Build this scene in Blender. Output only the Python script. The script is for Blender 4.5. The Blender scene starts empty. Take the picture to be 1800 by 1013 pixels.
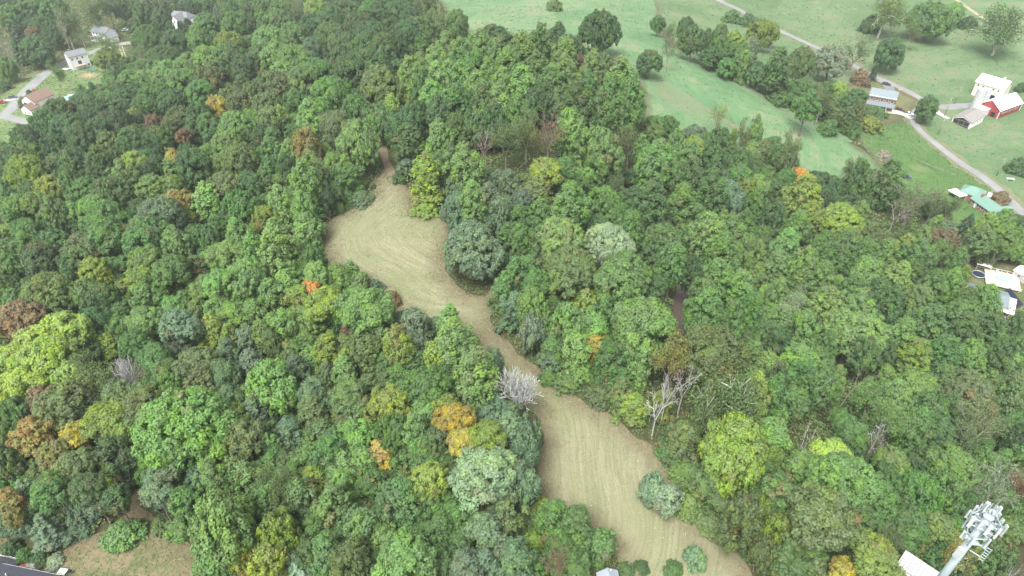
import bpy, math, random
import numpy as np
from mathutils import Vector, Matrix
from mathutils.geometry import delaunay_2d_cdt

R = math.radians
scene = bpy.context.scene
col = scene.collection

# ------------------------------------------------------------------ camera
CAM_Z, PITCH = 110.0, 39.0
HAZE = 0.00018
cd = bpy.data.cameras.new('camera'); cam = bpy.data.objects.new('camera', cd); col.objects.link(cam)
cam.location = (0, 0, CAM_Z); cam.rotation_euler = (R(90 - PITCH), 0, 0)
cd.sensor_width = 36.0; cd.lens = 24.0; cd.clip_start = 1.0; cd.clip_end = 9000.0
scene.camera = cam

# ------------------------------------------------------------------ sky, sun, exposure (bright overcast)
SUN_ELEV, SUN_AZ = 60.0, -150.0       # azimuth of the sun from +Y towards +X
world = bpy.data.worlds.new('World'); scene.world = world; world.use_nodes = True
wn, wl = world.node_tree.nodes, world.node_tree.links
wn.clear()
sky = wn.new('ShaderNodeTexSky'); sky.sky_type = 'NISHITA'; sky.sun_disc = False
sky.sun_elevation = R(SUN_ELEV); sky.sun_rotation = R(SUN_AZ)
sky.air_density = 1.0; sky.dust_density = 4.0; sky.ozone_density = 1.0
hs = wn.new('ShaderNodeHueSaturation'); hs.inputs['Saturation'].default_value = 0.12
bg = wn.new('ShaderNodeBackground'); bg.inputs['Strength'].default_value = 0.14
wo = wn.new('ShaderNodeOutputWorld')
wl.new(sky.outputs[0], hs.inputs['Color']); wl.new(hs.outputs[0], bg.inputs['Color']); wl.new(bg.outputs[0], wo.inputs['Surface'])
sd = bpy.data.lights.new('sun', 'SUN'); sun = bpy.data.objects.new('sun', sd); col.objects.link(sun)
sd.energy = 1.8; sd.angle = R(28.0); sd.color = (1.0, 0.965, 0.90)
_sv = Vector((math.sin(R(SUN_AZ)) * math.cos(R(SUN_ELEV)), math.cos(R(SUN_AZ)) * math.cos(R(SUN_ELEV)), math.sin(R(SUN_ELEV))))
sun.rotation_euler = _sv.to_track_quat('Z', 'Y').to_euler()
vs = scene.view_settings
vs.view_transform = 'Standard'; vs.look = 'None'; vs.gamma = 1.0; vs.use_curve_mapping = False
vs.exposure = 1.46
scene.cycles.max_bounces = 5; scene.cycles.diffuse_bounces = 3; scene.cycles.glossy_bounces = 2
scene.cycles.transmission_bounces = 4; scene.cycles.volume_bounces = 0; scene.cycles.transparent_max_bounces = 8
scene.cycles.use_denoising = True; scene.cycles.denoiser = 'OPENIMAGEDENOISE'; scene.cycles.denoising_input_passes = 'RGB_ALBEDO_NORMAL'; scene.cycles.denoising_prefilter = 'NONE'

# ------------------------------------------------------------------ terrain function
def sm(t):
    t = np.clip(t, 0, 1); return t * t * (3 - 2 * t)
def pl(y, pts):
    xs = [p[0] for p in pts]; ys = [p[1] for p in pts]; y = np.asarray(y, float); out = 0
    for o, w in ((-30, .15), (-15, .22), (0, .26), (15, .22), (30, .15)):
        out = out + w * np.interp(y + o, xs, ys)
    return out
def ground(x, y):
    x = np.asarray(x, float); y = np.asarray(y, float)
    rx = pl(y, ((0,55),(50,42),(120,8),(190,-25),(240,0),(290,25),(340,20),(450,0),(700,0)))
    s = x - rx
    crest = pl(y, ((0,-2),(60,0),(120,2),(190,4),(250,5),(300,2),(360,-8),(450,-22),(600,-32)))
    vr = -38 + 3 * np.sin(x * .011 + 1) * np.sin(y * .009)
    vl = pl(y, ((0,-8),(60,-8),(130,-14),(200,-28),(300,-42),(600,-47)))
    wr = pl(y, ((0,105),(200,105),(270,190),(400,220)))
    wl_ = pl(y, ((0,120),(120,180),(300,260)))
    tr = sm((s - 8) / wr); tl = sm((-s - 12) / wl_)
    z = crest + (vr - crest) * tr + (vl - crest) * tl
    return z + .5 * np.sin(x * .061 + .4 * np.sin(y * .05)) * np.sin(y * .053 + 1.3)
def gz(x, y): return float(ground(x, y))

# ------------------------------------------------------------------ data measured on the ground, metres
clearing = [(-39.8,193.8),(-37.7,191.4),(-35.7,182.9),(-30.3,177.2),(-28.3,168.3),(-26.0,164.7),(-20.3,164.7),(-16.8,160.9),(-17.0,152.3),(-18.3,145.0),(-16.9,139.2),(-14.4,134.7),(-11.3,130.8),(-7.0,129.8),(-4.0,135.5),(-1.9,136.5),(-2.6,132.2),(-5.3,127.0),(-5.7,122.0),(-3.7,117.2),(-0.5,114.3),(1.5,110.3),(5.0,106.3),(8.4,101.8),(12.7,98.9),(16.6,95.1),(19.7,93.2),(21.5,91.4),(24.0,88.4),(26.6,86.6),(28.0,84.6),(29.6,81.7),(31.2,77.2),(31.8,73.4),(31.8,71.1),(33.7,68.2),(36.8,67.7),(38.1,65.5),(39.4,62.8),(40.8,58.9),(41.5,53.0),(19.4,53.2),(19.6,58.4),(18.6,61.9),(15.9,64.4),(14.2,67.1),(10.3,69.3),(6.7,70.4),(5.5,73.3),(4.9,78.1),(4.4,81.2),(6.2,85.8),(5.8,91.4),(3.0,95.1),(-1.2,97.5),(-4.7,104.0),(-6.6,109.2),(-7.0,113.6),(-8.2,115.7),(-9.3,116.5),(-13.4,119.5),(-20.1,118.9),(-25.2,122.0),(-30.0,127.2),(-34.4,133.2),(-38.5,136.0),(-44.2,139.2),(-48.3,143.4),(-51.0,150.6),(-53.8,161.0),(-50.7,165.1),(-46.5,169.6),(-41.4,174.8),(-43.7,181.4),(-41.1,185.4),(-40.4,190.2)]
corner_lawn = [(-83.3,66.8),(-81.6,68.8),(-78.3,70.0),(-76.6,71.0),(-74.0,74.4),(-74.6,77.4),(-74.6,80.2),(-73.0,79.6),(-70.9,76.0),(-67.4,72.8),(-62.0,69.0),(-57.4,66.9),(-54.7,61.3),(-52.4,52.8),(-91.2,54.2),(-103.8,71.3),(-99.3,73.0),(-86.7,64.2)]
upper_lawn = [(-285.3,335.4),(-277.9,353.3),(-282.4,383.1),(-279.6,395.6),(-277.6,417.5),(-277.6,446.4),(-268.3,446.3),(-251.2,433.7),(-242.0,429.7),(-235.2,412.3),(-236.3,401.5),(-232.5,385.7),(-227.9,368.8),(-228.7,357.0),(-234.1,346.1),(-234.7,327.2),(-232.3,310.0),(-229.3,286.3),(-232.0,278.0),(-241.6,269.0)]
meadow = [(-65.4,581.7),(-48.1,462.8),(-31.4,384.9),(-18.6,346.1),(8.4,338.3),(20.6,332.1),(31.0,309.4),(45.1,288.3),(51.0,269.6),(51.6,253.7),(49.1,238.2),(56.4,234.3),(77.2,241.3),(97.0,243.6),(113.7,240.9),(128.1,238.7),(146.7,242.4),(158.6,257.3),(155.4,263.1),(148.3,270.2),(142.5,277.0),(124.3,275.4),(114.4,291.7),(100.5,300.4),(81.1,304.5),(81.9,375.0),(91.3,432.7),(134.3,596.8)]
pasture = [(134.3,596.8),(97.1,486.2),(81.9,375.0),(81.7,306.7),(105.5,308.5),(137.6,318.4),(161.8,305.2),(179.2,304.8),(189.1,300.6),(195.0,282.7),(201.7,259.8),(205.8,232.9),(216.1,213.3),(301.6,323.3),(496.1,609.0)]
lawn = [(150.3,275.6),(163.0,287.2),(182.5,302.3),(192.2,305.2),(191.2,289.6),(197.7,271.8),(202.8,252.7),(202.8,240.6),(203.4,228.7),(207.1,212.9),(196.0,216.3),(193.6,223.5),(184.8,221.9),(171.2,211.3),(167.4,220.9),(163.8,242.0),(155.8,246.3),(157.1,256.8),(154.5,264.5)]
farmyard = [(166.4,337.8),(195.0,360.0),(204.8,349.8),(209.8,336.1),(198.1,316.2),(184.4,303.1),(168.9,291.1),(158.8,297.9)]
pool_yard = [(158.5,193.0),(163.0,195.8),(170.0,197.3),(182.7,194.2),(192.9,190.7),(179.9,170.2),(169.1,171.3),(161.1,165.5),(157.0,177.0),(155.4,183.1)]
sand_patch = [(-252.6,381.0),(-252.2,389.6),(-248.4,392.7),(-242.5,390.4),(-237.5,385.6),(-238.6,380.9),(-240.1,376.9),(-245.0,379.0)]
bare_patch = [(171.8,263.9),(177.1,265.9),(181.6,265.3),(182.9,262.4),(178.0,259.9),(173.0,260.5)]
road = [(141.9,532.1),(144.3,498.2),(154.5,478.8),(162.6,453.0),(170.7,426.6),(178.7,408.7),(190.0,388.2),(198.0,367.2),(201.4,361.6),(206.3,353.2),(210.3,344.9),(213.2,336.8),(216.5,329.3)]
lane = [(216.5,329.3),(208.0,326.0),(199.9,318.1),(193.3,306.9),(191.6,298.4),(192.7,291.1),(196.0,282.1),(199.1,271.9),(202.0,262.7),(204.0,252.7),(203.8,242.4),(204.0,233.8),(204.0,218.6)]
barn_drive = [(216.5,329.3),(220.7,328.6),(228.2,330.6),(235.7,332.1),(242.2,333.4)]
shed_drive = [(213.4,324.7),(213.9,319.7),(216.1,315.4)]
house_drive = [(181.1,310.7),(187.6,313.1),(191.7,312.4),(194.0,308.4)]
car_pad = [(200.0,359.7),(201.8,353.8),(200.0,345.6)]
far_lane = [(319.0,538.9),(313.1,502.2),(311.7,480.2),(311.6,454.9),(318.7,434.6)]
street = [(-269.3,323.8),(-263.1,327.9),(-261.8,334.8),(-265.3,349.0),(-267.2,359.0),(-268.7,367.2),(-271.4,383.2),(-272.1,399.3),(-269.7,408.0),(-266.3,417.7),(-261.6,425.5),(-257.7,432.5),(-250.3,438.0),(-241.0,439.7)]
side_street = [(-262.0,328.6),(-252.1,324.1),(-238.9,317.4),(-226.9,310.7)]
driveway = [(-267.9,352.0),(-270.8,347.4),(-277.1,341.6)]
two_track = [(-248.4,433.2),(-237.7,414.6),(-225.9,394.5)]
dirt_track = [(53.5,170.3),(49.5,154.1),(45.8,142.1),(42.7,130.5),(41.2,121.6),(41.8,113.8)]
worn_strip = [(56.6,278.6),(63.0,277.4),(67.8,269.6),(76.0,261.3),(84.5,254.8),(90.6,248.4),(87.6,245.8),(78.6,249.1),(68.1,250.7),(58.9,251.4),(54.2,259.1)]
hedge_foot = [(85.3,347.3),(89.7,311.8),(102.8,298.8),(113.8,294.4),(124.3,279.9),(143.1,278.5),(148.7,271.1),(142.0,267.6),(121.2,269.7),(105.8,280.8),(92.7,291.3),(76.4,301.0)]
faint_track = [(17.7,359.8),(29.3,320.9),(44.7,295.2),(57.2,278.8),(69.6,266.2),(82.5,257.2),(93.9,252.6),(102.7,247.6)]
ridge_trail = [(-45.4,216.0),(-42.8,204.2),(-39.7,193.0),(-36.9,185.7)]
LANDMARKS = ['the lone meadow tree', 'the round meadow tree', 'the brick farmhouse', 'the red barn', 'the equipment shed', 'the green-roofed house', 'the round pool', 'the trampoline', 'the dirt track', 'the cell tower', 'the metal shed', 'the silver dead tree', 'the white skeletal tree', 'the lower clearing', 'the upper clearing', 'the clearing neck', 'the grey-leaved clump', 'the orange-topped tree', 'the lime-yellow tree', 'the grey snag', 'the corner lawn', 'the blue spruce', 'the huge round tree', 'the white winged house', 'the deck house', 'the brown-roofed house', 'the porch house', 'the orange meadow-edge tree', 'the ridge-top yellow patch', 'the ridge trail', 'the grey-roofed hut', 'the pale clearing bush', 'the forked white limb', 'the leaning dead trunk', 'the dead vine tree', 'the silver sycamore', 'the golden tree', 'the blue-tinged house roof', 'the sandy patch', 'the broad green tree', 'the photo top-left corner', 'the photo bottom-right corner', 'the frame bottom edge middle', 'the frame left edge middle', 'the frame right edge middle', 'the photo centre', 'the photo bottom-left corner', 'the photo top-right corner', 'the photo top-edge middle']
WHERE = ['just past {} toward {}', 'an eighth from {} to {}', 'a quarter way from {} to {}', 'a third way from {} to {}', 'halfway between {} and {}', 'two thirds from {} to {}', 'three quarters from {} to {}']


# ------------------------------------------------------------------ node material helpers
def new_mat(name):
    m = bpy.data.materials.new(name); m.use_nodes = True
    nt = m.node_tree; nt.nodes.clear()
    return m, nt.nodes, nt.links
def N(nodes, t, **kw):
    n = nodes.new(t)
    for k, v in kw.items(): setattr(n, k, v)
    return n
def mixc(nodes, links, fac, a, b, mode='MIX'):
    n = nodes.new('ShaderNodeMix'); n.data_type = 'RGBA'; n.blend_type = mode; n.clamp_factor = True
    for i, v in ((0, fac), (6, a), (7, b)):
        if isinstance(v, bpy.types.NodeSocket): links.new(v, n.inputs[i])
        elif i == 0: n.inputs[0].default_value = v
        else: n.inputs[i].default_value = (*v[:3], 1)
    return n.outputs[2]
def mth(nodes, links, op, a, b=None, c=None, clamp=False):
    n = nodes.new('ShaderNodeMath'); n.operation = op; n.use_clamp = clamp
    for i, v in enumerate((a, b, c)):
        if v is None: continue
        if isinstance(v, bpy.types.NodeSocket): links.new(v, n.inputs[i])
        else: n.inputs[i].default_value = v
    return n.outputs[0]
def noise(nodes, links, scale, detail=4, rough=.6, vec=None, dist=0.0):
    n = nodes.new('ShaderNodeTexNoise'); n.inputs['Scale'].default_value = scale; n.inputs['Detail'].default_value = detail
    n.inputs['Roughness'].default_value = rough; n.inputs['Distortion'].default_value = dist
    if vec is not None: links.new(vec, n.inputs['Vector'])
    return n.outputs['Fac']
def ramp(nodes, links, fac, pts):
    n = nodes.new('ShaderNodeValToRGB'); e = n.color_ramp.elements
    while len(e) < len(pts): e.new(.5)
    for el, (p, c) in zip(e, pts): el.position = p; el.color = (*c, 1) if len(c) == 3 else c
    links.new(fac, n.inputs[0]); return n.outputs[0]
def rng(nodes, links, v, a, b, c=0.0, d=1.0):
    n = nodes.new('ShaderNodeMapRange'); n.clamp = True
    links.new(v, n.inputs[0])
    for i, x in enumerate((a, b, c, d)): n.inputs[i + 1].default_value = x
    return n.outputs[0]
def finish(m, nodes, links, color, rough=.8, bump=None, bstr=.3, bdist=.1, spec=.3, metal=0.0):
    p = nodes.new('ShaderNodeBsdfPrincipled'); o = nodes.new('ShaderNodeOutputMaterial')
    if isinstance(color, bpy.types.NodeSocket): links.new(color, p.inputs['Base Color'])
    else: p.inputs['Base Color'].default_value = (*color[:3], 1)
    if isinstance(rough, bpy.types.NodeSocket): links.new(rough, p.inputs['Roughness'])
    else: p.inputs['Roughness'].default_value = rough
    p.inputs['Specular IOR Level'].default_value = spec; p.inputs['Metallic'].default_value = metal
    if bump is not None:
        b = nodes.new('ShaderNodeBump'); b.inputs['Strength'].default_value = bstr; b.inputs['Distance'].default_value = bdist
        links.new(bump, b.inputs['Height']); links.new(b.outputs[0], p.inputs['Normal'])
    links.new(p.outputs[0], o.inputs['Surface'])
    return m

def plain(name, c, rough=.7, var=.18, scale=1.5, spec=.3, metal=0.0, streak=False):
    """A painted / built surface: base colour with blotchy wear and fine relief."""
    m, n, l = new_mat(name)
    tc = N(n, 'ShaderNodeTexCoord')
    vec = tc.outputs['Object']
    if streak:
        mp = N(n, 'ShaderNodeMapping'); mp.inputs['Scale'].default_value = (3, 3, .35); l.new(vec, mp.inputs[0]); vec = mp.outputs[0]
    a = noise(n, l, scale, 5, .65, vec)
    b = noise(n, l, scale * 9, 3, .6, tc.outputs['Object'])
    f = mth(n, l, 'ADD', mth(n, l, 'MULTIPLY', a, .7), mth(n, l, 'MULTIPLY', b, .3))
    k = rng(n, l, f, .3, .7, 1 - var, 1 + var * .5)
    mul = N(n, 'ShaderNodeVectorMath', operation='SCALE'); mul.inputs[0].default_value = c[:3]; l.new(k, mul.inputs['Scale'])
    return finish(m, n, l, mul.outputs[0], rough, b, .15, .02, spec, metal)

def attr(nodes, name):
    a = nodes.new('ShaderNodeAttribute'); a.attribute_name = name; return a

# ---- foliage
def leaf_material(name, translucent=.30):
    m, n, l = new_mat(name)
    oi = N(n, 'ShaderNodeObjectInfo')
    tone = attr(n, 'tone').outputs['Fac']; lobe = attr(n, 'lobe').outputs['Fac']
    rnd = oi.outputs['Random']
    autumn = ramp(n, l, rnd, [(0.0, (.27,.20,.045)), (.45, (.29,.17,.045)), (.75, (.25,.22,.05)), (1.0, (.21,.09,.05))])
    turn = rng(n, l, mth(n, l, 'SUBTRACT', oi.outputs['Alpha'], lobe), -.06, .10)
    base = mixc(n, l, turn, oi.outputs['Color'], autumn)
    warm = mixc(n, l, 1.0, base, (1.30, 1.10, .80), 'MULTIPLY')
    base = mixc(n, l, rng(n, l, lobe, .60, .95, 0, .4), base, warm)
    hsv = N(n, 'ShaderNodeHueSaturation')
    l.new(base, hsv.inputs['Color'])
    l.new(rng(n, l, tone, 0, 1, .482, .518), hsv.inputs['Hue'])
    l.new(rng(n, l, lobe, 0, 1, .86, 1.08), hsv.inputs['Saturation'])
    l.new(rng(n, l, mth(n, l, 'ADD', mth(n, l, 'MULTIPLY', tone, .6), mth(n, l, 'MULTIPLY', lobe, .4)), 0, 1, .74, 1.28), hsv.inputs['Value'])
    p = n.new('ShaderNodeBsdfPrincipled'); l.new(hsv.outputs[0], p.inputs['Base Color'])
    p.inputs['Roughness'].default_value = .55; p.inputs['Specular IOR Level'].default_value = .28
    t = n.new('ShaderNodeBsdfTranslucent')
    l.new(mixc(n, l, 1.0, hsv.outputs[0], (1.0, 1.25, .55), 'MULTIPLY'), t.inputs['Color'])
    mx = n.new('ShaderNodeMixShader'); mx.inputs[0].default_value = translucent
    l.new(p.outputs[0], mx.inputs[1]); l.new(t.outputs[0], mx.inputs[2])
    o = n.new('ShaderNodeOutputMaterial'); l.new(mx.outputs[0], o.inputs['Surface'])
    return m
LEAF = leaf_material('leaf')

def bark_material():
    m, n, l = new_mat('bark')
    oi = N(n, 'ShaderNodeObjectInfo'); tc = N(n, 'ShaderNodeTexCoord')
    mp = N(n, 'ShaderNodeMapping'); mp.inputs['Scale'].default_value = (6, 6, 3); l.new(tc.outputs['Object'], mp.inputs[0])
    f = noise(n, l, 3, 5, .7, mp.outputs[0])
    c = mixc(n, l, rng(n, l, f, .35, .65), oi.outputs['Color'], (.09, .075, .06))
    c2 = mixc(n, l, .45, oi.outputs['Color'], c)
    return finish(m, n, l, c2, .85, f, .4, .05)
BARK = bark_material()

# ---- ground covers
def world_pos(n):
    return N(n, 'ShaderNodeNewGeometry').outputs['Position']
def forest_floor_mat():
    m, n, l = new_mat('forest_floor'); p = world_pos(n)
    a = noise(n, l, .06, 5, .6, p); b = noise(n, l, .8, 5, .7, p); d = noise(n, l, 4, 4, .7, p)
    c = ramp(n, l, b, [(.25, (.030,.030,.016)), (.5, (.055,.060,.026)), (.75, (.10,.085,.055))])
    c = mixc(n, l, rng(n, l, a, .45, .62), c, (.045,.075,.025))
    c = mixc(n, l, rng(n, l, d, .4, .75, 0, .5), c, (.11,.085,.055))
    return finish(m, n, l, c, .95, d, .8, .15, .1)
def field_mat(name, dark, light, dry, dryamt, scale=.02, rows=None, weeds=(.09,.075,.05)):
    m, n, l = new_mat(name); p = world_pos(n)
    edge = attr(n, 'edge').outputs['Fac']
    a = noise(n, l, scale, 6, .6, p, .6); b = noise(n, l, scale * 8, 5, .65, p, .3); d = noise(n, l, 1.2, 4, .7, p); e = noise(n, l, 5.0, 3, .7, p)
    c = mixc(n, l, rng(n, l, a, .38, .60), dark, light)
    g2 = noise(n, l, scale * 22, 5, .7, p, .4)
    c = mixc(n, l, rng(n, l, g2, .50, .68, 0, .55), c, tuple(x * .68 for x in dark))
    f = mth(n, l, 'ADD', mth(n, l, 'MULTIPLY', a, .45), mth(n, l, 'MULTIPLY', b, .55))
    c = mixc(n, l, rng(n, l, f, .64 - dryamt, .71 - dryamt * .6, 0, .9), c, dry)
    c = mixc(n, l, rng(n, l, d, .52, .72, 0, .5), c, tuple(x * .5 for x in dark))
    c = mixc(n, l, rng(n, l, e, .55, .85, 0, .3), c, tuple(min(1, x * 1.5) for x in light))
    if rows:
        mp = N(n, 'ShaderNodeMapping'); mp.inputs['Rotation'].default_value = (0, 0, rows[0]); l.new(p, mp.inputs[0])
        w = N(n, 'ShaderNodeTexWave'); w.inputs['Scale'].default_value = rows[1]; w.inputs['Distortion'].default_value = 3.0; w.inputs['Detail'].default_value = 3
        w.inputs['Detail Scale'].default_value = .4
        l.new(mp.outputs[0], w.inputs[0])
        c = mixc(n, l, rng(n, l, w.outputs['Fac'], .3, .9, 0, rows[2]), c, dry)
    en = mth(n, l, 'ADD', edge, mth(n, l, 'MULTIPLY', mth(n, l, 'SUBTRACT', b, .5), 9.0))
    c = mixc(n, l, rng(n, l, en, .2, 4.5, .9, 0), c, weeds)
    return finish(m, n, l, c, .95, d, .5, .12, .1)
def clearing_mat():
    m, n, l = new_mat('mown_grass'); p = world_pos(n)
    edge = attr(n, 'edge').outputs['Fac']; u = attr(n, 'along').outputs['Fac']; v = attr(n, 'arc').outputs['Fac']
    a = noise(n, l, .06, 5, .6, p, .5); b = noise(n, l, .30, 5, .65, p, .4); d = noise(n, l, 2.2, 4, .75, p); e = noise(n, l, 7.0, 3, .7, p)
    cv = N(n, 'ShaderNodeCombineXYZ')
    l.new(mth(n, l, 'ADD', mth(n, l, 'MULTIPLY', u, .95), mth(n, l, 'MULTIPLY', b, 1.6)), cv.inputs[0]); l.new(mth(n, l, 'MULTIPLY', v, .045), cv.inputs[1])
    s1 = noise(n, l, 1.0, 4, .7, cv.outputs[0], .6)                      # broken swaths left by the mower
    cv2 = N(n, 'ShaderNodeCombineXYZ')
    l.new(mth(n, l, 'MULTIPLY', u, 2.6), cv2.inputs[0]); l.new(mth(n, l, 'MULTIPLY', v, .10), cv2.inputs[1])
    s2 = noise(n, l, 1.0, 3, .7, cv2.outputs[0], .2)
    st = mth(n, l, 'ADD', mth(n, l, 'MULTIPLY', s1, .5), mth(n, l, 'MULTIPLY', s2, .5))
    c = mixc(n, l, rng(n, l, st, .33, .68), (.128,.138,.074), (.258,.250,.162))
    c = mixc(n, l, rng(n, l, a, .46, .70, 0, .7), c, (.130,.160,.068))
    c = mixc(n, l, rng(n, l, b, .55, .75, 0, .4), c, (.195,.175,.112))
    c = mixc(n, l, rng(n, l, d, .56, .80, 0, .6), c, (.095,.098,.042))
    c = mixc(n, l, rng(n, l, e, .57, .8, 0, .5), c, (.31,.29,.20))
    en = mth(n, l, 'ADD', edge, mth(n, l, 'MULTIPLY', mth(n, l, 'SUBTRACT', b, .5), 7.0))
    brown = mixc(n, l, rng(n, l, d, .35, .65), (.098,.084,.050), (.165,.140,.090))
    c = mixc(n, l, rng(n, l, en, .4, 5.5, .9, 0), c, brown)
    return finish(m, n, l, c, .95, d, .6, .12, .1)
def road_mat(name, c1, c2, tracks=False):
    m, n, l = new_mat(name); p = world_pos(n)
    a = noise(n, l, .15, 5, .6, p); b = noise(n, l, 3, 4, .7, p)
    c = mixc(n, l, rng(n, l, a, .3, .7), c1, c2)
    c = mixc(n, l, rng(n, l, b, .5, .8, 0, .4), c, tuple(x * .6 for x in c1))
    return finish(m, n, l, c, .9, b, .2, .03, .2)

FLOOR = forest_floor_mat()
CLEAR = clearing_mat()
MEADOW = field_mat('meadow_grass', (.085,.165,.076), (.128,.212,.105), (.20,.20,.125), .13, .018)
PASTURE = field_mat('pasture_grass', (.080,.132,.060), (.115,.180,.088), (.165,.155,.102), .14, .02)
VERGE = field_mat('verge_grass', (.115,.125,.070), (.15,.16,.095), (.185,.165,.11), .15, .1, weeds=(.145,.150,.092))
WORN = field_mat('worn_grass', (.105,.150,.078), (.14,.185,.10), (.165,.145,.095), .12, .06, weeds=(.10,.18,.088))
LAWN = field_mat('lawn_grass', (.062,.125,.040), (.088,.160,.055), (.14,.15,.075), .07, .03)
ULAWN = field_mat('upper_lawn_grass', (.105,.165,.065), (.145,.21,.09), (.22,.205,.125), .09, .03, rows=(.5, .12, .3))
CLAWN = field_mat('corner_lawn_grass', (.062,.088,.034), (.095,.118,.05), (.185,.145,.095), .24, .09, weeds=(.135,.105,.066))
YARD = field_mat('yard_grass', (0.080,0.104,0.040), (0.120,0.136,0.064), (0.168,0.136,0.080), .14, .05)
SAND = field_mat('sand', (.25,.21,.125), (.32,.275,.175), (.17,.16,.09), .06, .1, weeds=(.085,.115,.048)); BARE = field_mat('bare_earth', (.14,.15,.075), (.21,.195,.12), (.12,.15,.06), .08, .15, weeds=(.07,.135,.042))
BARE_ROAD = road_mat('bare_lane', (.24,.21,.14), (.30,.27,.18))
ASPH = road_mat('asphalt', (.165,.172,.172), (.235,.24,.238)); PALE = road_mat('pale_concrete', (0.384,0.368,0.344), (0.464,0.448,0.424))
DIRT = road_mat('dirt', (0.068,0.052,0.044), (0.112,0.088,0.072)); TRAIL = road_mat('trail_earth', (0.136,0.104,0.068), (0.208,0.168,0.112))
TRACKM = road_mat('two_track_dirt', (0.288,0.232,0.168), (0.352,0.296,0.232))

# ------------------------------------------------------------------ mesh helpers
def link(name, me, mat=None, parent=None, kind=None):
    o = bpy.data.objects.new(name, me); col.objects.link(o)
    if mat is not None and me is not None and not me.materials: me.materials.append(mat)
    if parent is not None: o.parent = parent
    if kind: o['kind'] = kind
    return o
def np_mesh(name, V, Fq, mat=None, attrs=None, domain='POINT'):
    me = bpy.data.meshes.new(name)
    V = np.asarray(V, np.float32); Fq = np.asarray(Fq, np.int32); k = Fq.shape[1]
    me.vertices.add(len(V)); me.vertices.foreach_set('co', V.ravel())
    me.loops.add(Fq.size); me.loops.foreach_set('vertex_index', Fq.ravel())
    me.polygons.add(len(Fq)); me.polygons.foreach_set('loop_start', np.arange(0, Fq.size, k, dtype=np.int32))
    me.update(calc_edges=True)
    for an, (dom, vals) in (attrs or {}).items():
        a = me.attributes.new(an, 'FLOAT', dom); a.data.foreach_set('value', np.asarray(vals, np.float32))
    if mat: me.materials.append(mat)
    return me
def smooth(me):
    me.polygons.foreach_set('use_smooth', np.ones(len(me.polygons), bool)); return me

def terrain():
    def axis(lo, hi, step, far):
        d = list(np.arange(lo, hi + .1, step)); a = [lo]; s = step
        while a[-1] > -far: s *= 1.5; a.append(a[-1] - s)
        b = [hi]; s = step
        while b[-1] < far: s *= 1.5; b.append(b[-1] + s)
        return np.array(a[:0:-1] + d + b[1:])
    xs = axis(-460, 430, 4, 4000); ys = axis(-80, 640, 4, 4000)
    X, Y = np.meshgrid(xs, ys); Z = ground(X, Y)
    nx, ny = len(xs), len(ys)
    i = np.arange(nx * ny).reshape(ny, nx)
    F = np.stack([i[:-1, :-1], i[:-1, 1:], i[1:, 1:], i[1:, :-1]], -1).reshape(-1, 4)
    me = smooth(np_mesh('terrain', np.stack([X, Y, Z], -1).reshape(-1, 3), F, FLOOR))
    return link('terrain', me, kind='structure')
terrain()

def vnoise(x, y, seed=0):
    """cheap smooth noise in -1..1"""
    r = np.random.RandomState(seed); o = 0; tot = 0
    for k in range(5):
        a = r.uniform(0, 6.28); f = r.uniform(.7, 1.4) * (1.7 ** k); ph = r.uniform(0, 6.28, 2); w = 1 / (1.35 ** k)
        u = (x * math.cos(a) + y * math.sin(a)) * f; v = (-x * math.sin(a) + y * math.cos(a)) * f
        o = o + w * np.sin(u + ph[0] + 1.3 * np.sin(v * .8)) * np.sin(v + ph[1]); tot += w
    return o / tot * 1.8
def seg_dist(P, poly, closed=True):
    P = np.asarray(P); d = np.full(len(P), 1e9)
    n = len(poly)
    for i in range(n if closed else n - 1):
        a = np.array(poly[i]); b = np.array(poly[(i + 1) % n]); ab = b - a
        t = np.clip(((P - a) @ ab) / max(ab @ ab, 1e-9), 0, 1)
        d = np.minimum(d, np.hypot(*(P - (a + t[:, None] * ab)).T))
    return d
def arc_pos(P, line):
    d = np.full(len(P), 1e9); out = np.zeros(len(P)); s0 = 0.0
    for a, b in zip(line, line[1:]):
        a = np.array(a); b = np.array(b); ab = b - a; L = np.hypot(*ab); t = np.clip(((P - a) @ ab) / (L * L), 0, 1)
        e = np.hypot(*(P - (a + t[:, None] * ab)).T); k = e < d; d[k] = e[k]; out[k] = s0 + t[k] * L; s0 += L
    return out
def in_poly(x, y, P):
    r = np.zeros(np.shape(x), bool); n = len(P)
    for i in range(n):
        x1, y1 = P[i]; x2, y2 = P[i - 1]
        if y1 == y2: continue
        c = ((y1 > y) != (y2 > y)) & (x < (x2 - x1) * (y - y1) / (y2 - y1) + x1)
        r ^= c
    return r
def ragged(poly, step, amp, seed):
    out = []
    n = len(poly)
    for i in range(n):
        a = np.array(poly[i]); b = np.array(poly[(i + 1) % n]); L = np.hypot(*(b - a)); k = max(1, int(L / step))
        nrm = np.array((-(b - a)[1], (b - a)[0])) / max(L, 1e-6)
        for j in range(k):
            p = a + (b - a) * j / k
            p = p + nrm * amp * float(vnoise(p[0] * .35, p[1] * .35, seed))
            out.append(tuple(p))
    return out
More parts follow.
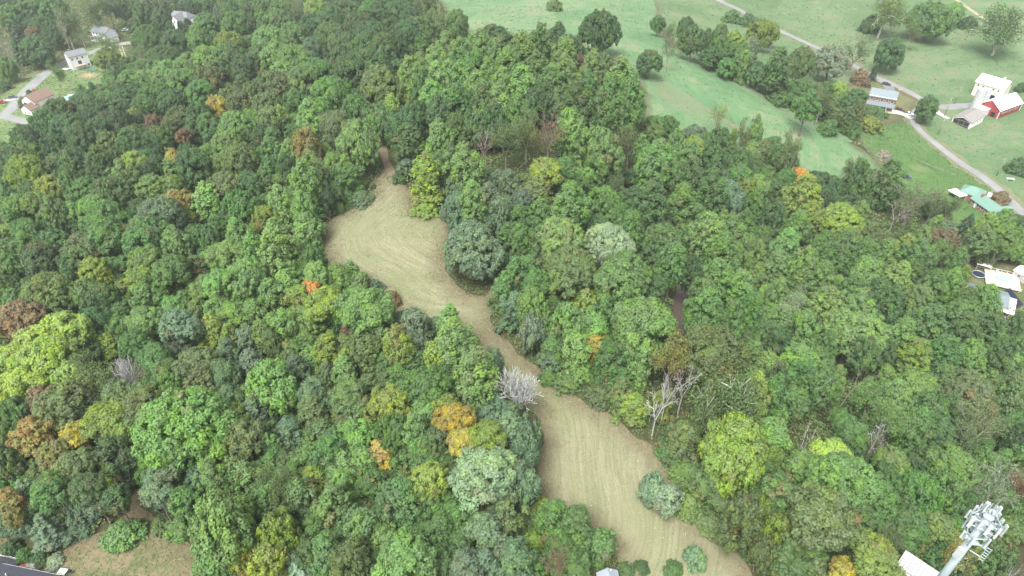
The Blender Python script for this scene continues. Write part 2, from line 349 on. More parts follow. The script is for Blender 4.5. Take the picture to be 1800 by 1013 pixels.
def sheet(name, poly, mat, h, grid, rag=(2.0, .8), kind='structure', inner=None):
    P = ragged(poly, rag[0], rag[1], len(name)) if rag else list(poly)
    xs = [p[0] for p in P]; ys = [p[1] for p in P]
    gx, gy = np.meshgrid(np.arange(min(xs), max(xs), grid), np.arange(min(ys), max(ys), grid))
    gx = gx + (np.arange(gx.shape[0])[:, None] % 2) * grid * .5
    gx, gy = gx.ravel(), gy.ravel()
    k = in_poly(gx, gy, P); gx, gy = gx[k], gy[k]
    G = np.stack([gx, gy], -1)
    G = G[seg_dist(G, P) > grid * .35]
    pts = [Vector(p) for p in P] + [Vector(p) for p in G]
    n = len(P)
    v, e, f, *_ = delaunay_2d_cdt(pts, [(i, (i + 1) % n) for i in range(n)], [], 1, 1e-4)
    V = np.array([(p.x, p.y) for p in v]); T = np.array([t for t in f if len(t) == 3])
    Z = ground(V[:, 0], V[:, 1]) + h
    ed = seg_dist(V, P)
    me = smooth(np_mesh(name, np.column_stack([V, Z]), T, mat, {'edge': ('POINT', ed), 'along': ('POINT', ed if inner is None else seg_dist(V, inner, False)), 'arc': ('POINT', V[:, 1] if inner is None else arc_pos(V, inner))}))
    return link(name, me, kind=kind), me, V, ed
def ribbon(name, line, width, mat, h, kind='structure', rag=.12):
    pts = [np.array(p) for p in line]
    for _ in range(2):
        q = [pts[0]]
        for a, b in zip(pts, pts[1:]): q += [a * .75 + b * .25, a * .25 + b * .75]
        pts = q + [pts[-1]]
    out = [pts[0]]
    for a, b in zip(pts, pts[1:]):
        k = max(1, int(np.hypot(*(b - a)) / 2.5))
        out += [a + (b - a) * j / k for j in range(1, k + 1)]
    V, F = [], []
    M = 5
    for i, p in enumerate(out):
        d = out[min(i + 1, len(out) - 1)] - out[max(i - 1, 0)]; d = d / max(np.hypot(*d), 1e-6); nn = np.array((-d[1], d[0]))
        for j in range(M):
            t = (j / (M - 1) - .5) * width * (1 + rag * float(vnoise(p[0] * .2 + j // 3 * 7, p[1] * .2, 5)))
            q = p + nn * t; V.append((q[0], q[1], gz(q[0], q[1]) + h))
    for i in range(len(out) - 1):
        for j in range(M - 1): F.append((i * M + j, i * M + j + 1, (i + 1) * M + j + 1, (i + 1) * M + j))
    me = smooth(np_mesh(name, V, F, mat))
    return link(name, me, kind=kind)

# ------------------------------------------------------------------ setting: fields, lawns, roads
_, cme, cV, cE = sheet('clearing', clearing, CLEAR, .14, 1.4, (1.2, .7), inner=clearing[47:])
# smooth the outline coordinates so that the mower swaths run round corners in curves
_tri = np.empty(len(cme.polygons) * 3, np.int32); cme.loops.foreach_get('vertex_index', _tri); _tri = _tri.reshape(-1, 3)
for an_ in ('along', 'arc'):
    _u = np.empty(len(cV), np.float32); cme.attributes[an_].data.foreach_get('value', _u); _u = _u.astype(float)
    for _ in range(30):
        acc = np.zeros(len(_u)); cnt = np.zeros(len(_u))
        for a, b in ((0, 1), (1, 2), (2, 0)):
            np.add.at(acc, _tri[:, a], _u[_tri[:, b]]); np.add.at(acc, _tri[:, b], _u[_tri[:, a]])
            np.add.at(cnt, _tri[:, a], 1); np.add.at(cnt, _tri[:, b], 1)
        _u = .5 * _u + .5 * acc / np.maximum(cnt, 1)
    cme.attributes[an_].data.foreach_set('value', _u.astype(np.float32))
sheet('corner_lawn', corner_lawn, CLAWN, .14, 1.6, (1.5, .6))
sheet('upper_lawn', upper_lawn, ULAWN, .14, 3.5, (4, 1.2))
sheet('meadow', meadow, MEADOW, .13, 3.5, (4, 1.2))
sheet('pasture', pasture, PASTURE, .16, 4.0, (5, 1.2))
sheet('lawn', lawn, LAWN, .20, 3.0, (3, .8))
sheet('farmyard_lawn', farmyard, YARD, .24, 2.5, (3, .6))
sheet('pool_yard_lawn', pool_yard, YARD, .20, 2.5, (3, .6))
sheet('sand_patch', sand_patch, SAND, .24, 1.5, (1.2, .9))
sheet('bare_patch', bare_patch, BARE, .26, 1.5, (1.2, .7))
ribbon('road_verge', road, 8.5, VERGE, .235, rag=.45)
ribbon('lane_verge_strip', lane, 9.0, VERGE, .225, rag=.45)
sheet('worn_strip', worn_strip, WORN, .19, 2.2, (2.5, 1.4))
sheet('hedge_foot_strip', hedge_foot, WORN, .2, 2.2, (2.5, 1.4))
ribbon('faint_track_path', faint_track, 2.0, VERGE, .2, rag=.6)
ribbon('road', road, 4.6, ASPH, .27)
ribbon('lane_road', lane, 4.0, ASPH, .28)
ribbon('barn_drive_path', barn_drive, 5.5, ASPH, .30)
ribbon('shed_drive_path', shed_drive, 3.5, PALE, .32)
ribbon('house_drive_path', house_drive, 5.5, PALE, .33)
ribbon('car_pad_pavement', car_pad, 5.0, ASPH, .31)
ribbon('far_lane_road', far_lane, 3.0, BARE_ROAD, .29)
ribbon('street_road', street, 6.5, ASPH, .27)
ribbon('side_street_road', side_street, 5.5, ASPH, .29)
ribbon('driveway_path', driveway, 3.5, PALE, .31)
ribbon('dirt_track_path', dirt_track, 3.4, DIRT, .2, rag=.35)
ribbon('ridge_trail_path', ridge_trail, 2.2, TRAIL, .22, rag=.5)
for off in (-.9, .9):
    ribbon('two_track_path', [(p[0] + off, p[1]) for p in two_track], .7, TRACKM, .2, rag=.3)

# ------------------------------------------------------------------ foliage meshes
def cards(P, Nn, s, aspect=.62, rs=None):
    n = len(P)
    a = rs.normal(size=(n, 3)); t1 = np.cross(Nn, a); t1 /= np.linalg.norm(t1, axis=1, keepdims=True) + 1e-9
    t2 = np.cross(Nn, t1)
    s = np.broadcast_to(np.asarray(s, float).reshape(-1, 1), (n, 1))
    V = np.empty((n, 4, 3))
    V[:, 0] = P - t1 * s * .5; V[:, 2] = P + t1 * s * .5
    V[:, 1] = P + t2 * s * aspect * .5 - Nn * s * .12; V[:, 3] = P - t2 * s * aspect * .5 - Nn * s * .12
    return V.reshape(-1, 3), np.arange(n * 4).reshape(-1, 4)
def unit(v): return v / (np.linalg.norm(v, axis=-1, keepdims=True) + 1e-9)
def lobes_to_leaves(rs, C, Rr, Sc, out, leaf, cover, subn=12):
    """leafy sprays on lobes: C centres, Rr radii, Sc axis scale, out outward direction of each lobe"""
    P, Nn, T, L = [], [], [], []
    for c, r, sc, od in zip(C, Rr, Sc, out):
        area = 4 * math.pi * r * r
        n = int(area * cover / (leaf * leaf * .34))
        k = max(5, int(subn * rs.uniform(.7, 1.3)))
        sd_ = unit(rs.normal(size=(k * 3, 3)) + od * .55 + np.array((0, 0, .45)))[:k]
        sr = rs.uniform(.26, .44, k) * r; tone_k = rs.uniform(0, 1, k)
        idx = rs.randint(0, k, n)
        q = rs.normal(size=(n, 3)); q = unit(q) * (rs.uniform(0, 1, (n, 1)) ** .45)
        stray = 1 + .75 * (rs.uniform(0, 1, (n, 1)) < .07) * rs.uniform(0, 1, (n, 1))
        p = sd_[idx] * r * .80 + q * sr[idx][:, None] * 1.15 * stray
        nn = unit(unit(p) * .6 + unit(q) * .65 + np.array((0, 0, .5)) + rs.normal(size=(n, 3)) * .30)
        P.append(c + p * sc); Nn.append(nn)
        T.append(np.clip(.5 * tone_k[idx] + .5 * rs.uniform(0, 1, n), 0, 1)); L.append(np.full(n, rs.uniform(0, 1)))
    return np.concatenate(P), np.concatenate(Nn), np.concatenate(T), np.concatenate(L)
def crown_mesh(name, rs, P, Nn, T, L, leaf, w, h, sizevar=.35):
    s = leaf * rs.uniform(1 - sizevar, 1 + sizevar, len(P))
    V, F = cards(P, Nn, s, rs=rs)
    V = V / np.array((w, w, h))
    return np_mesh(name, V, F, LEAF, {'tone': ('FACE', T), 'lobe': ('FACE', L)})

def crown_round(seed, w, h, leaf, n_lobe, cover=1.15, lr=(.13, .21), low=-.42):
    rs = np.random.RandomState(seed)
    i = np.arange(n_lobe) + .5
    zz = 1 - (1 - low) * i / n_lobe; th = i * 2.39996 + rs.uniform(0, 6)
    D = np.stack([np.sqrt(np.maximum(0, 1 - zz * zz)) * np.cos(th), np.sqrt(np.maximum(0, 1 - zz * zz)) * np.sin(th), zz], -1)
    D = unit(D + rs.normal(size=D.shape) * .13)
    a0, a1 = rs.uniform(0, 6.28, 2)
    az = np.arctan2(D[:, 1], D[:, 0])
    irr = 1 + .13 * np.sin(2 * az + a0) + .10 * np.sin(3 * az + a1) * (1 - D[:, 2] ** 2) + rs.normal(size=n_lobe) * .06
    r = rs.uniform(lr[0], lr[1], n_lobe) * w
    Rx = (w / 2 * irr - r * .85); Rz = (h / 2 * (1 + rs.normal(size=n_lobe) * .05) - r * .8)
    C = D * np.stack([Rx, Rx, Rz], -1) + np.array((0, 0, h * .46))
    inner = C * np.array((.5, .5, 1)) + np.array((0, 0, -h * .08)); inner = inner[::3]
    C = np.concatenate([C, inner]); r = np.concatenate([r, r[::3] * 1.2]); D = np.concatenate([D, D[::3]])
    Sc = np.ones((len(C), 3)); Sc[:, 2] = .85
    P, Nn, T, L = lobes_to_leaves(rs, C, r, Sc, D, leaf, cover * .72)
    return crown_mesh('broad_crown', rs, P, Nn, T, L, leaf, w, h)
def crown_profile(seed, w, h, leaf, n_lobe, prof, name, cover=1.0, lr=(.13, .2), vert=1.35, jitter=.12):
    rs = np.random.RandomState(seed)
    zs = (np.arange(n_lobe) + .5) / n_lobe
    zs = np.clip(zs + rs.normal(size=n_lobe) * .03, .02, .98)
    wts = np.interp(zs, [p[0] for p in prof], [p[1] for p in prof])
    cum = np.cumsum(wts + .12); zs = np.interp((np.arange(n_lobe) + .5) / n_lobe * cum[-1], cum, np.sort(zs))
    rad = np.interp(zs, [p[0] for p in prof], [p[1] for p in prof]) * w / 2
    th = np.arange(n_lobe) * 2.39996 + rs.uniform(0, 6)
    r = rs.uniform(lr[0], lr[1], n_lobe) * w
    r = np.minimum(r, rad * .75 + .08 * w)
    rr = np.maximum(0, rad * (1 + rs.normal(size=n_lobe) * jitter + .12 * np.sin(2 * th + seed)) - r * .75)
    C = np.stack([np.cos(th) * rr, np.sin(th) * rr, zs * (h - r) ], -1)
    D = unit(np.stack([np.cos(th), np.sin(th), .35 + zs * .8], -1))
    inner = C[::3] * np.array((.35, .35, .93))
    C = np.concatenate([C, inner]); r = np.concatenate([r, r[::3] * 1.1]); D = np.concatenate([D, D[::3]])
    Sc = np.ones((len(C), 3)); Sc[:, 2] = vert
    P, Nn, T, L = lobes_to_leaves(rs, C, r, Sc, D, leaf, cover * .72)
    P[:, 2] = np.maximum(P[:, 2], .02 * h * rs.uniform(0, 3, len(P)))
    return crown_mesh(name, rs, P, Nn, T, L, leaf, w, h)
TUL = [(0, .45), (.15, .85), (.35, 1.0), (.6, .84), (.8, .58), (.93, .34), (1, .12)]
TUL2 = [(0, .6), (.2, .95), (.45, 1.0), (.7, .8), (.88, .5), (1, .2)]
VINE = [(0, 1.0), (.12, .95), (.35, .7), (.55, .66), (.75, .85), (.9, .62), (1, .3)]
VINE2 = [(0, .95), (.2, .8), (.45, .85), (.7, .66), (.9, .45), (1, .2)]
DOME = [(0, 1.0), (.3, 1.0), (.6, .86), (.85, .55), (1, .25)]

def crown_conifer(seed, w, h, leaf, droop=.25, n_whorl=15):
    rs = np.random.RandomState(seed); P, Nn, T, L = [], [], [], []
    for k in range(n_whorl):
        t = (k + .5) / n_whorl; z0 = h * (.05 + .93 * t); Lb = w / 2 * (1 - t) ** .75 * rs.uniform(.85, 1.1) + .25
        nb = max(5, int(9 - 4 * t))
        for b in range(nb):
            a = b * 6.283 / nb + k * 1.1 + rs.normal() * .12; lb = Lb * rs.uniform(.75, 1.1)
            lob = rs.uniform(0, 1); n = int(55 * lb / .8 * (.38 / leaf) ** 2 * .55) + 14
            u = rs.uniform(.12, 1, n) ** .75; side = rs.normal(size=n) * .22 * lb * (1.1 - u * .75) * .8
            d = np.array((math.cos(a), math.sin(a))); s2 = np.array((-d[1], d[0]))
            xy = d * (u * lb)[:, None] + s2 * side[:, None]
            zz = z0 + .22 * lb * u - droop * lb * u * u * 1.7 - np.abs(side) * .2 + rs.normal(size=n) * .07
            P.append(np.column_stack([xy, zz])); Nn.append(unit(np.column_stack([np.tile(d * .3, (n, 1)), np.ones(n)]) + rs.normal(size=(n, 3)) * .35))
            T.append(np.clip(.35 * u + .65 * rs.uniform(0, 1, n), 0, 1)); L.append(np.full(n, lob))
    P, Nn, T, L = map(np.concatenate, (P, Nn, T, L))
    return crown_mesh('conifer_crown', rs, P, Nn, T, L, leaf, w, h)

# ---- branches
class Tubes:
    def __init__(s): s.V = []; s.F = []
    def seg(s, p, q, r0, r1, n):
        p = np.array(p); q = np.array(q); d = unit(q - p); a = np.array((1., 0, 0)) if abs(d[0]) < .8 else np.array((0, 1., 0))
        u = unit(np.cross(d, a)); v = np.cross(d, u); b = len(s.V)
        for c, r in ((p, r0), (q, r1)):
            for k in range(n):
                t = 6.2832 * k / n; s.V.append(c + (u * math.cos(t) + v * math.sin(t)) * r)
        for k in range(n): s.F.append((b + k, b + (k + 1) % n, b + n + (k + 1) % n, b + n + k))
    def mesh(s, name, w=1, h=1): return smooth(np_mesh(name, np.array(s.V) / np.array((w, w, h)), s.F, BARK))
def skeleton(seed, H, W, style):
    rnd = random.Random(seed); t = Tubes(); tips = []
    maxd = style.get('depth', 4)
    def grow(p, d, ln, r, dep):
        ns = 3; cur = np.array(p); dr = unit(np.array(d))
        for i in range(ns):
            dr = unit(dr + np.array([rnd.gauss(0, style['bend']) for _ in range(3)]) + np.array((0, 0, style['lift'] * .3)))
            nx = cur + dr * ln / ns; r1 = r * (1 - .28 * (i + 1) / ns)
            t.seg(cur, nx, r * (1 - .28 * i / ns), r1, 6 if dep == 0 else 4 if dep < 3 else 3); cur = nx
            if dep >= 1 and i < ns - 1 and dep < maxd and rnd.random() < style.get('side', .6):
                s = unit(dr + np.array([rnd.gauss(0, .6) for _ in range(3)]) + np.array((0, 0, .15)))
                grow(cur, s, ln * .55, r1 * .5, dep + 1 if dep + 1 < maxd else maxd)
        if dep >= 2: tips.append((cur, dr))
        if dep < maxd:
            k = style['kids'][min(dep, len(style['kids']) - 1)]
            for j in range(k):
                a = j * 6.283 / k + rnd.uniform(-.5, .5); up = unit(np.array((0.01, .02, 1)))
                u = unit(np.cross(dr, (1, .3, .1))); v = np.cross(dr, u); sp = style['spread'] * rnd.uniform(.6, 1.25)
                nd = unit(dr * math.cos(sp) + (u * math.cos(a) + v * math.sin(a)) * math.sin(sp))
                grow(cur, nd, ln * style['ratio'] * rnd.uniform(.8, 1.15), max(r * .72 * style.get('thin', .8), style['tip']), dep + 1)
    grow((0, 0, 0), (rnd.gauss(0, .06), rnd.gauss(0, .06), 1), H * style['trunk'], style['r'], 0)
    V = np.array(t.V); ex = np.percentile(np.abs(V[:, :2]), 99) * 2; hz = V[:, 2].max()
    t.V = list(V / np.array((ex, ex, hz)))
    tp = np.array([a for a, _ in tips]) / np.array((ex, ex, hz))
    return t.mesh('branches'), tp
FAN = dict(trunk=.20, r=.20, bend=.05, lift=.25, kids=[8, 3, 3, 3], spread=.55, ratio=.80, tip=.05, thin=.7, depth=4, side=.5)
SNAG = dict(trunk=.34, r=.30, bend=.12, lift=.05, kids=[3, 2, 3, 2], spread=.62, ratio=.74, tip=.065, thin=.8, depth=4, side=.55)
LEAN = dict(trunk=.62, r=.26, bend=.05, lift=.02, kids=[2, 2, 2], spread=.45, ratio=.5, tip=.05, thin=.7, depth=3, side=.6)
LIMB = dict(trunk=.30, r=.36, bend=.14, lift=.06, kids=[3, 2, 2, 2], spread=.75, ratio=.78, tip=.075, thin=.8, depth=4, side=.45)
OPEN = dict(trunk=.28, r=.30, bend=.10, lift=.10, kids=[4, 3, 3], spread=.62, ratio=.78, tip=.05, thin=.75, depth=3, side=.7)
SYC = dict(trunk=.14, r=.22, bend=.12, lift=.10, kids=[5, 3, 3], spread=.72, ratio=.86, tip=.06, thin=.75, depth=3, side=.7)
def tip_crown(seed, tips, w, h, leaf, per, rad):
    rs = np.random.RandomState(seed); tips = tips * np.array((w, w, h))
    n = len(tips) * per; idx = np.repeat(np.arange(len(tips)), per)
    q = unit(rs.normal(size=(n, 3))) * (rs.uniform(0, 1, (n, 1)) ** .5) * rad * np.array((1, 1, .75))
    lob = rs.uniform(0, 1, len(tips))
    P = tips[idx] + q
    Nn = unit(unit(q) * .5 + np.array((0, 0, .6)) + rs.normal(size=(n, 3)) * .5)
    return crown_mesh('open_crown', rs, P, Nn, rs.uniform(0, 1, n), lob[idx], leaf, w, h)
def trunk_mesh(seed, w=9., h=15., limbs=6, top=.8):
    rnd = random.Random(seed); t = Tubes(); cur = np.array((0, 0, -.4)); rr = .32; pts = []
    for i in range(6):
        nx = np.array((rnd.gauss(0, .25), rnd.gauss(0, .25), h * top * (i + 1) / 6)); r1 = .32 * (1 - .12 * (i + 1))
        t.seg(cur, nx, rr * (1.35 if i == 0 else 1), r1, 7); pts.append(nx); cur = nx; rr = r1
    for k in range(limbs):
        p = pts[1 + k % 4]; a = k * 2.4 + rnd.uniform(-.4, .4)
        q = p + np.array((math.cos(a) * w * .18, math.sin(a) * w * .18, h * .10)); s = q + np.array((math.cos(a + .3) * w * .14, math.sin(a + .3) * w * .14, h * .11))
        t.seg(p, q, .13, .09, 5); t.seg(q, s, .09, .04, 4)
    return t.mesh('trunk', w, h)

random.seed(7)
ROUND = {'s': [crown_round(10 + i, 6, 5.2, .40, 22, 1.15, (.15, .24)) for i in range(5)],
         'm': [crown_round(20 + i, 9, 7.5, .40, (40, 56, 30)[i % 3], 1.15, ((.11, .19), (.09, .16), (.14, .22))[i % 3]) for i in range(10)],
         'l': [crown_round(40 + i, 13.5, 10, .44, 84, 1.15, (.075, .14)) for i in range(5)]}
TULIP = [crown_profile(60 + i, 7.5, 13, .42, 40, TUL if i % 2 else TUL2, 'tulip_crown', 1.1, (.13, .2), 1.5) for i in range(7)]
VINES = [crown_profile(80 + i, 6, 11, .38, 44, VINE if i % 2 else VINE2, 'vine_crown', 1.1, (.13, .21), 1.5, .2) for i in range(6)]
BUSH = [crown_profile(100 + i, 5, 3.6, .34, 26, DOME, 'bush_foliage', 1.1, (.16, .26), .9, .16) for i in range(7)]
CONIF = [crown_conifer(120, 9, 12, .40, .30), crown_conifer(121, 8, 13, .40, .22), crown_conifer(122, 7, 9, .34, .30)]
SPARSE = []
for i in range(5):
    b_, tp_ = skeleton(140 + i, 14, 10, OPEN)
    SPARSE.append((b_, tip_crown(150 + i, tp_, 10, 14, .38, 46, 1.5), tip_crown(160 + i, tp_, 10, 14, .36, 16, 1.1)))
SYCAMORE = []
for i in range(3):
    b_, tp_ = skeleton(340 + i, 13, 11, SYC)
    SYCAMORE.append((b_, tip_crown(350 + i, tp_, 11, 13, .40, 60, 1.9), None))
DEAD = {'fan': [skeleton(170 + i, 12, 9, FAN)[0] for i in range(2)], 'snag': [skeleton(180 + i, 14, 9, SNAG)[0] for i in range(3)],
        'lean': [skeleton(190, 18, 8, LEAN)[0]], 'limb': [skeleton(200 + i, 14, 10, LIMB)[0] for i in range(2)]}
TRUNKS = [trunk_mesh(210 + i) for i in range(4)]
STEM = trunk_mesh(220, 5, 3.6, 5, .7)

COLS = {'D': (.070,.132,.052), 'M': (.092,.176,.056), 'L': (.140,.245,.074), 'B': (.120,.188,.106), 'Y': (.172,.245,.055),
        'W': (.112,.168,.064), 'G': (.300,.270,.060), 'X': (.250,.350,.080), 'O': (.185,.190,.065), 'R': (.170,.125,.072),
        'E': (.24,.05,.05), 'P': (.190,.275,.160), 'I': (.225,.305,.240), 'S': (.46,.465,.455), 'N': (.30,.27,.24)}
TURN = {'D': .0, 'M': .0, 'L': .0, 'B': .0, 'Y': .03, 'W': .03, 'G': .12, 'X': .01, 'O': .24, 'R': .05, 'E': 0, 'P': 0, 'I': 0, 'S': .0, 'N': 0}
def jig(c, rnd, a=.16):
    k = rnd.uniform(1 - a, 1 + a); return tuple(max(.01, v * k * rnd.uniform(1 - a * .5, 1 + a * .5)) for v in c)

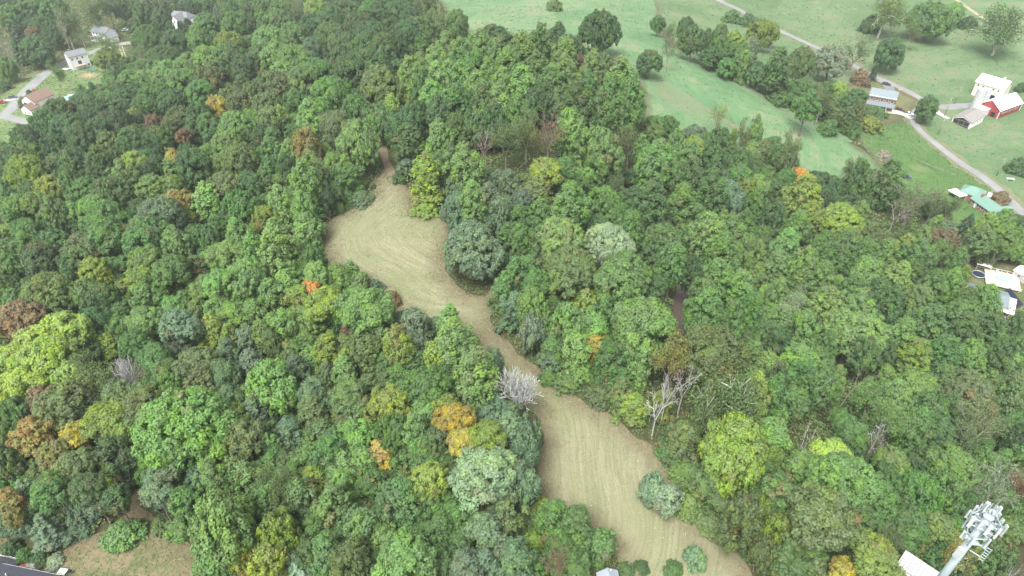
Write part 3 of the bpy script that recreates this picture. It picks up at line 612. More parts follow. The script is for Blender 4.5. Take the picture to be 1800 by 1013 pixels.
def tag(o, label, cat, group=None):
    o['label'] = label; o['category'] = cat
    if group: o['group'] = group
    return o
def empty(name, x, y, z, rz=0.0):
    o = bpy.data.objects.new(name, None); col.objects.link(o); o.location = (x, y, z); o.rotation_euler = (0, 0, rz); o.empty_display_size = .5
    return o
def part(name, me, parent, sc, rz, z, colr=None):
    o = bpy.data.objects.new(name, me); col.objects.link(o); o.parent = parent
    o.scale = sc; o.rotation_euler = (0, 0, rz); o.location = (0, 0, z)
    if colr is not None: o.color = colr
    return o
TREES = """-298.2 416.9 21.7 18.4 20.6 D c dark green conifer|5|25|40
-333.7 466.3 18.1 16.8 16.8 M g large mid green tree|1|40|25
-303.4 448.6 15.3 13.0 14.2 D g large dark green tree|4|24|40
-302.1 435.2 12.6 11.7 11.7 R g large rusty brown tree|4|24|40
-278.5 398.8 19.0 18.8 17.7 D g large dark green tree|4|40|38
-286.6 431.3 16.0 12.6 14.9 D g large dark green tree|5|40|24
-282.0 372.5 15.5 10.3 14.4 L g light green tree|6|43|40
-281.3 362.9 5.3 6.5 5.1 D b dark green bush|5|43|40
-293.4 404.3 16.1 12.0 15.2 D c dark green conifer|4|25|40
-277.1 430.6 24.6 10.4 20.9 W p olive pale-limbed tree|3|26|40
-271.1 433.3 24.7 10.5 21.0 W p olive pale-limbed tree|2|26|40
-270.6 455.1 23.6 13.1 20.0 W p olive pale-limbed tree|4|40|23
-267.6 467.0 22.7 12.3 19.3 W h olive thin-leaved tree|4|40|23
-263.4 477.7 18.6 13.7 17.3 W g large olive tree|3|23|40
-243.9 464.4 19.5 13.4 18.1 D g large dark green tree|6|40|23
-311.8 480.1 18.6 16.0 17.3 M g large mid green tree|4|40|26
-245.7 481.7 18.5 17.2 17.2 W g large olive tree|1|23|40
-221.7 442.4 19.5 12.8 15.1 D r large dark green tree|6|26|23
-333.4 489.1 16.2 16.3 15.1 M g large mid green tree|2|40|26
-283.0 381.6 21.4 5.7 17.1 N k grey bare dead tree|4|25|40
-268.4 413.7 22.7 6.1 18.2 N k grey bare dead tree|6|40|24
-232.7 394.2 19.6 10.7 9.6 W h olive thin-leaved tree|2|26|38
-233.7 390.1 13.4 14.6 12.4 Y g large yellow-green tree|6|23|38
-247.8 360.3 17.4 8.2 8.2 W h olive thin-leaved tree|5|26|25
-260.0 351.9 5.2 4.1 5.0 D b dark green bush|6|19|40
-257.2 340.8 6.1 4.9 6.0 W b olive bush|0|25|40
-253.0 336.6 4.7 4.4 4.6 D b dark green bush|0|25|43
-225.3 358.6 5.2 6.4 5.1 W b olive bush|0|38|17
-218.0 412.0 18.7 14.1 17.4 M g large mid green tree|6|25|23
-191.4 391.3 19.8 15.0 18.4 D r large dark green tree|0|23|18
-178.3 390.3 20.7 12.6 19.3 L r large light green tree|0|23|14
-209.6 382.9 17.7 8.5 10.6 W h olive thin-leaved tree|4|38|23
-198.0 473.3 12.0 10.2 11.4 B c bluish grey-green conifer|1|23|28
-184.7 419.9 19.9 13.2 13.2 M r large mid green tree|2|26|48
-161.1 406.0 21.0 16.5 19.5 M r large mid green tree|6|28|23
-159.9 426.7 19.3 13.5 17.9 D r large dark green tree|5|28|23
-153.6 370.4 18.4 13.1 12.6 Y r large yellow-green tree|4|24|28
-185.9 359.3 19.8 15.0 14.1 M r large mid green tree|6|28|24
-204.0 354.8 11.6 13.5 10.8 L g large light green tree|2|25|28
-214.9 353.2 10.6 10.8 9.8 M g mid green tree|0|38|29
-195.2 353.8 10.5 10.8 9.8 L g light green tree|6|43|23
-170.7 331.6 19.9 15.1 15.0 L r large light green tree|1|23|18
-161.7 335.9 20.0 15.2 15.1 L r large light green tree|5|28|38
-152.9 339.0 20.6 16.2 15.2 L r large light green tree|1|23|17
-142.3 338.3 19.9 15.2 16.4 M r large mid green tree|1|23|16
-125.1 311.4 18.4 13.1 14.2 D r large dark green tree|6|14|23
-139.2 307.2 19.1 14.0 14.0 W r large olive tree|2|23|17
-151.2 303.6 20.4 15.8 14.8 M r large mid green tree|1|23|39
-132.9 279.2 18.2 12.9 12.9 M r large mid green tree|5|14|26
-161.0 294.3 19.5 14.6 14.6 M r large mid green tree|2|26|17
-147.5 281.5 17.0 11.4 12.3 D r dark green tree|2|23|19
-192.6 322.8 12.5 12.6 11.6 D g large dark green tree|1|38|17
-175.2 307.9 12.0 12.1 11.1 D g large dark green tree|2|23|18
-201.1 322.2 12.7 10.9 11.8 M g mid green tree|1|24|17
-204.9 315.3 13.3 12.4 12.4 D g large dark green tree|1|25|29
-217.4 324.6 11.8 11.0 11.0 D g dark green tree|1|38|43
-222.3 313.8 14.2 13.2 13.2 M g large mid green tree|6|43|24
-207.0 281.1 19.3 14.4 17.9 D r large dark green tree|0|25|19
-212.8 273.2 16.4 10.6 13.6 D r dark green tree|2|25|43
-193.2 276.3 17.8 12.3 14.5 D r large dark green tree|6|43|38
-116.1 254.4 15.0 8.8 11.5 G r golden tree|3|23|17
-143.4 253.7 13.9 7.3 9.8 R r rusty brown tree|5|29|25
-115.4 220.3 12.6 5.7 7.0 R r small rusty brown tree|5|14|38
-130.2 249.5 15.6 9.5 11.3 W r olive tree|5|14|24
-119.4 243.8 16.0 10.0 12.9 D r dark green tree|3|38|14
-109.7 228.3 14.4 8.0 10.6 M r mid green tree|4|25|29
-176.4 298.7 9.6 7.1 8.9 Y g yellow-green tree|6|17|24
-169.2 272.1 17.6 12.1 16.4 D r large dark green tree|6|19|26
-167.7 256.1 17.1 11.5 14.6 D r dark green tree|1|38|39
-171.8 249.0 17.6 12.1 16.3 D r large dark green tree|3|26|18
-101.4 244.0 16.5 10.7 12.6 W r olive tree|4|26|29
-92.2 211.4 17.1 11.5 12.6 L r light green tree|4|29|38
-89.2 218.6 14.7 8.3 12.7 L r light green tree|4|26|14
-136.9 225.8 16.7 11.0 12.9 D r dark green tree|3|23|18
-124.2 219.5 15.9 9.9 12.7 D r dark green tree|3|24|17
-150.7 232.2 15.2 9.0 10.8 W r olive tree|6|17|25
-92.2 200.2 15.3 9.1 11.7 L r light green tree|4|24|14
-181.1 246.3 16.3 10.4 14.4 D r dark green tree|5|43|38
-190.8 241.7 16.2 10.3 12.2 M r mid green tree|2|25|43
-145.1 410.2 24.1 10.7 22.4 M v mid green vine-draped tree|6|48|23
-137.7 421.8 20.4 15.7 16.8 M r large mid green tree|5|48|23
-126.2 416.1 20.6 14.3 19.2 W h olive thin-leaved tree|3|23|48
-114.9 412.8 20.1 15.3 16.4 Y r large yellow-green tree|4|48|26
-131.6 393.0 20.5 15.9 17.1 M r large mid green tree|4|28|23
-95.6 367.9 20.6 17.0 15.9 D r large dark green tree|5|23|28
-91.7 384.0 20.1 15.4 14.5 D r large dark green tree|4|48|23
-74.4 342.8 19.7 14.9 14.0 D r large dark green tree|1|28|23
-74.7 377.7 19.1 14.0 13.7 M r large mid green tree|3|48|26
-65.3 365.3 20.3 15.7 14.7 D r large dark green tree|5|26|48
-55.9 355.0 20.0 15.3 14.3 D r large dark green tree|0|28|48
-67.2 398.1 4.1 9.1 4.4 G b golden yellow leaf patch in the dark canopy on the far ridge
-48.9 345.9 18.2 12.9 13.9 D r large dark green tree|1|28|48
-46.8 382.8 16.7 10.9 14.2 W r olive tree|2|48|23
-38.2 337.0 16.5 10.7 15.0 W r olive tree|5|48|28
-25.6 315.8 17.5 11.9 16.3 W r large olive tree|3|28|0
-31.3 320.8 11.2 9.4 10.4 D v dark green vine-draped tree|6|0|28
-41.8 313.6 17.4 11.9 12.8 M r large mid green tree|1|28|0
-45.9 304.0 18.5 13.3 14.5 D r large dark green tree|0|28|0
-55.3 311.0 19.5 14.5 15.8 D r large dark green tree|0|28|29
-65.0 317.5 19.0 13.9 15.1 D r large dark green tree|0|28|38
-75.9 324.2 19.2 14.2 14.2 D r large dark green tree|1|28|38
-87.6 332.7 19.5 14.6 14.6 M r large mid green tree|6|38|28
-105.4 366.6 19.7 14.9 14.0 D r large dark green tree|6|26|28
-111.8 352.6 20.2 15.5 15.4 M r large mid green tree|3|28|24
-125.7 356.9 20.4 15.7 15.7 L r large light green tree|3|28|25
-118.6 319.9 19.3 14.3 14.3 M r large mid green tree|5|29|23
-109.9 316.0 19.2 14.1 14.1 L r large light green tree|5|25|28
-99.0 306.0 18.8 13.7 13.7 L r large light green tree|3|28|38
-93.4 317.4 17.7 12.2 14.4 B r large bluish grey-green tree|2|28|25
-76.4 263.2 17.5 12.0 13.0 M r large mid green tree|2|28|25
-90.9 298.0 16.5 10.7 12.7 M r mid green tree|2|28|25
-80.8 312.8 16.6 8.4 15.4 W v olive vine-draped tree|1|28|25
-70.6 297.6 19.2 14.1 17.6 D r large dark green tree|1|28|25
-61.2 287.8 19.5 14.5 18.0 D r large dark green tree|1|28|17
-53.9 286.9 18.1 12.8 16.8 M r large mid green tree|0|28|17
-48.2 292.1 16.9 11.2 15.7 D r dark green tree|0|28|45
-61.6 254.8 18.4 13.1 15.3 D r large dark green tree|6|17|28
-54.5 259.2 18.5 13.2 14.5 D r large dark green tree|3|28|29
-51.6 278.5 14.0 9.2 13.1 D v dark green vine-draped tree|3|28|29
-45.8 229.5 19.7 14.8 18.1 W r large olive tree|4|29|28
-59.7 248.2 6.5 10.6 7.0 D b dark green bush|5|17|28
-62.7 223.0 19.4 14.5 16.0 M r large mid green tree|5|23|29
-78.3 248.1 18.8 13.6 14.0 W r large olive tree|4|29|23
-89.9 251.2 18.4 13.1 13.3 W r large olive tree|3|23|16
-87.3 229.4 16.6 10.8 12.7 W r olive tree|3|23|14
-97.6 284.4 16.9 11.2 12.1 L r light green tree|4|29|23
-64.9 205.6 19.1 9.1 13.4 L t light green tall tree|5|23|29
-77.4 231.1 14.9 8.6 12.2 M r mid green tree|3|29|26
-55.5 200.6 16.6 10.9 12.8 W r olive tree|2|29|23
-52.5 215.8 15.6 9.5 13.9 M r mid green tree|3|28|17
-61.2 205.6 14.8 8.5 12.8 D r dark green tree|6|26|29
-81.4 215.4 15.6 9.6 12.3 W r olive tree|3|29|24
-78.5 217.1 14.1 5.5 13.1 Y v yellow-green vine-draped tree|3|29|24
-79.8 202.5 14.7 7.9 13.7 D r dark green tree|3|29|25
-75.7 196.8 14.9 9.0 13.8 M v mid green vine-draped tree|5|25|29
-64.5 193.7 15.5 9.4 14.4 O r orange-tinged tree|6|25|29
-61.2 197.5 6.4 7.0 7.0 R b rusty brown bush|3|14|23
-46.6 188.1 18.5 12.4 17.6 L r large light green tree|1|29|23
-56.6 171.8 18.7 8.6 12.6 L t light green tall tree|3|14|23
-33.4 259.3 21.3 11.6 16.9 M t mid green tall tree|0|28|8
-25.0 258.8 21.2 11.5 16.8 L t light green tall tree|1|28|8
-28.1 244.1 20.8 11.0 16.1 L t light green tall tree|4|48|29
-18.7 251.5 21.0 11.2 16.4 L t light green tall tree|3|48|29
-6.7 274.4 18.2 12.9 12.2 D r large dark green tree|1|48|14
-12.3 262.6 20.6 10.9 15.9 L t light green tall tree|2|48|29
-5.0 251.6 21.0 11.2 16.4 L t light green tall tree|2|48|16
-1.2 244.4 19.5 9.5 14.1 L t light green tall tree|6|16|48
-37.2 241.2 18.9 8.8 16.9 L t light green tall tree|1|28|11
-33.1 243.1 18.9 8.8 16.1 L t light green tall tree|6|16|28
-25.4 227.1 20.3 10.4 15.2 L t light green tall tree|6|45|28
-21.4 231.3 19.8 9.9 15.3 L t light green tall tree|6|17|48
-16.4 231.3 20.4 10.5 15.4 L t light green tall tree|2|48|17
-8.4 237.1 18.7 8.6 15.8 L t light green tall tree|3|48|16
-12.8 243.5 19.5 9.5 14.1 M t mid green tall tree|2|48|14
-3.4 223.4 19.6 9.6 14.9 L t light green tall tree|5|16|48
-11.9 221.5 19.5 9.5 14.0 L t light green tall tree|5|14|48
-30.0 225.7 19.1 9.0 15.2 M t mid green tall tree|2|28|45
-25.9 212.8 19.8 9.9 14.5 L t light green tall tree|3|29|48
-17.7 205.8 21.8 12.2 17.8 M t mid green tall tree|5|0|29
-10.2 206.7 20.7 11.0 16.0 M t mid green tall tree|4|0|29
-4.9 208.9 19.7 9.8 14.3 L t light green tall tree|4|0|29
-37.5 229.0 11.9 10.0 11.1 Y v yellow-green vine-draped tree|3|28|16
-39.7 212.0 15.5 7.4 14.4 Y v yellow-green vine-draped tree|2|29|28
-43.0 205.9 15.8 9.8 14.7 M r mid green tree|6|28|29
-30.3 205.6 15.8 9.7 12.4 D r dark green tree|2|29|48
-34.1 200.1 16.1 10.2 15.0 D r dark green tree|1|29|48
-23.4 203.0 19.0 8.9 13.2 D t dark green tall tree|3|28|45
-17.4 197.8 15.1 8.9 13.2 M r mid green tree|6|1|29
-32.1 194.0 13.0 11.1 12.3 M v mid green vine-draped tree|0|29|1
-21.3 183.4 20.0 10.1 18.4 L t light green tall tree|5|11|28
-13.1 169.9 20.0 10.1 14.8 L t light green tall tree|3|14|0
-24.0 170.4 17.1 6.5 9.8 Y t yellow-green tall tree|5|48|14
-17.8 175.5 17.3 6.9 12.4 M t mid green tall tree|4|45|28
-11.7 199.9 15.6 9.6 14.5 M r mid green tree|3|29|1
-5.8 200.5 18.4 8.3 15.8 D t dark green tall tree|4|16|48
-7.9 186.4 16.4 7.6 13.1 N k grey bare dead tree|4|0|14
-2.0 188.3 17.4 9.2 16.2 W h olive thin-leaved tree|4|45|48
37.5 296.4 19.6 16.5 18.2 D g large lone dark green tree standing on the open meadow slope
55.6 272.1 12.3 9.5 11.5 D g smaller round lone green tree on the meadow by the faint track
25.1 422.0 6.7 9.5 7.3 W b olive bush|4|0|48
76.0 363.0 11.1 7.9 10.3 M g mid green tree|6|35|0
69.8 306.7 14.7 5.2 7.7 W h olive thin-leaved tree|2|0|35
65.3 282.4 16.9 7.6 9.2 W h olive thin-leaved tree|6|2|0
87.3 347.2 15.0 9.3 13.9 D g dark green tree|5|35|0
80.2 305.0 16.6 10.5 15.4 M g mid green tree|4|2|48
90.9 321.7 14.0 8.7 13.0 D g dark green tree|6|35|1
111.5 368.6 11.9 8.1 11.0 W g olive tree|3|1|35
94.4 307.5 15.0 11.4 14.0 M g mid green tree|3|1|35
109.9 339.6 13.7 10.9 12.7 Y g yellow-green tree|3|1|35
102.6 304.9 15.1 10.6 14.0 M g mid green tree|4|2|0
135.0 374.0 17.9 13.7 16.7 Y g large yellow-green tree|4|1|35
87.9 298.6 10.5 8.9 9.8 D g dark green tree|2|1|35
94.2 293.7 9.4 9.6 8.8 M g mid green tree|3|1|2
101.5 295.0 14.5 8.2 13.9 L v light green vine-draped tree|4|2|0
114.2 326.9 15.2 10.5 14.1 B g bluish grey-green tree|2|1|47
107.5 293.0 12.0 11.1 11.1 D g dark green tree|3|1|4
110.7 289.2 9.6 8.1 9.0 D g dark green tree|4|2|1
140.2 446.4 8.7 10.7 8.4 M b mid green bush|4|0|35
148.4 440.7 9.2 10.6 8.9 D b dark green bush|4|0|35
11.1 266.3 21.4 11.7 17.1 M t mid green tall tree|1|48|8
18.3 267.1 20.8 11.0 16.1 D t dark green tall tree|5|28|1
3.8 254.6 21.1 11.3 16.5 L t light green tall tree|4|28|1
19.3 250.5 20.9 11.2 16.3 L t light green tall tree|5|28|1
24.6 262.0 17.3 7.0 13.3 D t dark green tall tree|0|0|17
9.0 238.7 19.4 9.4 13.8 M t mid green tall tree|6|29|0
25.6 254.7 13.0 6.1 12.1 R r small rusty brown tree|1|0|16
13.4 227.4 19.1 9.1 15.3 L t light green tall tree|2|0|14
18.3 233.4 20.4 10.6 15.5 L t light green tall tree|1|0|17
29.0 240.3 20.7 10.9 15.9 L t light green tall tree|1|0|45
26.5 229.3 18.0 7.8 13.9 M t mid green tall tree|2|1|29
35.0 256.8 14.2 7.7 11.2 W r olive tree|0|0|12
39.0 236.3 23.1 13.7 19.8 L t light green tall tree|0|1|17
34.5 227.1 21.0 11.2 16.9 M t mid green tall tree|1|1|14
41.6 229.7 21.7 12.1 20.2 M t mid green tall tree|1|1|45
36.7 218.5 21.4 11.7 17.0 M t mid green tall tree|1|1|36
21.4 216.9 21.8 12.2 17.7 M t mid green tall tree|2|0|45
3.4 222.6 21.3 11.6 16.9 L t light green tall tree|5|29|0
6.2 218.1 15.6 9.5 14.5 D r dark green tree|5|14|0
11.3 218.6 18.3 8.1 15.9 D t dark green tall tree|3|0|16
18.9 202.5 20.8 11.0 17.3 L t light green tall tree|3|0|15
29.4 215.7 21.2 11.5 16.8 M t mid green tall tree|2|1|16
14.9 219.8 15.1 8.9 12.5 W r olive tree|3|0|16
1.6 204.7 19.1 9.0 13.3 M t mid green tall tree|4|29|1
27.6 198.5 20.3 15.6 18.8 L r large light green tree|2|1|36
39.8 209.5 16.1 7.5 13.7 W h olive thin-leaved tree|6|11|1
43.7 209.2 17.2 6.8 11.1 L t light green tall tree|6|12|1
52.1 228.7 8.1 7.0 7.5 M g mid green tree|6|8|1
58.0 234.2 9.0 7.1 8.4 M g mid green tree|2|1|8
57.6 218.2 18.0 7.8 15.1 L t light green tall tree|3|1|8
69.1 237.6 7.1 8.6 6.6 B g bluish grey-green tree|6|33|1
49.0 205.1 21.2 11.5 16.8 L t light green tall tree|5|8|1
61.9 212.6 19.7 9.8 14.4 L t light green tall tree|6|33|1
65.3 222.9 14.4 8.0 9.6 Y r yellow-green tree|6|33|1
71.2 225.7 15.6 9.6 14.4 M r mid green tree|2|1|33
77.1 232.5 14.6 8.3 12.9 D r dark green tree|2|27|48
78.7 242.7 15.0 6.1 12.5 Y h yellow-green thin-leaved tree|4|27|1
84.5 238.6 11.1 3.9 10.3 Y v yellow-green vine-draped tree|6|48|27
87.3 239.4 15.0 6.1 10.6 W h olive thin-leaved tree|5|0|27
93.8 242.5 16.7 6.3 15.6 L v light green vine-draped tree|5|1|27
79.8 231.1 10.5 10.6 9.7 M v mid green vine-draped tree|5|33|1
83.7 225.0 15.7 9.7 12.5 D r dark green tree|6|0|27
7.9 195.0 14.2 6.9 11.4 W k olive dead tree|4|16|0
36.7 211.7 13.7 7.5 10.9 N k grey bare dead tree|6|11|1
4.2 195.4 17.6 9.4 14.6 W h olive thin-leaved tree|4|16|0
11.1 196.7 17.6 9.5 14.8 R h rusty brown thin-leaved tree|4|16|0
146.2 389.4 15.3 9.5 14.2 Y g yellow-green tree|4|1|35
113.6 285.9 23.2 12.2 17.8 M t mid green tall tree|4|4|0
141.1 327.6 17.1 12.3 15.9 W g large olive tree|4|0|3
158.7 335.0 20.0 17.6 18.6 P g large pale grey-green tree|2|2|1
180.5 357.9 22.2 16.9 18.9 D h dark green thin-leaved tree|1|35|8
207.0 371.9 20.1 16.6 18.7 D g large dark green tree|4|2|35
183.1 348.0 9.5 8.8 9.2 R b rusty brown bush|5|27|35
194.4 358.0 9.9 5.4 9.4 D c dark green conifer|5|35|2
154.2 309.8 8.9 10.4 8.3 Y g yellow-green tree|4|27|35
149.7 298.6 6.9 6.2 6.7 M b mid green bush|4|27|35
160.7 303.9 9.5 11.0 8.8 D g dark green tree|5|1|4
132.0 299.2 9.2 10.7 8.6 M g mid green tree|5|1|2
119.9 262.0 20.6 9.6 12.7 M t mid green tall tree|3|35|8
130.9 273.2 17.6 8.5 8.5 W h olive thin-leaved tree|2|2|1
115.8 283.9 7.7 8.8 7.5 M b mid green bush|4|4|0
142.2 281.4 8.4 10.4 8.1 W b olive bush|5|35|27
123.4 285.7 8.7 8.1 8.1 D g dark green tree|5|1|2
135.9 271.6 6.7 8.7 6.5 M b mid green bush|3|27|35
148.8 276.3 6.9 8.8 6.7 M b mid green bush|3|2|27
161.3 287.4 6.1 11.4 5.9 Y b yellow-green bush|6|27|2
173.6 302.5 4.1 7.1 4.0 M b mid green bush|1|2|34
197.1 305.5 14.1 10.4 13.1 D g dark green tree|4|2|4
229.3 431.4 27.0 22.7 23.8 L p pale-limbed sycamore at the top of the pasture
228.9 443.4 11.4 11.8 11.1 D b dark green bush|0|35|27
252.8 423.1 24.1 22.4 22.4 M g large mid green tree|6|1|47
280.8 449.3 15.0 15.1 13.9 L g large light green tree|4|47|35
235.0 405.6 18.0 8.9 11.0 W h olive thin-leaved tree|2|35|3
282.4 398.5 27.0 24.3 26.2 M p mid green pale-limbed tree|1|47|34
290.8 444.0 8.2 9.6 8.0 D b dark green bush|5|2|47
270.5 349.6 5.6 4.5 5.5 D b dark green bush|5|6|47
221.5 265.0 6.4 7.8 7.0 D b dark green bush|3|3|44
104.1 234.7 14.8 8.5 11.2 W r olive tree|1|27|1
100.3 237.7 14.8 8.5 13.4 M r mid green tree|1|27|0
106.7 240.1 16.9 8.6 13.4 W h olive thin-leaved tree|3|34|0
136.1 238.1 17.0 8.7 12.6 W h olive thin-leaved tree|3|27|4
160.4 264.8 4.1 6.0 4.4 N b grey bare bush|4|2|34
-190.1 231.1 17.1 11.4 11.4 D r dark green tree|3|25|43
-171.6 213.8 17.6 12.1 13.3 Y r large yellow-green tree|3|25|43
-149.0 191.4 14.8 8.5 9.2 Y r yellow-green tree|4|43|38
-164.1 219.3 14.4 8.0 9.6 W r olive tree|4|43|26
-156.3 217.2 16.0 10.1 14.8 D r dark green tree|3|24|18
-137.2 203.0 18.2 8.0 12.3 M t mid green tall tree|4|43|23
-136.3 209.9 14.1 7.6 11.0 W r olive tree|2|38|39
-122.0 197.1 14.8 8.5 8.3 Y r yellow-green tree|5|17|25
-118.7 184.1 18.2 8.0 11.9 L t light green tall tree|5|17|25
-115.0 189.0 13.6 7.0 9.3 D r small dark green tree|3|25|17
-113.5 194.7 13.3 6.5 12.2 D r small dark green tree|3|38|17
-109.9 198.5 12.8 5.9 9.9 G r small golden tree|5|17|38
-97.1 185.7 17.3 11.7 13.8 D r large dark green tree|4|24|17
-83.8 188.3 15.9 9.9 13.5 W r olive tree|4|38|14
-90.6 188.2 13.1 6.3 9.3 L r small light green tree|4|25|14
-134.5 193.8 14.3 7.8 9.4 D r dark green tree|5|19|38
-138.6 187.5 17.3 7.0 13.5 M t mid green tall tree|6|39|25
-130.4 181.4 15.4 9.3 10.2 M r mid green tree|2|25|39
-155.5 183.4 14.1 7.6 8.3 L r light green tree|4|25|43
-149.7 183.2 13.6 7.0 8.4 L r small light green tree|5|26|43
-133.8 169.1 17.9 7.6 11.6 M t mid green tall tree|4|24|18
-130.6 171.5 13.3 6.6 8.0 L r small light green tree|4|18|38
-118.6 175.1 17.0 11.4 11.7 D r dark green tree|4|18|23
-121.8 170.0 15.1 8.8 8.6 L r light green tree|5|39|25
-113.1 160.1 17.4 11.8 11.2 M r large mid green tree|4|24|19
-106.2 175.3 15.6 9.5 9.2 L r light green tree|4|19|23
-101.8 177.1 13.4 6.6 8.0 L r small light green tree|4|19|23
-95.6 166.1 14.9 8.6 9.4 O r orange-tinged tree|4|25|17
-96.2 157.6 17.6 12.1 11.5 B r large bluish grey-green tree|4|19|23
-106.6 165.3 13.6 6.9 7.5 D r small dark green tree|4|39|26
-87.0 168.3 14.5 11.1 13.5 L v light green vine-draped tree|3|17|25
-74.2 159.5 15.5 9.4 11.2 M r mid green tree|3|17|26
-83.1 172.2 15.0 8.7 8.7 W r olive tree|4|25|14
-76.1 173.3 13.7 7.0 8.5 D r dark green tree|3|29|43
-96.4 148.4 17.7 12.2 11.6 M r large mid green tree|4|39|26
-109.8 152.2 16.7 10.9 10.4 M r mid green tree|4|19|38
-114.0 148.4 16.1 10.2 11.3 W r olive tree|3|19|40
-133.9 150.5 16.7 11.0 11.3 M r mid green tree|1|43|26
-125.3 145.9 16.5 10.7 12.7 D r dark green tree|3|18|25
-126.0 154.3 14.7 8.3 8.1 D r dark green tree|5|26|18
-139.9 163.3 14.5 8.1 8.1 M r mid green tree|2|43|26
-148.8 166.7 12.4 5.4 7.5 Y r small yellow-green tree|2|43|25
-86.4 143.6 17.1 6.7 10.5 L t light green tall tree|4|39|23
-92.7 163.6 8.9 7.0 8.3 Y v yellow-green vine-draped tree|4|43|29
-91.4 137.5 15.7 9.7 10.7 L r light green tree|5|23|19
-83.9 133.2 15.1 8.9 8.6 M r mid green tree|4|43|14
-80.3 147.3 14.0 7.4 10.5 M r mid green tree|4|18|29
-71.0 138.0 14.9 8.6 8.6 L r light green tree|4|18|29
-81.3 139.6 10.0 8.3 9.3 W v olive vine-draped tree|4|43|14
-70.5 128.2 13.5 6.8 7.4 L r small light green tree|4|18|14
-63.8 128.4 15.7 9.6 11.4 L r light green tree|4|19|29
-64.4 138.5 16.5 6.0 10.4 L t light green tall tree|6|25|17
-106.6 138.3 14.6 8.3 9.9 Y r yellow-green tree|2|43|14
-95.2 137.7 9.8 9.9 9.1 Y v yellow-green vine-draped tree|2|19|23
-101.0 139.7 5.9 5.7 6.4 G b golden bush|2|19|26
-113.6 129.3 17.4 11.9 11.3 W r large olive tree|2|18|25
-105.6 130.3 14.0 7.5 9.8 M r mid green tree|2|43|17
-99.8 128.2 13.6 6.9 9.1 M r small mid green tree|5|17|43
-124.8 130.0 14.1 7.5 8.3 M r mid green tree|6|18|43
-115.9 135.4 12.6 5.6 5.7 L r small light green tree|2|18|38
-57.2 165.3 19.8 9.3 13.5 L t light green tall tree|2|14|26
-62.0 157.2 17.4 7.1 13.2 L t light green tall tree|5|23|17
-56.0 154.8 16.8 6.2 12.7 L t light green tall tree|6|18|29
-55.2 152.4 11.0 8.6 10.5 L v light green vine-draped tree|3|29|19
-55.5 164.6 9.2 6.1 8.7 M v mid green vine-draped tree|6|19|29
-52.4 165.6 12.2 5.0 11.6 D r small dark green tree|3|17|28
-47.6 176.4 10.2 9.5 9.7 M v mid green vine-draped tree|1|29|19
-50.3 168.0 3.8 3.9 3.7 W b low olive bush|5|28|17
-44.3 172.2 3.9 7.4 3.8 B b bluish grey-green bush|3|29|17
-48.1 171.4 5.5 4.4 5.4 M b mid green bush|3|17|28
-34.2 182.3 4.0 4.1 3.8 M b mid green bush|0|29|11
-24.0 170.3 14.6 9.7 13.8 Y v yellow-green vine-draped tree|1|29|8
-24.9 165.4 3.7 6.7 3.6 Y b yellow-green bush|1|14|1
-10.1 152.5 18.9 8.3 12.5 L t light green tall tree|3|45|28
-14.2 153.7 15.2 8.5 14.4 B r bluish grey-green tree|4|28|11
-9.6 136.8 16.7 14.5 15.9 B g large grey-green many-stemmed tree bulging into the upper clearing
-57.5 136.6 20.2 10.4 15.2 L t light green tall tree|1|17|26
-66.3 154.5 13.3 6.5 10.3 Y r small yellow-green tree|6|26|17
-59.3 143.3 7.8 7.9 7.2 L v light green vine-draped tree|1|17|38
-49.2 135.4 13.6 6.6 12.9 M r small mid green tree|1|17|28
-47.0 129.0 13.1 6.3 6.8 L r small light green tree|0|17|29
-47.0 123.8 11.9 4.7 4.8 O r small tree with a vivid orange crown below the upper clearing
-49.2 121.7 12.6 5.6 6.0 Y r small yellow-green tree|0|17|19
-42.4 117.6 14.6 8.2 8.0 Y r yellow-green tree|0|17|36
-41.0 132.5 3.6 5.9 3.5 M b mid green bush|1|17|45
-35.0 133.2 4.2 5.1 4.1 B b bluish grey-green bush|5|45|17
-32.5 113.9 16.8 11.1 10.6 L r light green tree|6|15|17
-29.7 128.4 4.1 4.9 4.0 R b rusty brown bush|6|39|16
-45.4 142.3 1.6 3.1 1.6 N b low grey bare bush|3|17|14
-3.6 153.9 13.2 6.4 10.3 B r small bluish grey-green tree|1|16|0
-1.3 148.6 8.5 5.9 7.9 M v mid green vine-draped tree|3|15|48
-1.7 141.4 5.3 4.8 5.1 M b mid green bush|1|16|8
2.7 159.0 12.9 6.0 9.0 B r small bluish grey-green tree|6|1|16
7.3 170.4 10.9 11.1 10.1 W v olive vine-draped tree|5|1|16
9.8 175.5 15.5 9.4 9.0 Y r yellow-green tree|4|8|28
15.8 183.5 13.9 7.3 7.9 M r mid green tree|4|16|1
15.6 155.6 19.2 9.1 13.4 L t light green tall tree|4|15|1
26.9 173.2 14.7 8.4 12.7 L r light green tree|5|28|8
33.4 187.0 15.7 7.0 14.6 D h dark green thin-leaved tree|3|8|48
30.3 159.4 16.6 6.1 9.2 M t mid green tall tree|5|48|8
45.0 197.9 22.1 12.5 18.2 L t light green tall tree|4|8|0
54.2 201.8 18.9 8.8 14.3 M t mid green tall tree|4|8|1
61.6 206.5 19.6 9.7 14.2 M t mid green tall tree|5|33|1
67.6 202.3 21.4 11.7 17.0 M t mid green tall tree|6|16|27
75.8 207.6 16.5 10.7 14.7 B r bluish grey-green tree|2|27|16
42.6 178.9 20.9 11.1 16.2 D t dark green tall tree|3|8|0
54.7 188.4 20.9 11.1 16.2 L t light green tall tree|3|27|16
31.4 151.9 18.3 8.1 12.0 M t mid green tall tree|4|0|12
12.2 136.4 17.7 12.2 11.8 L r large light green tree|6|27|16
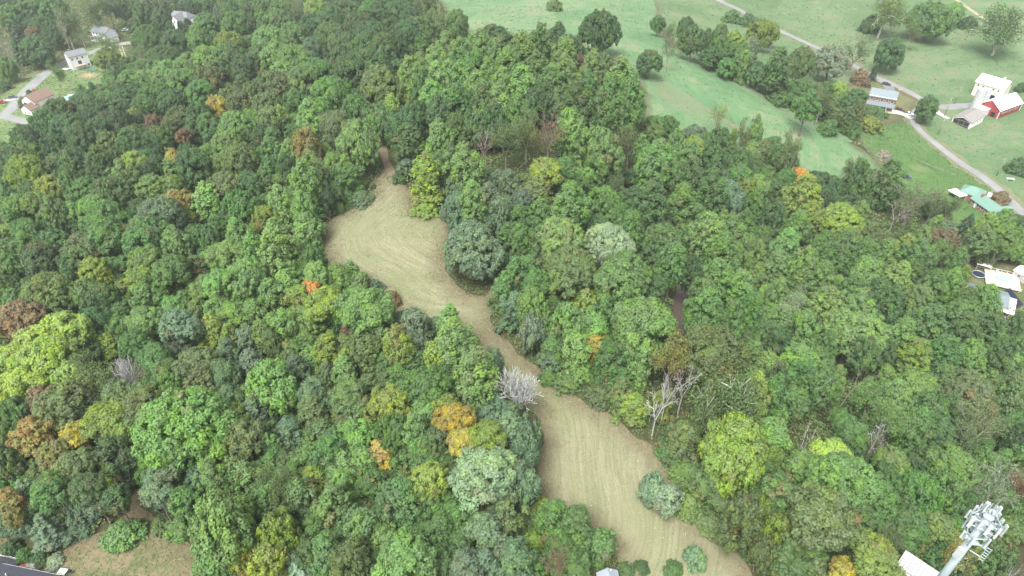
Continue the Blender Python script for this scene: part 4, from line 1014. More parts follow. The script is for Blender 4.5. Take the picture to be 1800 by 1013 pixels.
23.5 136.9 17.8 12.4 11.7 P r large pale grey-green tree|2|8|28
13.5 124.5 17.5 12.0 11.4 W r large olive tree|2|45|27
24.9 122.6 18.5 13.3 13.0 L r large light green tree|6|29|8
33.3 124.8 13.4 6.7 9.8 M r small mid green tree|5|1|12
42.7 158.7 16.2 10.3 10.2 M r mid green tree|6|0|8
41.1 139.6 18.5 8.3 12.8 M t mid green tall tree|2|8|1
60.6 176.0 20.5 10.7 15.7 L t light green tall tree|3|27|15
70.5 182.5 20.4 10.5 15.4 L t light green tall tree|6|11|27
77.9 191.9 18.1 7.9 11.7 M t mid green tall tree|4|33|1
79.1 211.5 4.2 5.1 4.5 R b rusty brown bush|2|27|45
86.7 203.5 3.5 4.3 3.8 R b rusty brown bush|3|8|2
63.2 166.1 20.7 10.9 18.7 L t light green tall tree|2|8|2
75.6 177.6 17.8 12.3 16.5 L r large light green tree|6|13|27
53.9 141.3 19.1 9.1 13.4 L t light green tall tree|2|8|27
46.0 126.5 17.7 7.4 12.4 M t mid green tall tree|0|8|4
61.3 143.3 18.9 8.8 15.6 L t light green tall tree|2|8|34
45.9 139.8 17.3 7.0 10.7 D t dark green tall tree|1|8|1
41.5 143.9 3.5 3.2 3.7 O b low orange-tinged bush|0|8|48
17.5 125.3 10.8 11.0 10.1 Y v yellow-green vine-draped tree|5|14|8
4.5 115.9 14.7 7.9 14.0 L r light green tree|1|45|8
2.1 141.8 12.9 6.2 12.0 M v mid green vine-draped tree|1|16|27
5.8 122.6 13.6 7.0 8.4 M r small mid green tree|0|45|27
22.2 167.8 4.5 4.7 4.9 R b rusty brown bush|3|16|27
84.2 215.2 13.9 7.3 12.0 Y r yellow-green tree|1|27|16
89.9 218.2 14.5 8.1 9.7 L r light green tree|1|27|16
86.1 206.3 17.9 7.7 13.5 M t mid green tall tree|1|27|15
82.6 219.2 15.0 8.8 10.5 M r mid green tree|1|27|16
92.9 233.2 9.1 9.3 8.5 M v mid green vine-draped tree|1|27|48
108.8 226.9 15.0 8.8 9.9 O r bright orange tree at the meadow edge above the valley forest
103.2 226.1 14.1 7.6 9.1 M r mid green tree|0|27|1
105.2 212.8 23.2 13.8 20.0 Y t yellow-green tall tree|0|27|33
107.1 205.3 18.5 8.4 12.4 Y t yellow-green tall tree|1|27|32
92.3 202.5 19.2 9.2 17.9 D t dark green tall tree|6|8|27
99.0 197.6 19.4 9.4 13.9 L t light green tall tree|6|45|34
116.2 202.2 19.2 14.2 13.4 Y r large yellow-green tree|1|34|45
117.1 216.1 17.2 8.9 9.6 D h dark green thin-leaved tree|5|34|27
133.8 231.3 20.0 10.1 17.2 M t mid green tall tree|5|5|27
144.6 230.2 22.3 12.4 20.7 M t mid green tall tree|5|2|34
125.9 209.4 17.0 6.6 9.8 L t light green tall tree|5|7|27
143.3 215.2 12.0 11.3 9.0 N k grey leafless tree with green vine core below the meadow
148.9 216.5 20.6 15.7 19.2 W h olive thin-leaved tree|1|34|3
159.5 220.0 16.8 8.4 15.1 W h olive thin-leaved tree|4|34|5
163.5 214.9 16.7 8.2 15.5 W h olive thin-leaved tree|6|35|7
164.3 215.3 5.4 7.5 5.8 B b bluish grey-green bush|3|37|2
171.4 214.6 9.5 8.2 9.0 D c dark green conifer|5|4|7
168.5 202.8 17.4 7.1 12.4 Y t yellow-green tall tree|3|5|6
189.8 215.0 8.5 9.9 7.9 D g dark green tree|3|44|3
167.0 190.8 19.2 8.2 10.3 L t light green tall tree|2|6|3
158.5 190.2 20.2 9.2 11.5 W t olive tall tree|4|5|7
157.5 192.1 12.0 7.6 7.6 N k grey bare dead tree|1|7|2
167.5 195.5 8.2 9.5 7.6 W g olive tree|5|5|37
174.3 198.7 9.8 11.4 9.1 L g light green tree|4|44|5
179.2 196.3 9.0 8.4 8.4 M g mid green tree|3|44|5
150.9 196.3 14.2 7.8 8.3 R r rusty brown tree|5|44|34
147.4 181.0 17.0 6.6 12.8 M t mid green tall tree|6|34|7
145.2 173.2 15.8 5.3 10.8 Y t yellow-green tall tree|2|37|34
199.6 239.7 5.0 6.9 4.8 R b rusty brown bush|4|3|6
220.1 262.8 7.1 8.6 7.7 D b dark green bush|5|44|3
141.2 193.5 17.2 6.9 11.1 L t light green tall tree|3|34|7
137.0 195.2 16.7 6.3 11.3 M t mid green tall tree|4|44|27
123.1 193.9 18.3 8.1 12.0 W t olive tall tree|0|34|13
133.3 188.9 17.1 6.8 10.1 Y t yellow-green tall tree|0|34|41
115.1 189.8 17.7 7.4 11.0 L t light green tall tree|2|34|8
89.4 181.3 21.5 11.8 17.3 L t light green tall tree|5|3|8
104.5 186.5 19.1 9.1 13.4 M t mid green tall tree|3|34|8
111.7 188.4 18.2 8.0 11.8 M t mid green tall tree|6|8|34
117.0 183.5 19.1 9.0 13.3 M t mid green tall tree|1|34|31
123.5 182.9 19.1 9.0 13.3 L t light green tall tree|6|33|34
134.9 183.2 19.1 9.0 13.3 M t mid green tall tree|5|27|37
146.2 189.5 14.6 8.3 11.9 M r mid green tree|4|37|34
95.3 177.2 18.9 8.8 14.3 L t light green tall tree|5|33|27
82.5 168.6 20.0 10.2 14.9 L t light green tall tree|3|8|5
105.9 178.1 19.4 9.4 14.1 M t mid green tall tree|6|12|34
115.1 175.8 16.3 10.5 11.3 L r light green tree|5|33|34
120.8 168.3 20.6 10.8 15.8 L t light green tall tree|6|32|34
129.4 174.1 17.4 7.0 11.4 M t mid green tall tree|1|34|41
130.7 165.6 19.6 9.6 14.1 M t mid green tall tree|1|7|8
137.3 167.2 18.7 8.6 14.8 L t light green tall tree|0|7|12
142.8 158.1 19.7 8.7 10.9 L t light green tall tree|1|6|32
97.5 168.6 19.6 9.7 14.2 L t light green tall tree|4|33|27
77.8 154.5 17.3 6.9 12.6 L t light green tall tree|5|7|8
84.7 157.4 15.9 7.3 10.8 P h pale grey-green thin-leaved tree|5|44|8
105.1 164.1 18.6 8.4 13.8 M t mid green tall tree|5|2|33
111.4 160.9 19.4 9.4 13.8 M t mid green tall tree|3|7|8
123.6 159.1 18.9 8.8 13.2 L t light green tall tree|6|9|34
93.4 155.0 19.2 9.2 13.5 L t light green tall tree|4|37|8
103.2 154.9 19.7 9.7 14.3 L t light green tall tree|6|2|33
115.4 158.8 18.4 8.3 13.5 M t mid green tall tree|3|33|4
138.3 159.3 17.9 6.9 9.5 M t mid green tall tree|1|7|32
-117.1 121.3 16.4 10.5 10.1 R r rusty brown tree|4|43|18
-120.6 118.6 11.9 4.8 5.2 L r small light green tree|4|43|18
-101.8 114.1 16.7 11.0 10.5 X r bright lime-yellow tree|4|43|19
-109.6 113.3 14.6 8.3 8.4 X r bright lime-yellow tree|6|43|18
-101.0 104.9 17.3 11.8 11.2 X r brightest lime-yellow broad tree at the photo edge under the rust tree
-111.8 108.3 14.1 7.7 8.4 X r bright lime-yellow tree|6|46|43
-103.5 99.8 15.5 9.4 9.1 X r bright lime-yellow tree|1|18|46
-94.9 102.3 13.3 6.5 6.4 X r small bright lime-yellow tree|6|39|18
-95.0 116.5 7.7 7.2 7.1 Y v yellow-green vine-draped tree|6|17|18
-83.0 109.0 14.1 7.6 8.3 M r mid green tree|0|19|23
-83.5 116.4 14.3 7.8 7.6 L r light green tree|3|18|14
-98.3 120.6 13.0 6.2 7.6 D r small dark green tree|1|18|29
-74.3 113.2 14.8 8.6 8.3 B r bluish grey-green tree|4|18|17
-76.7 118.2 3.4 7.5 3.7 M b mid green bush|6|14|19
-67.9 115.0 12.0 6.0 11.1 Y v yellow-green vine-draped tree|4|19|17
-64.3 113.9 9.3 5.5 8.7 Y v yellow-green vine-draped tree|3|19|16
-76.9 104.6 13.9 7.4 7.2 M r mid green tree|1|19|17
-71.8 99.0 14.4 8.0 9.6 M r mid green tree|1|39|25
-65.8 101.2 14.8 8.4 8.2 W r olive tree|3|19|17
-60.2 99.6 13.1 6.3 10.1 B r small bluish grey-green tree|3|39|17
-81.0 99.7 15.0 5.6 7.3 S k grey leafless snag with a brush of upright branches among olive trees
-77.4 100.5 12.0 3.2 3.8 N k grey bare dead tree|0|19|17
-85.3 98.8 12.0 3.2 4.3 N k grey bare dead tree|4|39|18
-87.4 99.5 16.8 8.4 10.1 W h olive thin-leaved tree|3|19|18
-80.7 95.0 13.7 7.0 7.7 W r olive tree|0|19|46
-76.7 96.5 12.4 5.4 7.5 W r small olive tree|3|19|39
-74.5 91.9 14.2 7.7 7.5 W r olive tree|5|18|39
-92.5 102.7 3.9 4.0 4.2 B b low bluish grey-green bush|1|19|46
-98.0 96.3 12.8 5.9 7.2 R r small rusty brown tree|1|18|46
-91.2 92.2 15.8 9.8 9.4 W r olive tree|6|20|18
-101.9 93.1 13.4 6.7 10.3 M r small mid green tree|2|18|46
-79.8 88.9 14.7 8.4 8.4 Y r yellow-green tree|3|18|22
-75.7 86.3 12.5 5.5 6.0 Y r small yellow-green tree|3|19|20
-85.7 85.6 12.8 5.9 7.3 G r small golden tree|5|46|19
-93.3 85.8 14.9 8.7 8.8 O r orange-tinged tree|3|18|46
-61.5 83.8 20.6 16.7 15.6 L r very broad spreading green tree above the corner lawn
-53.9 87.6 13.1 6.3 8.6 Y r small yellow-green tree|1|39|11
-50.4 81.7 14.4 7.9 8.6 W r olive tree|5|17|22
-76.0 124.8 1.3 2.4 1.4 E b low red-leaved bush|5|14|19
-51.0 113.7 12.6 5.9 11.7 L v light green vine-draped tree|4|39|14
-52.6 108.8 12.0 4.9 8.5 W r small olive tree|3|17|39
-45.5 116.0 10.4 6.0 9.7 L v light green vine-draped tree|1|17|21
-29.7 117.1 12.5 5.5 9.2 B r small bluish grey-green tree|3|17|15
-37.0 111.7 9.4 3.6 8.7 R v rusty brown vine-draped tree|5|21|14
-39.8 106.8 10.5 8.0 9.8 Y v yellow-green vine-draped tree|4|15|19
-43.9 107.1 7.4 6.7 6.9 L v light green vine-draped tree|4|15|19
-23.7 103.1 16.7 6.3 10.9 Y t yellow-green tall tree|6|31|17
-23.6 115.1 4.4 4.1 4.8 R b rusty brown bush|4|17|11
-19.8 105.5 11.9 4.7 9.2 B r small bluish grey-green tree|4|17|11
-19.2 116.8 1.7 3.1 1.6 E b low red-leaved bush|5|29|36
-13.4 110.1 15.8 5.2 11.1 L t light green tall tree|4|11|14
-11.7 102.3 18.4 8.3 12.4 L t light green tall tree|2|15|17
-15.8 102.4 12.8 5.9 9.0 Y r small yellow-green tree|6|29|36
-13.0 104.5 3.7 3.5 4.0 E b low red-leaved bush|2|36|16
-6.8 92.7 19.5 9.0 14.2 L t light green tall tree|3|36|45
-4.0 101.0 11.8 4.5 11.2 B r small bluish grey-green tree|2|15|36
-17.0 91.6 14.9 8.7 8.4 M r mid green tree|2|36|17
-24.8 105.7 3.5 6.1 3.8 M b mid green bush|3|15|39
-48.2 94.1 16.7 10.9 13.7 L r light green tree|2|39|45
-39.5 92.4 13.5 6.8 9.2 B r small bluish grey-green tree|3|17|21
-31.8 90.2 14.3 7.9 7.7 W r olive tree|4|16|22
-29.9 88.2 11.6 4.3 8.9 P r small pale grey-green tree|3|36|39
-23.2 88.0 14.2 7.7 7.6 Y r yellow-green tree|4|21|16
-27.1 87.7 11.0 4.4 10.2 Y v yellow-green vine-draped tree|5|39|36
-21.7 82.5 13.5 6.8 10.2 M r small mid green tree|4|21|45
-17.9 81.2 15.5 4.8 10.3 L t light green tall tree|4|42|17
-13.8 98.2 4.9 4.6 5.3 B b bluish grey-green bush|1|36|14
-9.3 93.6 4.8 4.9 5.2 B b bluish grey-green bush|6|11|36
-12.6 87.5 12.4 5.4 5.5 Y r small yellow-green tree|0|36|14
-11.0 83.6 13.8 7.1 7.0 G r golden yellow crowned tree beside the silver dead tree
-8.8 78.2 13.0 6.2 6.2 G r small golden tree|1|36|42
-14.2 80.1 12.3 5.2 6.4 W r small olive tree|1|36|21
-16.5 79.8 11.4 4.1 8.0 L r small light green tree|1|36|21
-4.6 79.3 13.6 7.0 6.9 Y r small yellow-green tree|6|13|36
-3.1 90.9 2.6 5.6 2.8 B b bluish grey-green bush|5|42|15
-37.1 86.1 8.6 8.7 8.0 M v mid green vine-draped tree|3|22|45
-45.1 93.2 3.5 7.8 3.8 M b mid green bush|3|39|11
-49.5 88.4 7.2 7.3 6.7 M v mid green vine-draped tree|2|22|29
-44.5 86.0 2.9 6.4 3.1 B b bluish grey-green bush|2|22|16
-15.3 94.4 3.6 5.3 3.9 B b bluish grey-green bush|0|36|17
1.2 91.6 15.0 6.6 9.2 S k silver leafless dead tree with fan of fine branches at the clearing edge
4.4 109.6 12.9 5.8 12.2 B r small bluish grey-green tree|1|45|31
6.5 112.6 4.8 4.9 4.6 M b mid green bush|6|8|15
8.1 105.8 4.7 5.5 4.5 B g small bluish grey-green tree|6|12|15
11.1 107.4 6.3 5.5 6.0 M g small mid green tree|5|31|45
7.8 102.3 3.1 4.0 3.0 M b low mid green bush|6|31|15
12.1 110.6 14.4 7.9 13.3 L r light green tree|5|29|12
16.5 117.8 11.9 6.9 11.1 Y v yellow-green vine-draped tree|2|8|17
18.0 107.5 7.4 7.5 6.9 G v golden vine-draped tree|4|8|11
11.9 100.8 3.1 5.8 3.0 W b olive bush|4|16|31
16.0 102.7 3.1 4.0 3.0 W b low olive bush|4|15|12
18.7 97.4 3.4 6.4 3.3 W b olive bush|5|15|12
27.9 106.2 18.7 13.5 15.8 L r large light green tree|1|8|36
24.6 103.6 7.2 7.4 6.7 M v mid green vine-draped tree|1|12|29
22.7 99.8 6.3 6.4 5.8 M v mid green vine-draped tree|6|45|12
26.8 99.6 8.7 4.7 8.1 L v light green vine-draped tree|6|42|8
24.4 91.7 7.4 6.8 7.0 Y v yellow-green vine-draped tree|1|12|36
31.8 97.8 16.3 7.7 10.9 O h orange-tinged thin-leaved tree|4|8|12
34.0 92.4 15.0 4.9 4.9 S k silvery bare dead tree|1|12|34
30.1 90.3 15.0 4.2 5.4 S k silvery bare dead tree|2|12|8
27.9 87.1 15.0 6.4 10.2 S k white skeletal dead tree with yellow vine leaves beside the lower clearing
30.5 92.0 8.0 4.5 7.5 Y v yellow-green vine-draped tree|4|8|31
40.9 100.4 18.4 13.2 12.5 W r large olive tree|1|8|10
39.5 97.3 16.0 5.5 8.3 L t light green tall tree|6|34|12
41.3 100.5 7.1 5.6 6.6 Y v yellow-green vine-draped tree|1|12|5
41.2 87.5 18.5 10.6 11.4 W p olive pale-limbed tree|5|11|33
36.3 84.7 15.3 6.4 11.2 W p olive pale-limbed tree|6|32|12
47.7 91.3 16.9 6.4 14.8 Y t yellow-green tall tree|4|33|12
39.6 76.3 18.6 12.5 17.7 Y r large yellow-green tree|6|7|31
58.7 117.5 3.3 7.3 3.6 D b dark green bush|6|9|8
43.6 116.8 18.7 8.6 12.8 M t mid green tall tree|0|8|7
51.3 120.1 17.2 6.8 13.4 M t mid green tall tree|1|8|44
47.7 116.9 13.3 6.5 8.8 M r small mid green tree|2|8|33
60.5 131.0 18.4 8.3 14.8 M t mid green tall tree|6|37|8
38.0 103.0 16.5 6.0 9.1 W t olive tall tree|6|27|12
78.8 147.1 16.5 8.0 10.6 P h pale grey-green thin-leaved tree|3|8|6
76.7 133.4 19.6 9.6 18.2 L t light green tall tree|4|7|12
96.5 140.9 20.0 15.2 14.3 L r large light green tree|5|34|33
84.8 133.1 16.3 5.8 11.0 M t mid green tall tree|4|6|12
110.7 142.3 19.7 9.8 15.0 L t light green tall tree|3|34|10
121.5 148.0 19.9 10.0 14.7 M t mid green tall tree|4|32|5
134.8 154.1 16.1 9.1 7.2 M r mid green tree|2|6|33
130.4 143.8 18.5 8.3 12.6 M t mid green tall tree|5|32|6
120.3 136.3 18.7 8.6 12.6 M t mid green tall tree|4|32|6
138.0 145.6 19.3 8.3 10.3 M t mid green tall tree|1|37|41
148.4 149.5 16.9 6.4 13.5 M t mid green tall tree|1|44|9
127.0 135.2 18.2 8.0 13.2 L t light green tall tree|2|37|10
134.7 136.2 17.8 7.6 12.5 M t mid green tall tree|6|10|44
111.2 134.9 18.6 8.5 12.6 Y t yellow-green tall tree|3|32|5
104.2 136.7 16.1 5.6 12.6 D t dark green tall tree|5|7|33
95.4 132.6 18.1 7.9 12.1 M t mid green tall tree|1|33|4
73.2 124.5 10.9 10.4 10.1 L v light green vine-draped tree|5|8|33
55.8 99.3 16.2 5.7 13.5 D t dark green tall tree|4|8|32
68.9 105.3 17.5 7.2 12.8 M t mid green tall tree|1|33|8
76.7 112.3 15.9 5.3 12.4 L t light green tall tree|0|33|8
67.0 107.6 7.7 6.1 7.1 L v light green vine-draped tree|6|12|33
52.3 93.1 16.3 5.8 12.9 M t mid green tall tree|5|12|33
80.1 112.1 17.8 5.2 14.3 N k tall thin dead tree leaning in the dense valley forest
88.6 112.8 16.7 8.3 11.8 L h light green thin-leaved tree|1|32|2
91.5 117.5 8.1 7.3 7.5 L v light green vine-draped tree|4|32|33
92.1 111.5 18.5 8.3 12.3 L t light green tall tree|1|32|5
105.6 122.9 16.0 10.0 9.6 L r light green tree|3|32|37
113.9 125.1 17.9 7.7 11.9 M t mid green tall tree|4|5|10
105.3 115.3 15.4 9.2 11.9 M r mid green tree|5|27|9
111.3 117.1 16.5 6.1 15.4 M t mid green tall tree|4|10|7
119.1 121.2 18.0 12.6 11.9 W r large olive tree|4|34|41
130.8 122.7 18.7 8.6 17.4 M t mid green tall tree|4|5|41
102.2 106.6 14.3 7.8 8.4 D r dark green tree|3|10|5
93.0 102.2 17.8 7.6 16.6 M t mid green tall tree|1|32|37
82.7 98.4 16.8 8.4 9.1 L h light green thin-leaved tree|0|32|6
76.4 91.5 15.0 5.3 7.1 S k dead tree with a forked white limb in the dense valley forest
54.9 82.0 15.0 4.4 6.2 S k silvery bare dead tree|5|12|32
113.4 106.5 20.1 12.6 13.4 W h olive thin-leaved tree|5|5|9
125.0 108.2 16.0 5.4 12.1 D t dark green tall tree|4|44|41
68.6 88.9 13.6 6.9 7.5 M r small mid green tree|1|32|12
-97.1 80.9 13.7 7.0 12.7 W r olive tree|3|46|43
-87.1 81.0 13.6 6.9 7.6 O r small orange-tinged tree|4|19|46
-78.2 80.3 8.7 3.9 8.4 Y v yellow-green vine-draped tree|3|20|18
-74.2 83.3 8.0 7.0 7.7 M v mid green vine-draped tree|6|46|39
-79.6 88.6 4.4 5.3 4.7 D b dark green bush|4|20|19
-82.0 78.8 13.2 6.4 6.4 W r small olive tree|3|20|43
-84.0 73.4 13.6 7.0 6.9 M r small mid green tree|4|19|46
-76.1 72.4 14.0 6.6 5.3 D r small dark green tree|4|39|46
-71.0 71.3 12.6 5.1 6.4 D r small dark green tree|1|20|43
-91.5 76.5 2.6 5.8 2.8 Y b yellow-green bush|3|46|19
-91.3 72.1 12.4 4.9 6.5 O r small orange-tinged tree|3|46|18
-81.2 72.3 8.3 7.2 7.9 B c bluish grey-green conifer|3|46|39
-84.9 69.5 9.3 8.0 8.8 B c bluish grey-green conifer|2|46|39
-71.6 69.4 4.5 6.2 4.4 L b light green bush|4|22|46
-89.5 69.6 11.0 3.3 5.7 O r small orange-tinged tree|2|46|18
-95.8 72.4 4.4 3.5 4.3 B b low bluish grey-green bush|2|46|18
-63.3 76.7 11.7 4.5 4.7 B r small bluish grey-green tree|5|18|22
-63.5 71.7 12.6 5.1 5.1 B r small bluish grey-green tree|5|39|20
-57.3 69.5 13.0 5.6 5.6 M r small mid green tree|6|19|22
-56.2 64.6 12.6 5.2 5.9 M r small mid green tree|4|20|22
-53.2 73.4 16.0 5.4 12.9 L t light green tall tree|4|39|22
-50.6 73.9 11.6 4.4 4.5 M r small mid green tree|3|39|21
-47.4 62.2 20.5 11.0 19.1 L r huge round green tree beside the corner lawn at the bottom
-44.2 59.4 12.3 5.3 8.6 G r small golden tree|5|20|21
-92.5 67.9 3.0 3.1 2.9 D b low dark green bush|1|46|18
-89.0 66.2 3.3 2.8 3.2 M b low mid green bush|1|46|39
-85.6 65.6 3.0 3.1 2.9 D b low dark green bush|5|20|46
-83.2 65.2 1.7 3.2 1.7 P b low pale grey-green bush|6|22|46
-65.2 70.8 3.9 3.1 3.8 W b low olive bush|5|22|20
-43.6 85.5 3.2 5.9 3.4 B b bluish grey-green bush|6|16|22
-40.9 71.2 14.9 6.0 6.6 W h olive thin-leaved tree|4|20|36
-37.3 76.9 6.7 6.8 6.2 Y v yellow-green vine-draped tree|2|21|14
-31.3 78.3 8.9 6.4 8.3 L v light green vine-draped tree|4|36|22
-43.0 70.0 13.2 6.4 8.7 M r small mid green tree|1|22|45
-34.8 69.6 6.4 6.2 6.0 L v light green vine-draped tree|6|13|22
-37.0 67.4 3.5 4.3 3.8 R b rusty brown bush|0|21|14
-39.2 62.9 14.0 7.4 12.9 Y r yellow-green tree|1|22|30
-39.9 58.5 12.8 5.9 9.4 Y r small yellow-green tree|1|21|20
-36.4 60.1 7.2 6.3 6.9 I c pale blue spruce at the bottom edge of the photo
-32.7 60.7 2.2 4.8 2.3 M b mid green bush|0|21|30
-25.8 57.5 13.5 6.8 9.5 W r small olive tree|6|42|21
-24.0 62.4 4.2 5.1 4.6 M b mid green bush|4|42|22
-16.6 55.3 16.2 10.3 9.9 L r light green tree|4|21|42
-25.1 81.1 7.2 7.3 6.7 G v golden vine-draped tree|3|36|22
-14.3 71.3 13.4 6.7 8.1 Y r small yellow-green tree|5|17|42
-11.6 75.2 2.5 5.5 2.7 W b olive bush|3|42|17
-4.9 70.9 16.5 10.7 10.2 P r pale grey-green tree|3|36|42
-1.7 69.5 12.3 5.2 9.7 P r small pale grey-green tree|6|16|42
-3.9 70.4 3.1 6.8 3.3 O b orange-tinged bush|3|42|36
-8.5 70.8 2.1 4.7 2.3 O b orange-tinged bush|2|42|17
-4.7 62.3 12.6 5.6 6.9 B r small bluish grey-green tree|5|36|42
-9.2 72.5 2.1 4.7 2.3 M b mid green bush|6|17|42
-13.3 72.3 1.0 2.2 1.1 E b low red-leaved bush|4|21|13
-21.7 76.5 4.0 8.9 4.4 M b mid green bush|4|21|11
-28.2 71.1 3.6 8.0 3.9 M b mid green bush|3|21|36
-23.2 70.9 3.3 7.2 3.5 M b mid green bush|3|21|11
-18.7 69.2 2.9 6.4 3.2 M b mid green bush|5|39|42
-20.3 66.8 2.7 6.0 2.9 B b bluish grey-green bush|5|13|21
-16.1 70.3 2.4 5.4 2.6 L b light green bush|3|21|12
-12.7 69.8 2.4 5.4 2.6 M b mid green bush|4|21|13
-9.8 66.5 2.4 5.3 2.6 M b mid green bush|4|21|31
-13.4 63.7 3.0 6.5 3.2 M b mid green bush|6|39|42
-7.1 55.9 12.4 5.4 5.4 B r small bluish grey-green tree|6|21|42
-10.0 60.0 2.0 4.4 2.2 E b red-leaved bush|4|21|30
-2.6 61.0 2.3 5.1 2.5 M b mid green bush|0|42|36
-0.9 62.6 4.0 3.7 4.3 Y b low yellow-green bush|1|42|36
-28.4 75.5 2.9 6.3 3.1 L b light green bush|5|15|21
-5.8 63.4 2.3 5.2 2.5 M b mid green bush|5|22|30
2.8 81.9 12.5 5.3 11.9 B r small bluish grey-green tree|6|17|13
2.1 77.8 13.2 6.1 12.5 B r small bluish grey-green tree|4|36|13
2.6 70.9 11.4 4.0 10.8 B r small bluish grey-green tree|4|42|11
1.4 75.3 0.8 1.7 0.9 E b low red-leaved bush|6|21|13
3.4 72.1 2.8 5.2 2.7 Y b yellow-green bush|4|36|30
1.8 68.0 3.5 4.2 3.8 W b olive bush|2|42|11
5.1 67.9 3.8 3.9 3.6 L b low light green bush|3|31|21
8.4 65.9 4.0 4.1 3.9 M b mid green bush|4|42|13
11.7 65.3 3.4 3.5 3.3 Y b low yellow-green bush|4|42|31
3.7 62.6 5.7 5.8 6.2 Y b yellow-green bush|2|42|13
6.7 56.5 13.5 4.1 6.5 R h rusty brown thin-leaved tree|1|30|22
11.5 62.1 2.3 4.4 2.5 M b mid green bush|1|30|36
14.9 61.3 4.0 3.1 3.8 L b low light green bush|0|30|11
0.9 61.7 4.0 3.7 4.3 B b low bluish grey-green bush|1|42|13
25.5 72.8 8.1 5.5 7.7 P g pale grey-green double bush standing out in the lower clearing
27.6 70.8 8.0 5.4 7.6 P g small pale grey-green tree|0|31|10
31.1 61.3 5.0 4.0 4.9 P b low pale grey-green bush|2|30|9
27.3 59.7 1.8 3.4 1.8 M b low mid green bush|6|10|30
22.1 60.5 1.4 2.6 1.3 D b low dark green bush|0|30|9
19.4 59.8 1.5 2.8 1.5 M b low mid green bush|0|30|10
33.7 78.3 3.7 7.0 3.6 M b mid green bush|1|31|33
32.2 71.3 4.7 4.9 4.6 L b light green bush|1|31|10
35.9 72.8 4.3 3.4 4.1 M b low mid green bush|1|31|9
38.4 64.2 14.3 7.4 13.5 W r olive tree|3|31|10
42.4 66.8 11.1 3.6 10.5 Y r small yellow-green tree|5|9|31
35.9 67.9 2.9 5.4 2.8 W b olive bush|6|10|31
40.9 59.7 10.9 3.5 10.4 W r small olive tree|4|30|10
41.6 62.6 2.3 4.3 2.2 M b mid green bush|4|30|10
35.1 93.1 1.3 1.2 1.4 E b low red-leaved bush|0|12|32
30.5 83.5 3.0 4.9 2.9 M b mid green bush|6|8|31
58.2 76.7 15.0 8.8 8.5 X r bright lime-yellow tree|1|32|30
56.9 70.8 17.1 11.5 10.9 L r light green tree|5|8|10
50.4 62.9 16.8 11.1 10.6 W r olive tree|4|9|31
52.0 76.0 12.2 5.1 7.2 L r small light green tree|5|31|32
47.8 77.8 11.1 3.7 7.7 Y r small yellow-green tree|4|32|31
45.7 69.0 12.8 5.9 5.9 M r small mid green tree|4|10|12
73.5 81.3 14.0 7.4 7.3 L r light green tree|2|32|10
69.8 77.1 13.2 6.4 9.5 D r small dark green tree|3|32|10
76.0 75.6 15.0 8.0 13.9 M r mid green tree|4|32|10
83.8 78.3 18.4 8.2 17.1 M t mid green tall tree|2|9|33
95.1 90.7 15.6 9.6 9.2 L r light green tree|3|10|44
102.1 85.8 18.5 10.6 11.4 P h pale grey-green thin-leaved tree|6|34|41
114.8 92.1 14.9 5.9 8.2 R h rusty brown thin-leaved tree|3|41|6
108.4 83.2 12.3 5.2 9.0 M r small mid green tree|1|41|5
99.2 75.5 12.6 5.6 6.9 L r small light green tree|1|41|34
85.3 64.6 14.9 8.6 13.5 M r mid green tree|5|41|9
76.0 62.2 14.0 4.8 10.4 G h golden thin-leaved tree|3|9|10
69.1 73.6 3.4 4.1 3.7 M b mid green bush|5|31|9
61.8 60.3 14.9 5.4 4.9 W h olive thin-leaved tree|2|10|32
56.5 56.1 14.8 7.6 6.1 Y r yellow-green tree|1|10|31
51.7 55.2 11.4 4.1 5.2 G r small golden tree|6|30|10
55.4 62.8 5.5 5.8 6.0 D b dark green bush|6|13|10
50.2 61.1 8.7 6.4 8.1 L v light green vine-draped tree|5|30|10
43.9 63.3 11.8 4.4 11.2 Y r small yellow-green tree|3|31|41
44.9 59.7 7.9 5.6 7.5 M v mid green vine-draped tree|5|42|10
74.7 68.3 4.2 4.4 4.1 D b dark green bush|1|10|32
85.1 59.4 15.0 2.8 3.9 S k silvery bare dead tree|1|41|9
86.8 74.0 12.4 5.4 6.7 D r small dark green tree|1|9|32
62.8 68.1 2.4 5.4 2.7 M b mid green bush|5|30|9
-362.4 509.1 10.1 8.0 8.0 D r dark green tree|0|40|24
-206.8 443.1 11.7 7.5 11.3 D v dark green vine-draped tree|6|28|26
-94.6 459.0 8.3 6.7 6.7 M r small mid green tree|1|28|23
-63.7 442.6 10.2 6.5 9.8 D v dark green vine-draped tree|2|48|26
-188.0 479.6 7.1 5.7 5.7 M r small mid green tree|6|28|23
-192.5 508.3 8.1 5.2 7.8 M v mid green vine-draped tree|5|48|26
-228.4 517.8 8.4 5.4 8.1 L v light green vine-draped tree|4|40|28
-230.1 490.2 10.9 7.0 10.5 D v dark green vine-draped tree|4|40|28
-249.4 513.4 7.2 5.8 5.8 D r small dark green tree|0|23|40
-221.8 489.2 13.4 7.8 11.4 D t dark green tall tree|4|40|28
-221.4 506.0 8.4 6.7 6.7 M r small mid green tree|0|23|28
-145.8 371.1 8.0 5.1 7.7 D v dark green vine-draped tree|2|23|29
-228.0 415.3 11.8 7.5 11.3 M v mid green vine-draped tree|4|38|23
-97.1 448.6 9.2 7.3 7.3 D r dark green tree|4|48|23
-219.1 367.7 10.5 6.7 10.1 M v mid green vine-draped tree|0|38|28
-201.7 374.0 11.1 6.5 9.5 M t mid green tall tree|1|26|14
-206.2 512.0 8.7 5.6 8.3 M v mid green vine-draped tree|1|23|48
-324.4 471.2 10.3 6.0 8.7 D t dark green tall tree|5|24|40
-84.3 450.9 9.3 7.5 7.5 M r mid green tree|5|26|48
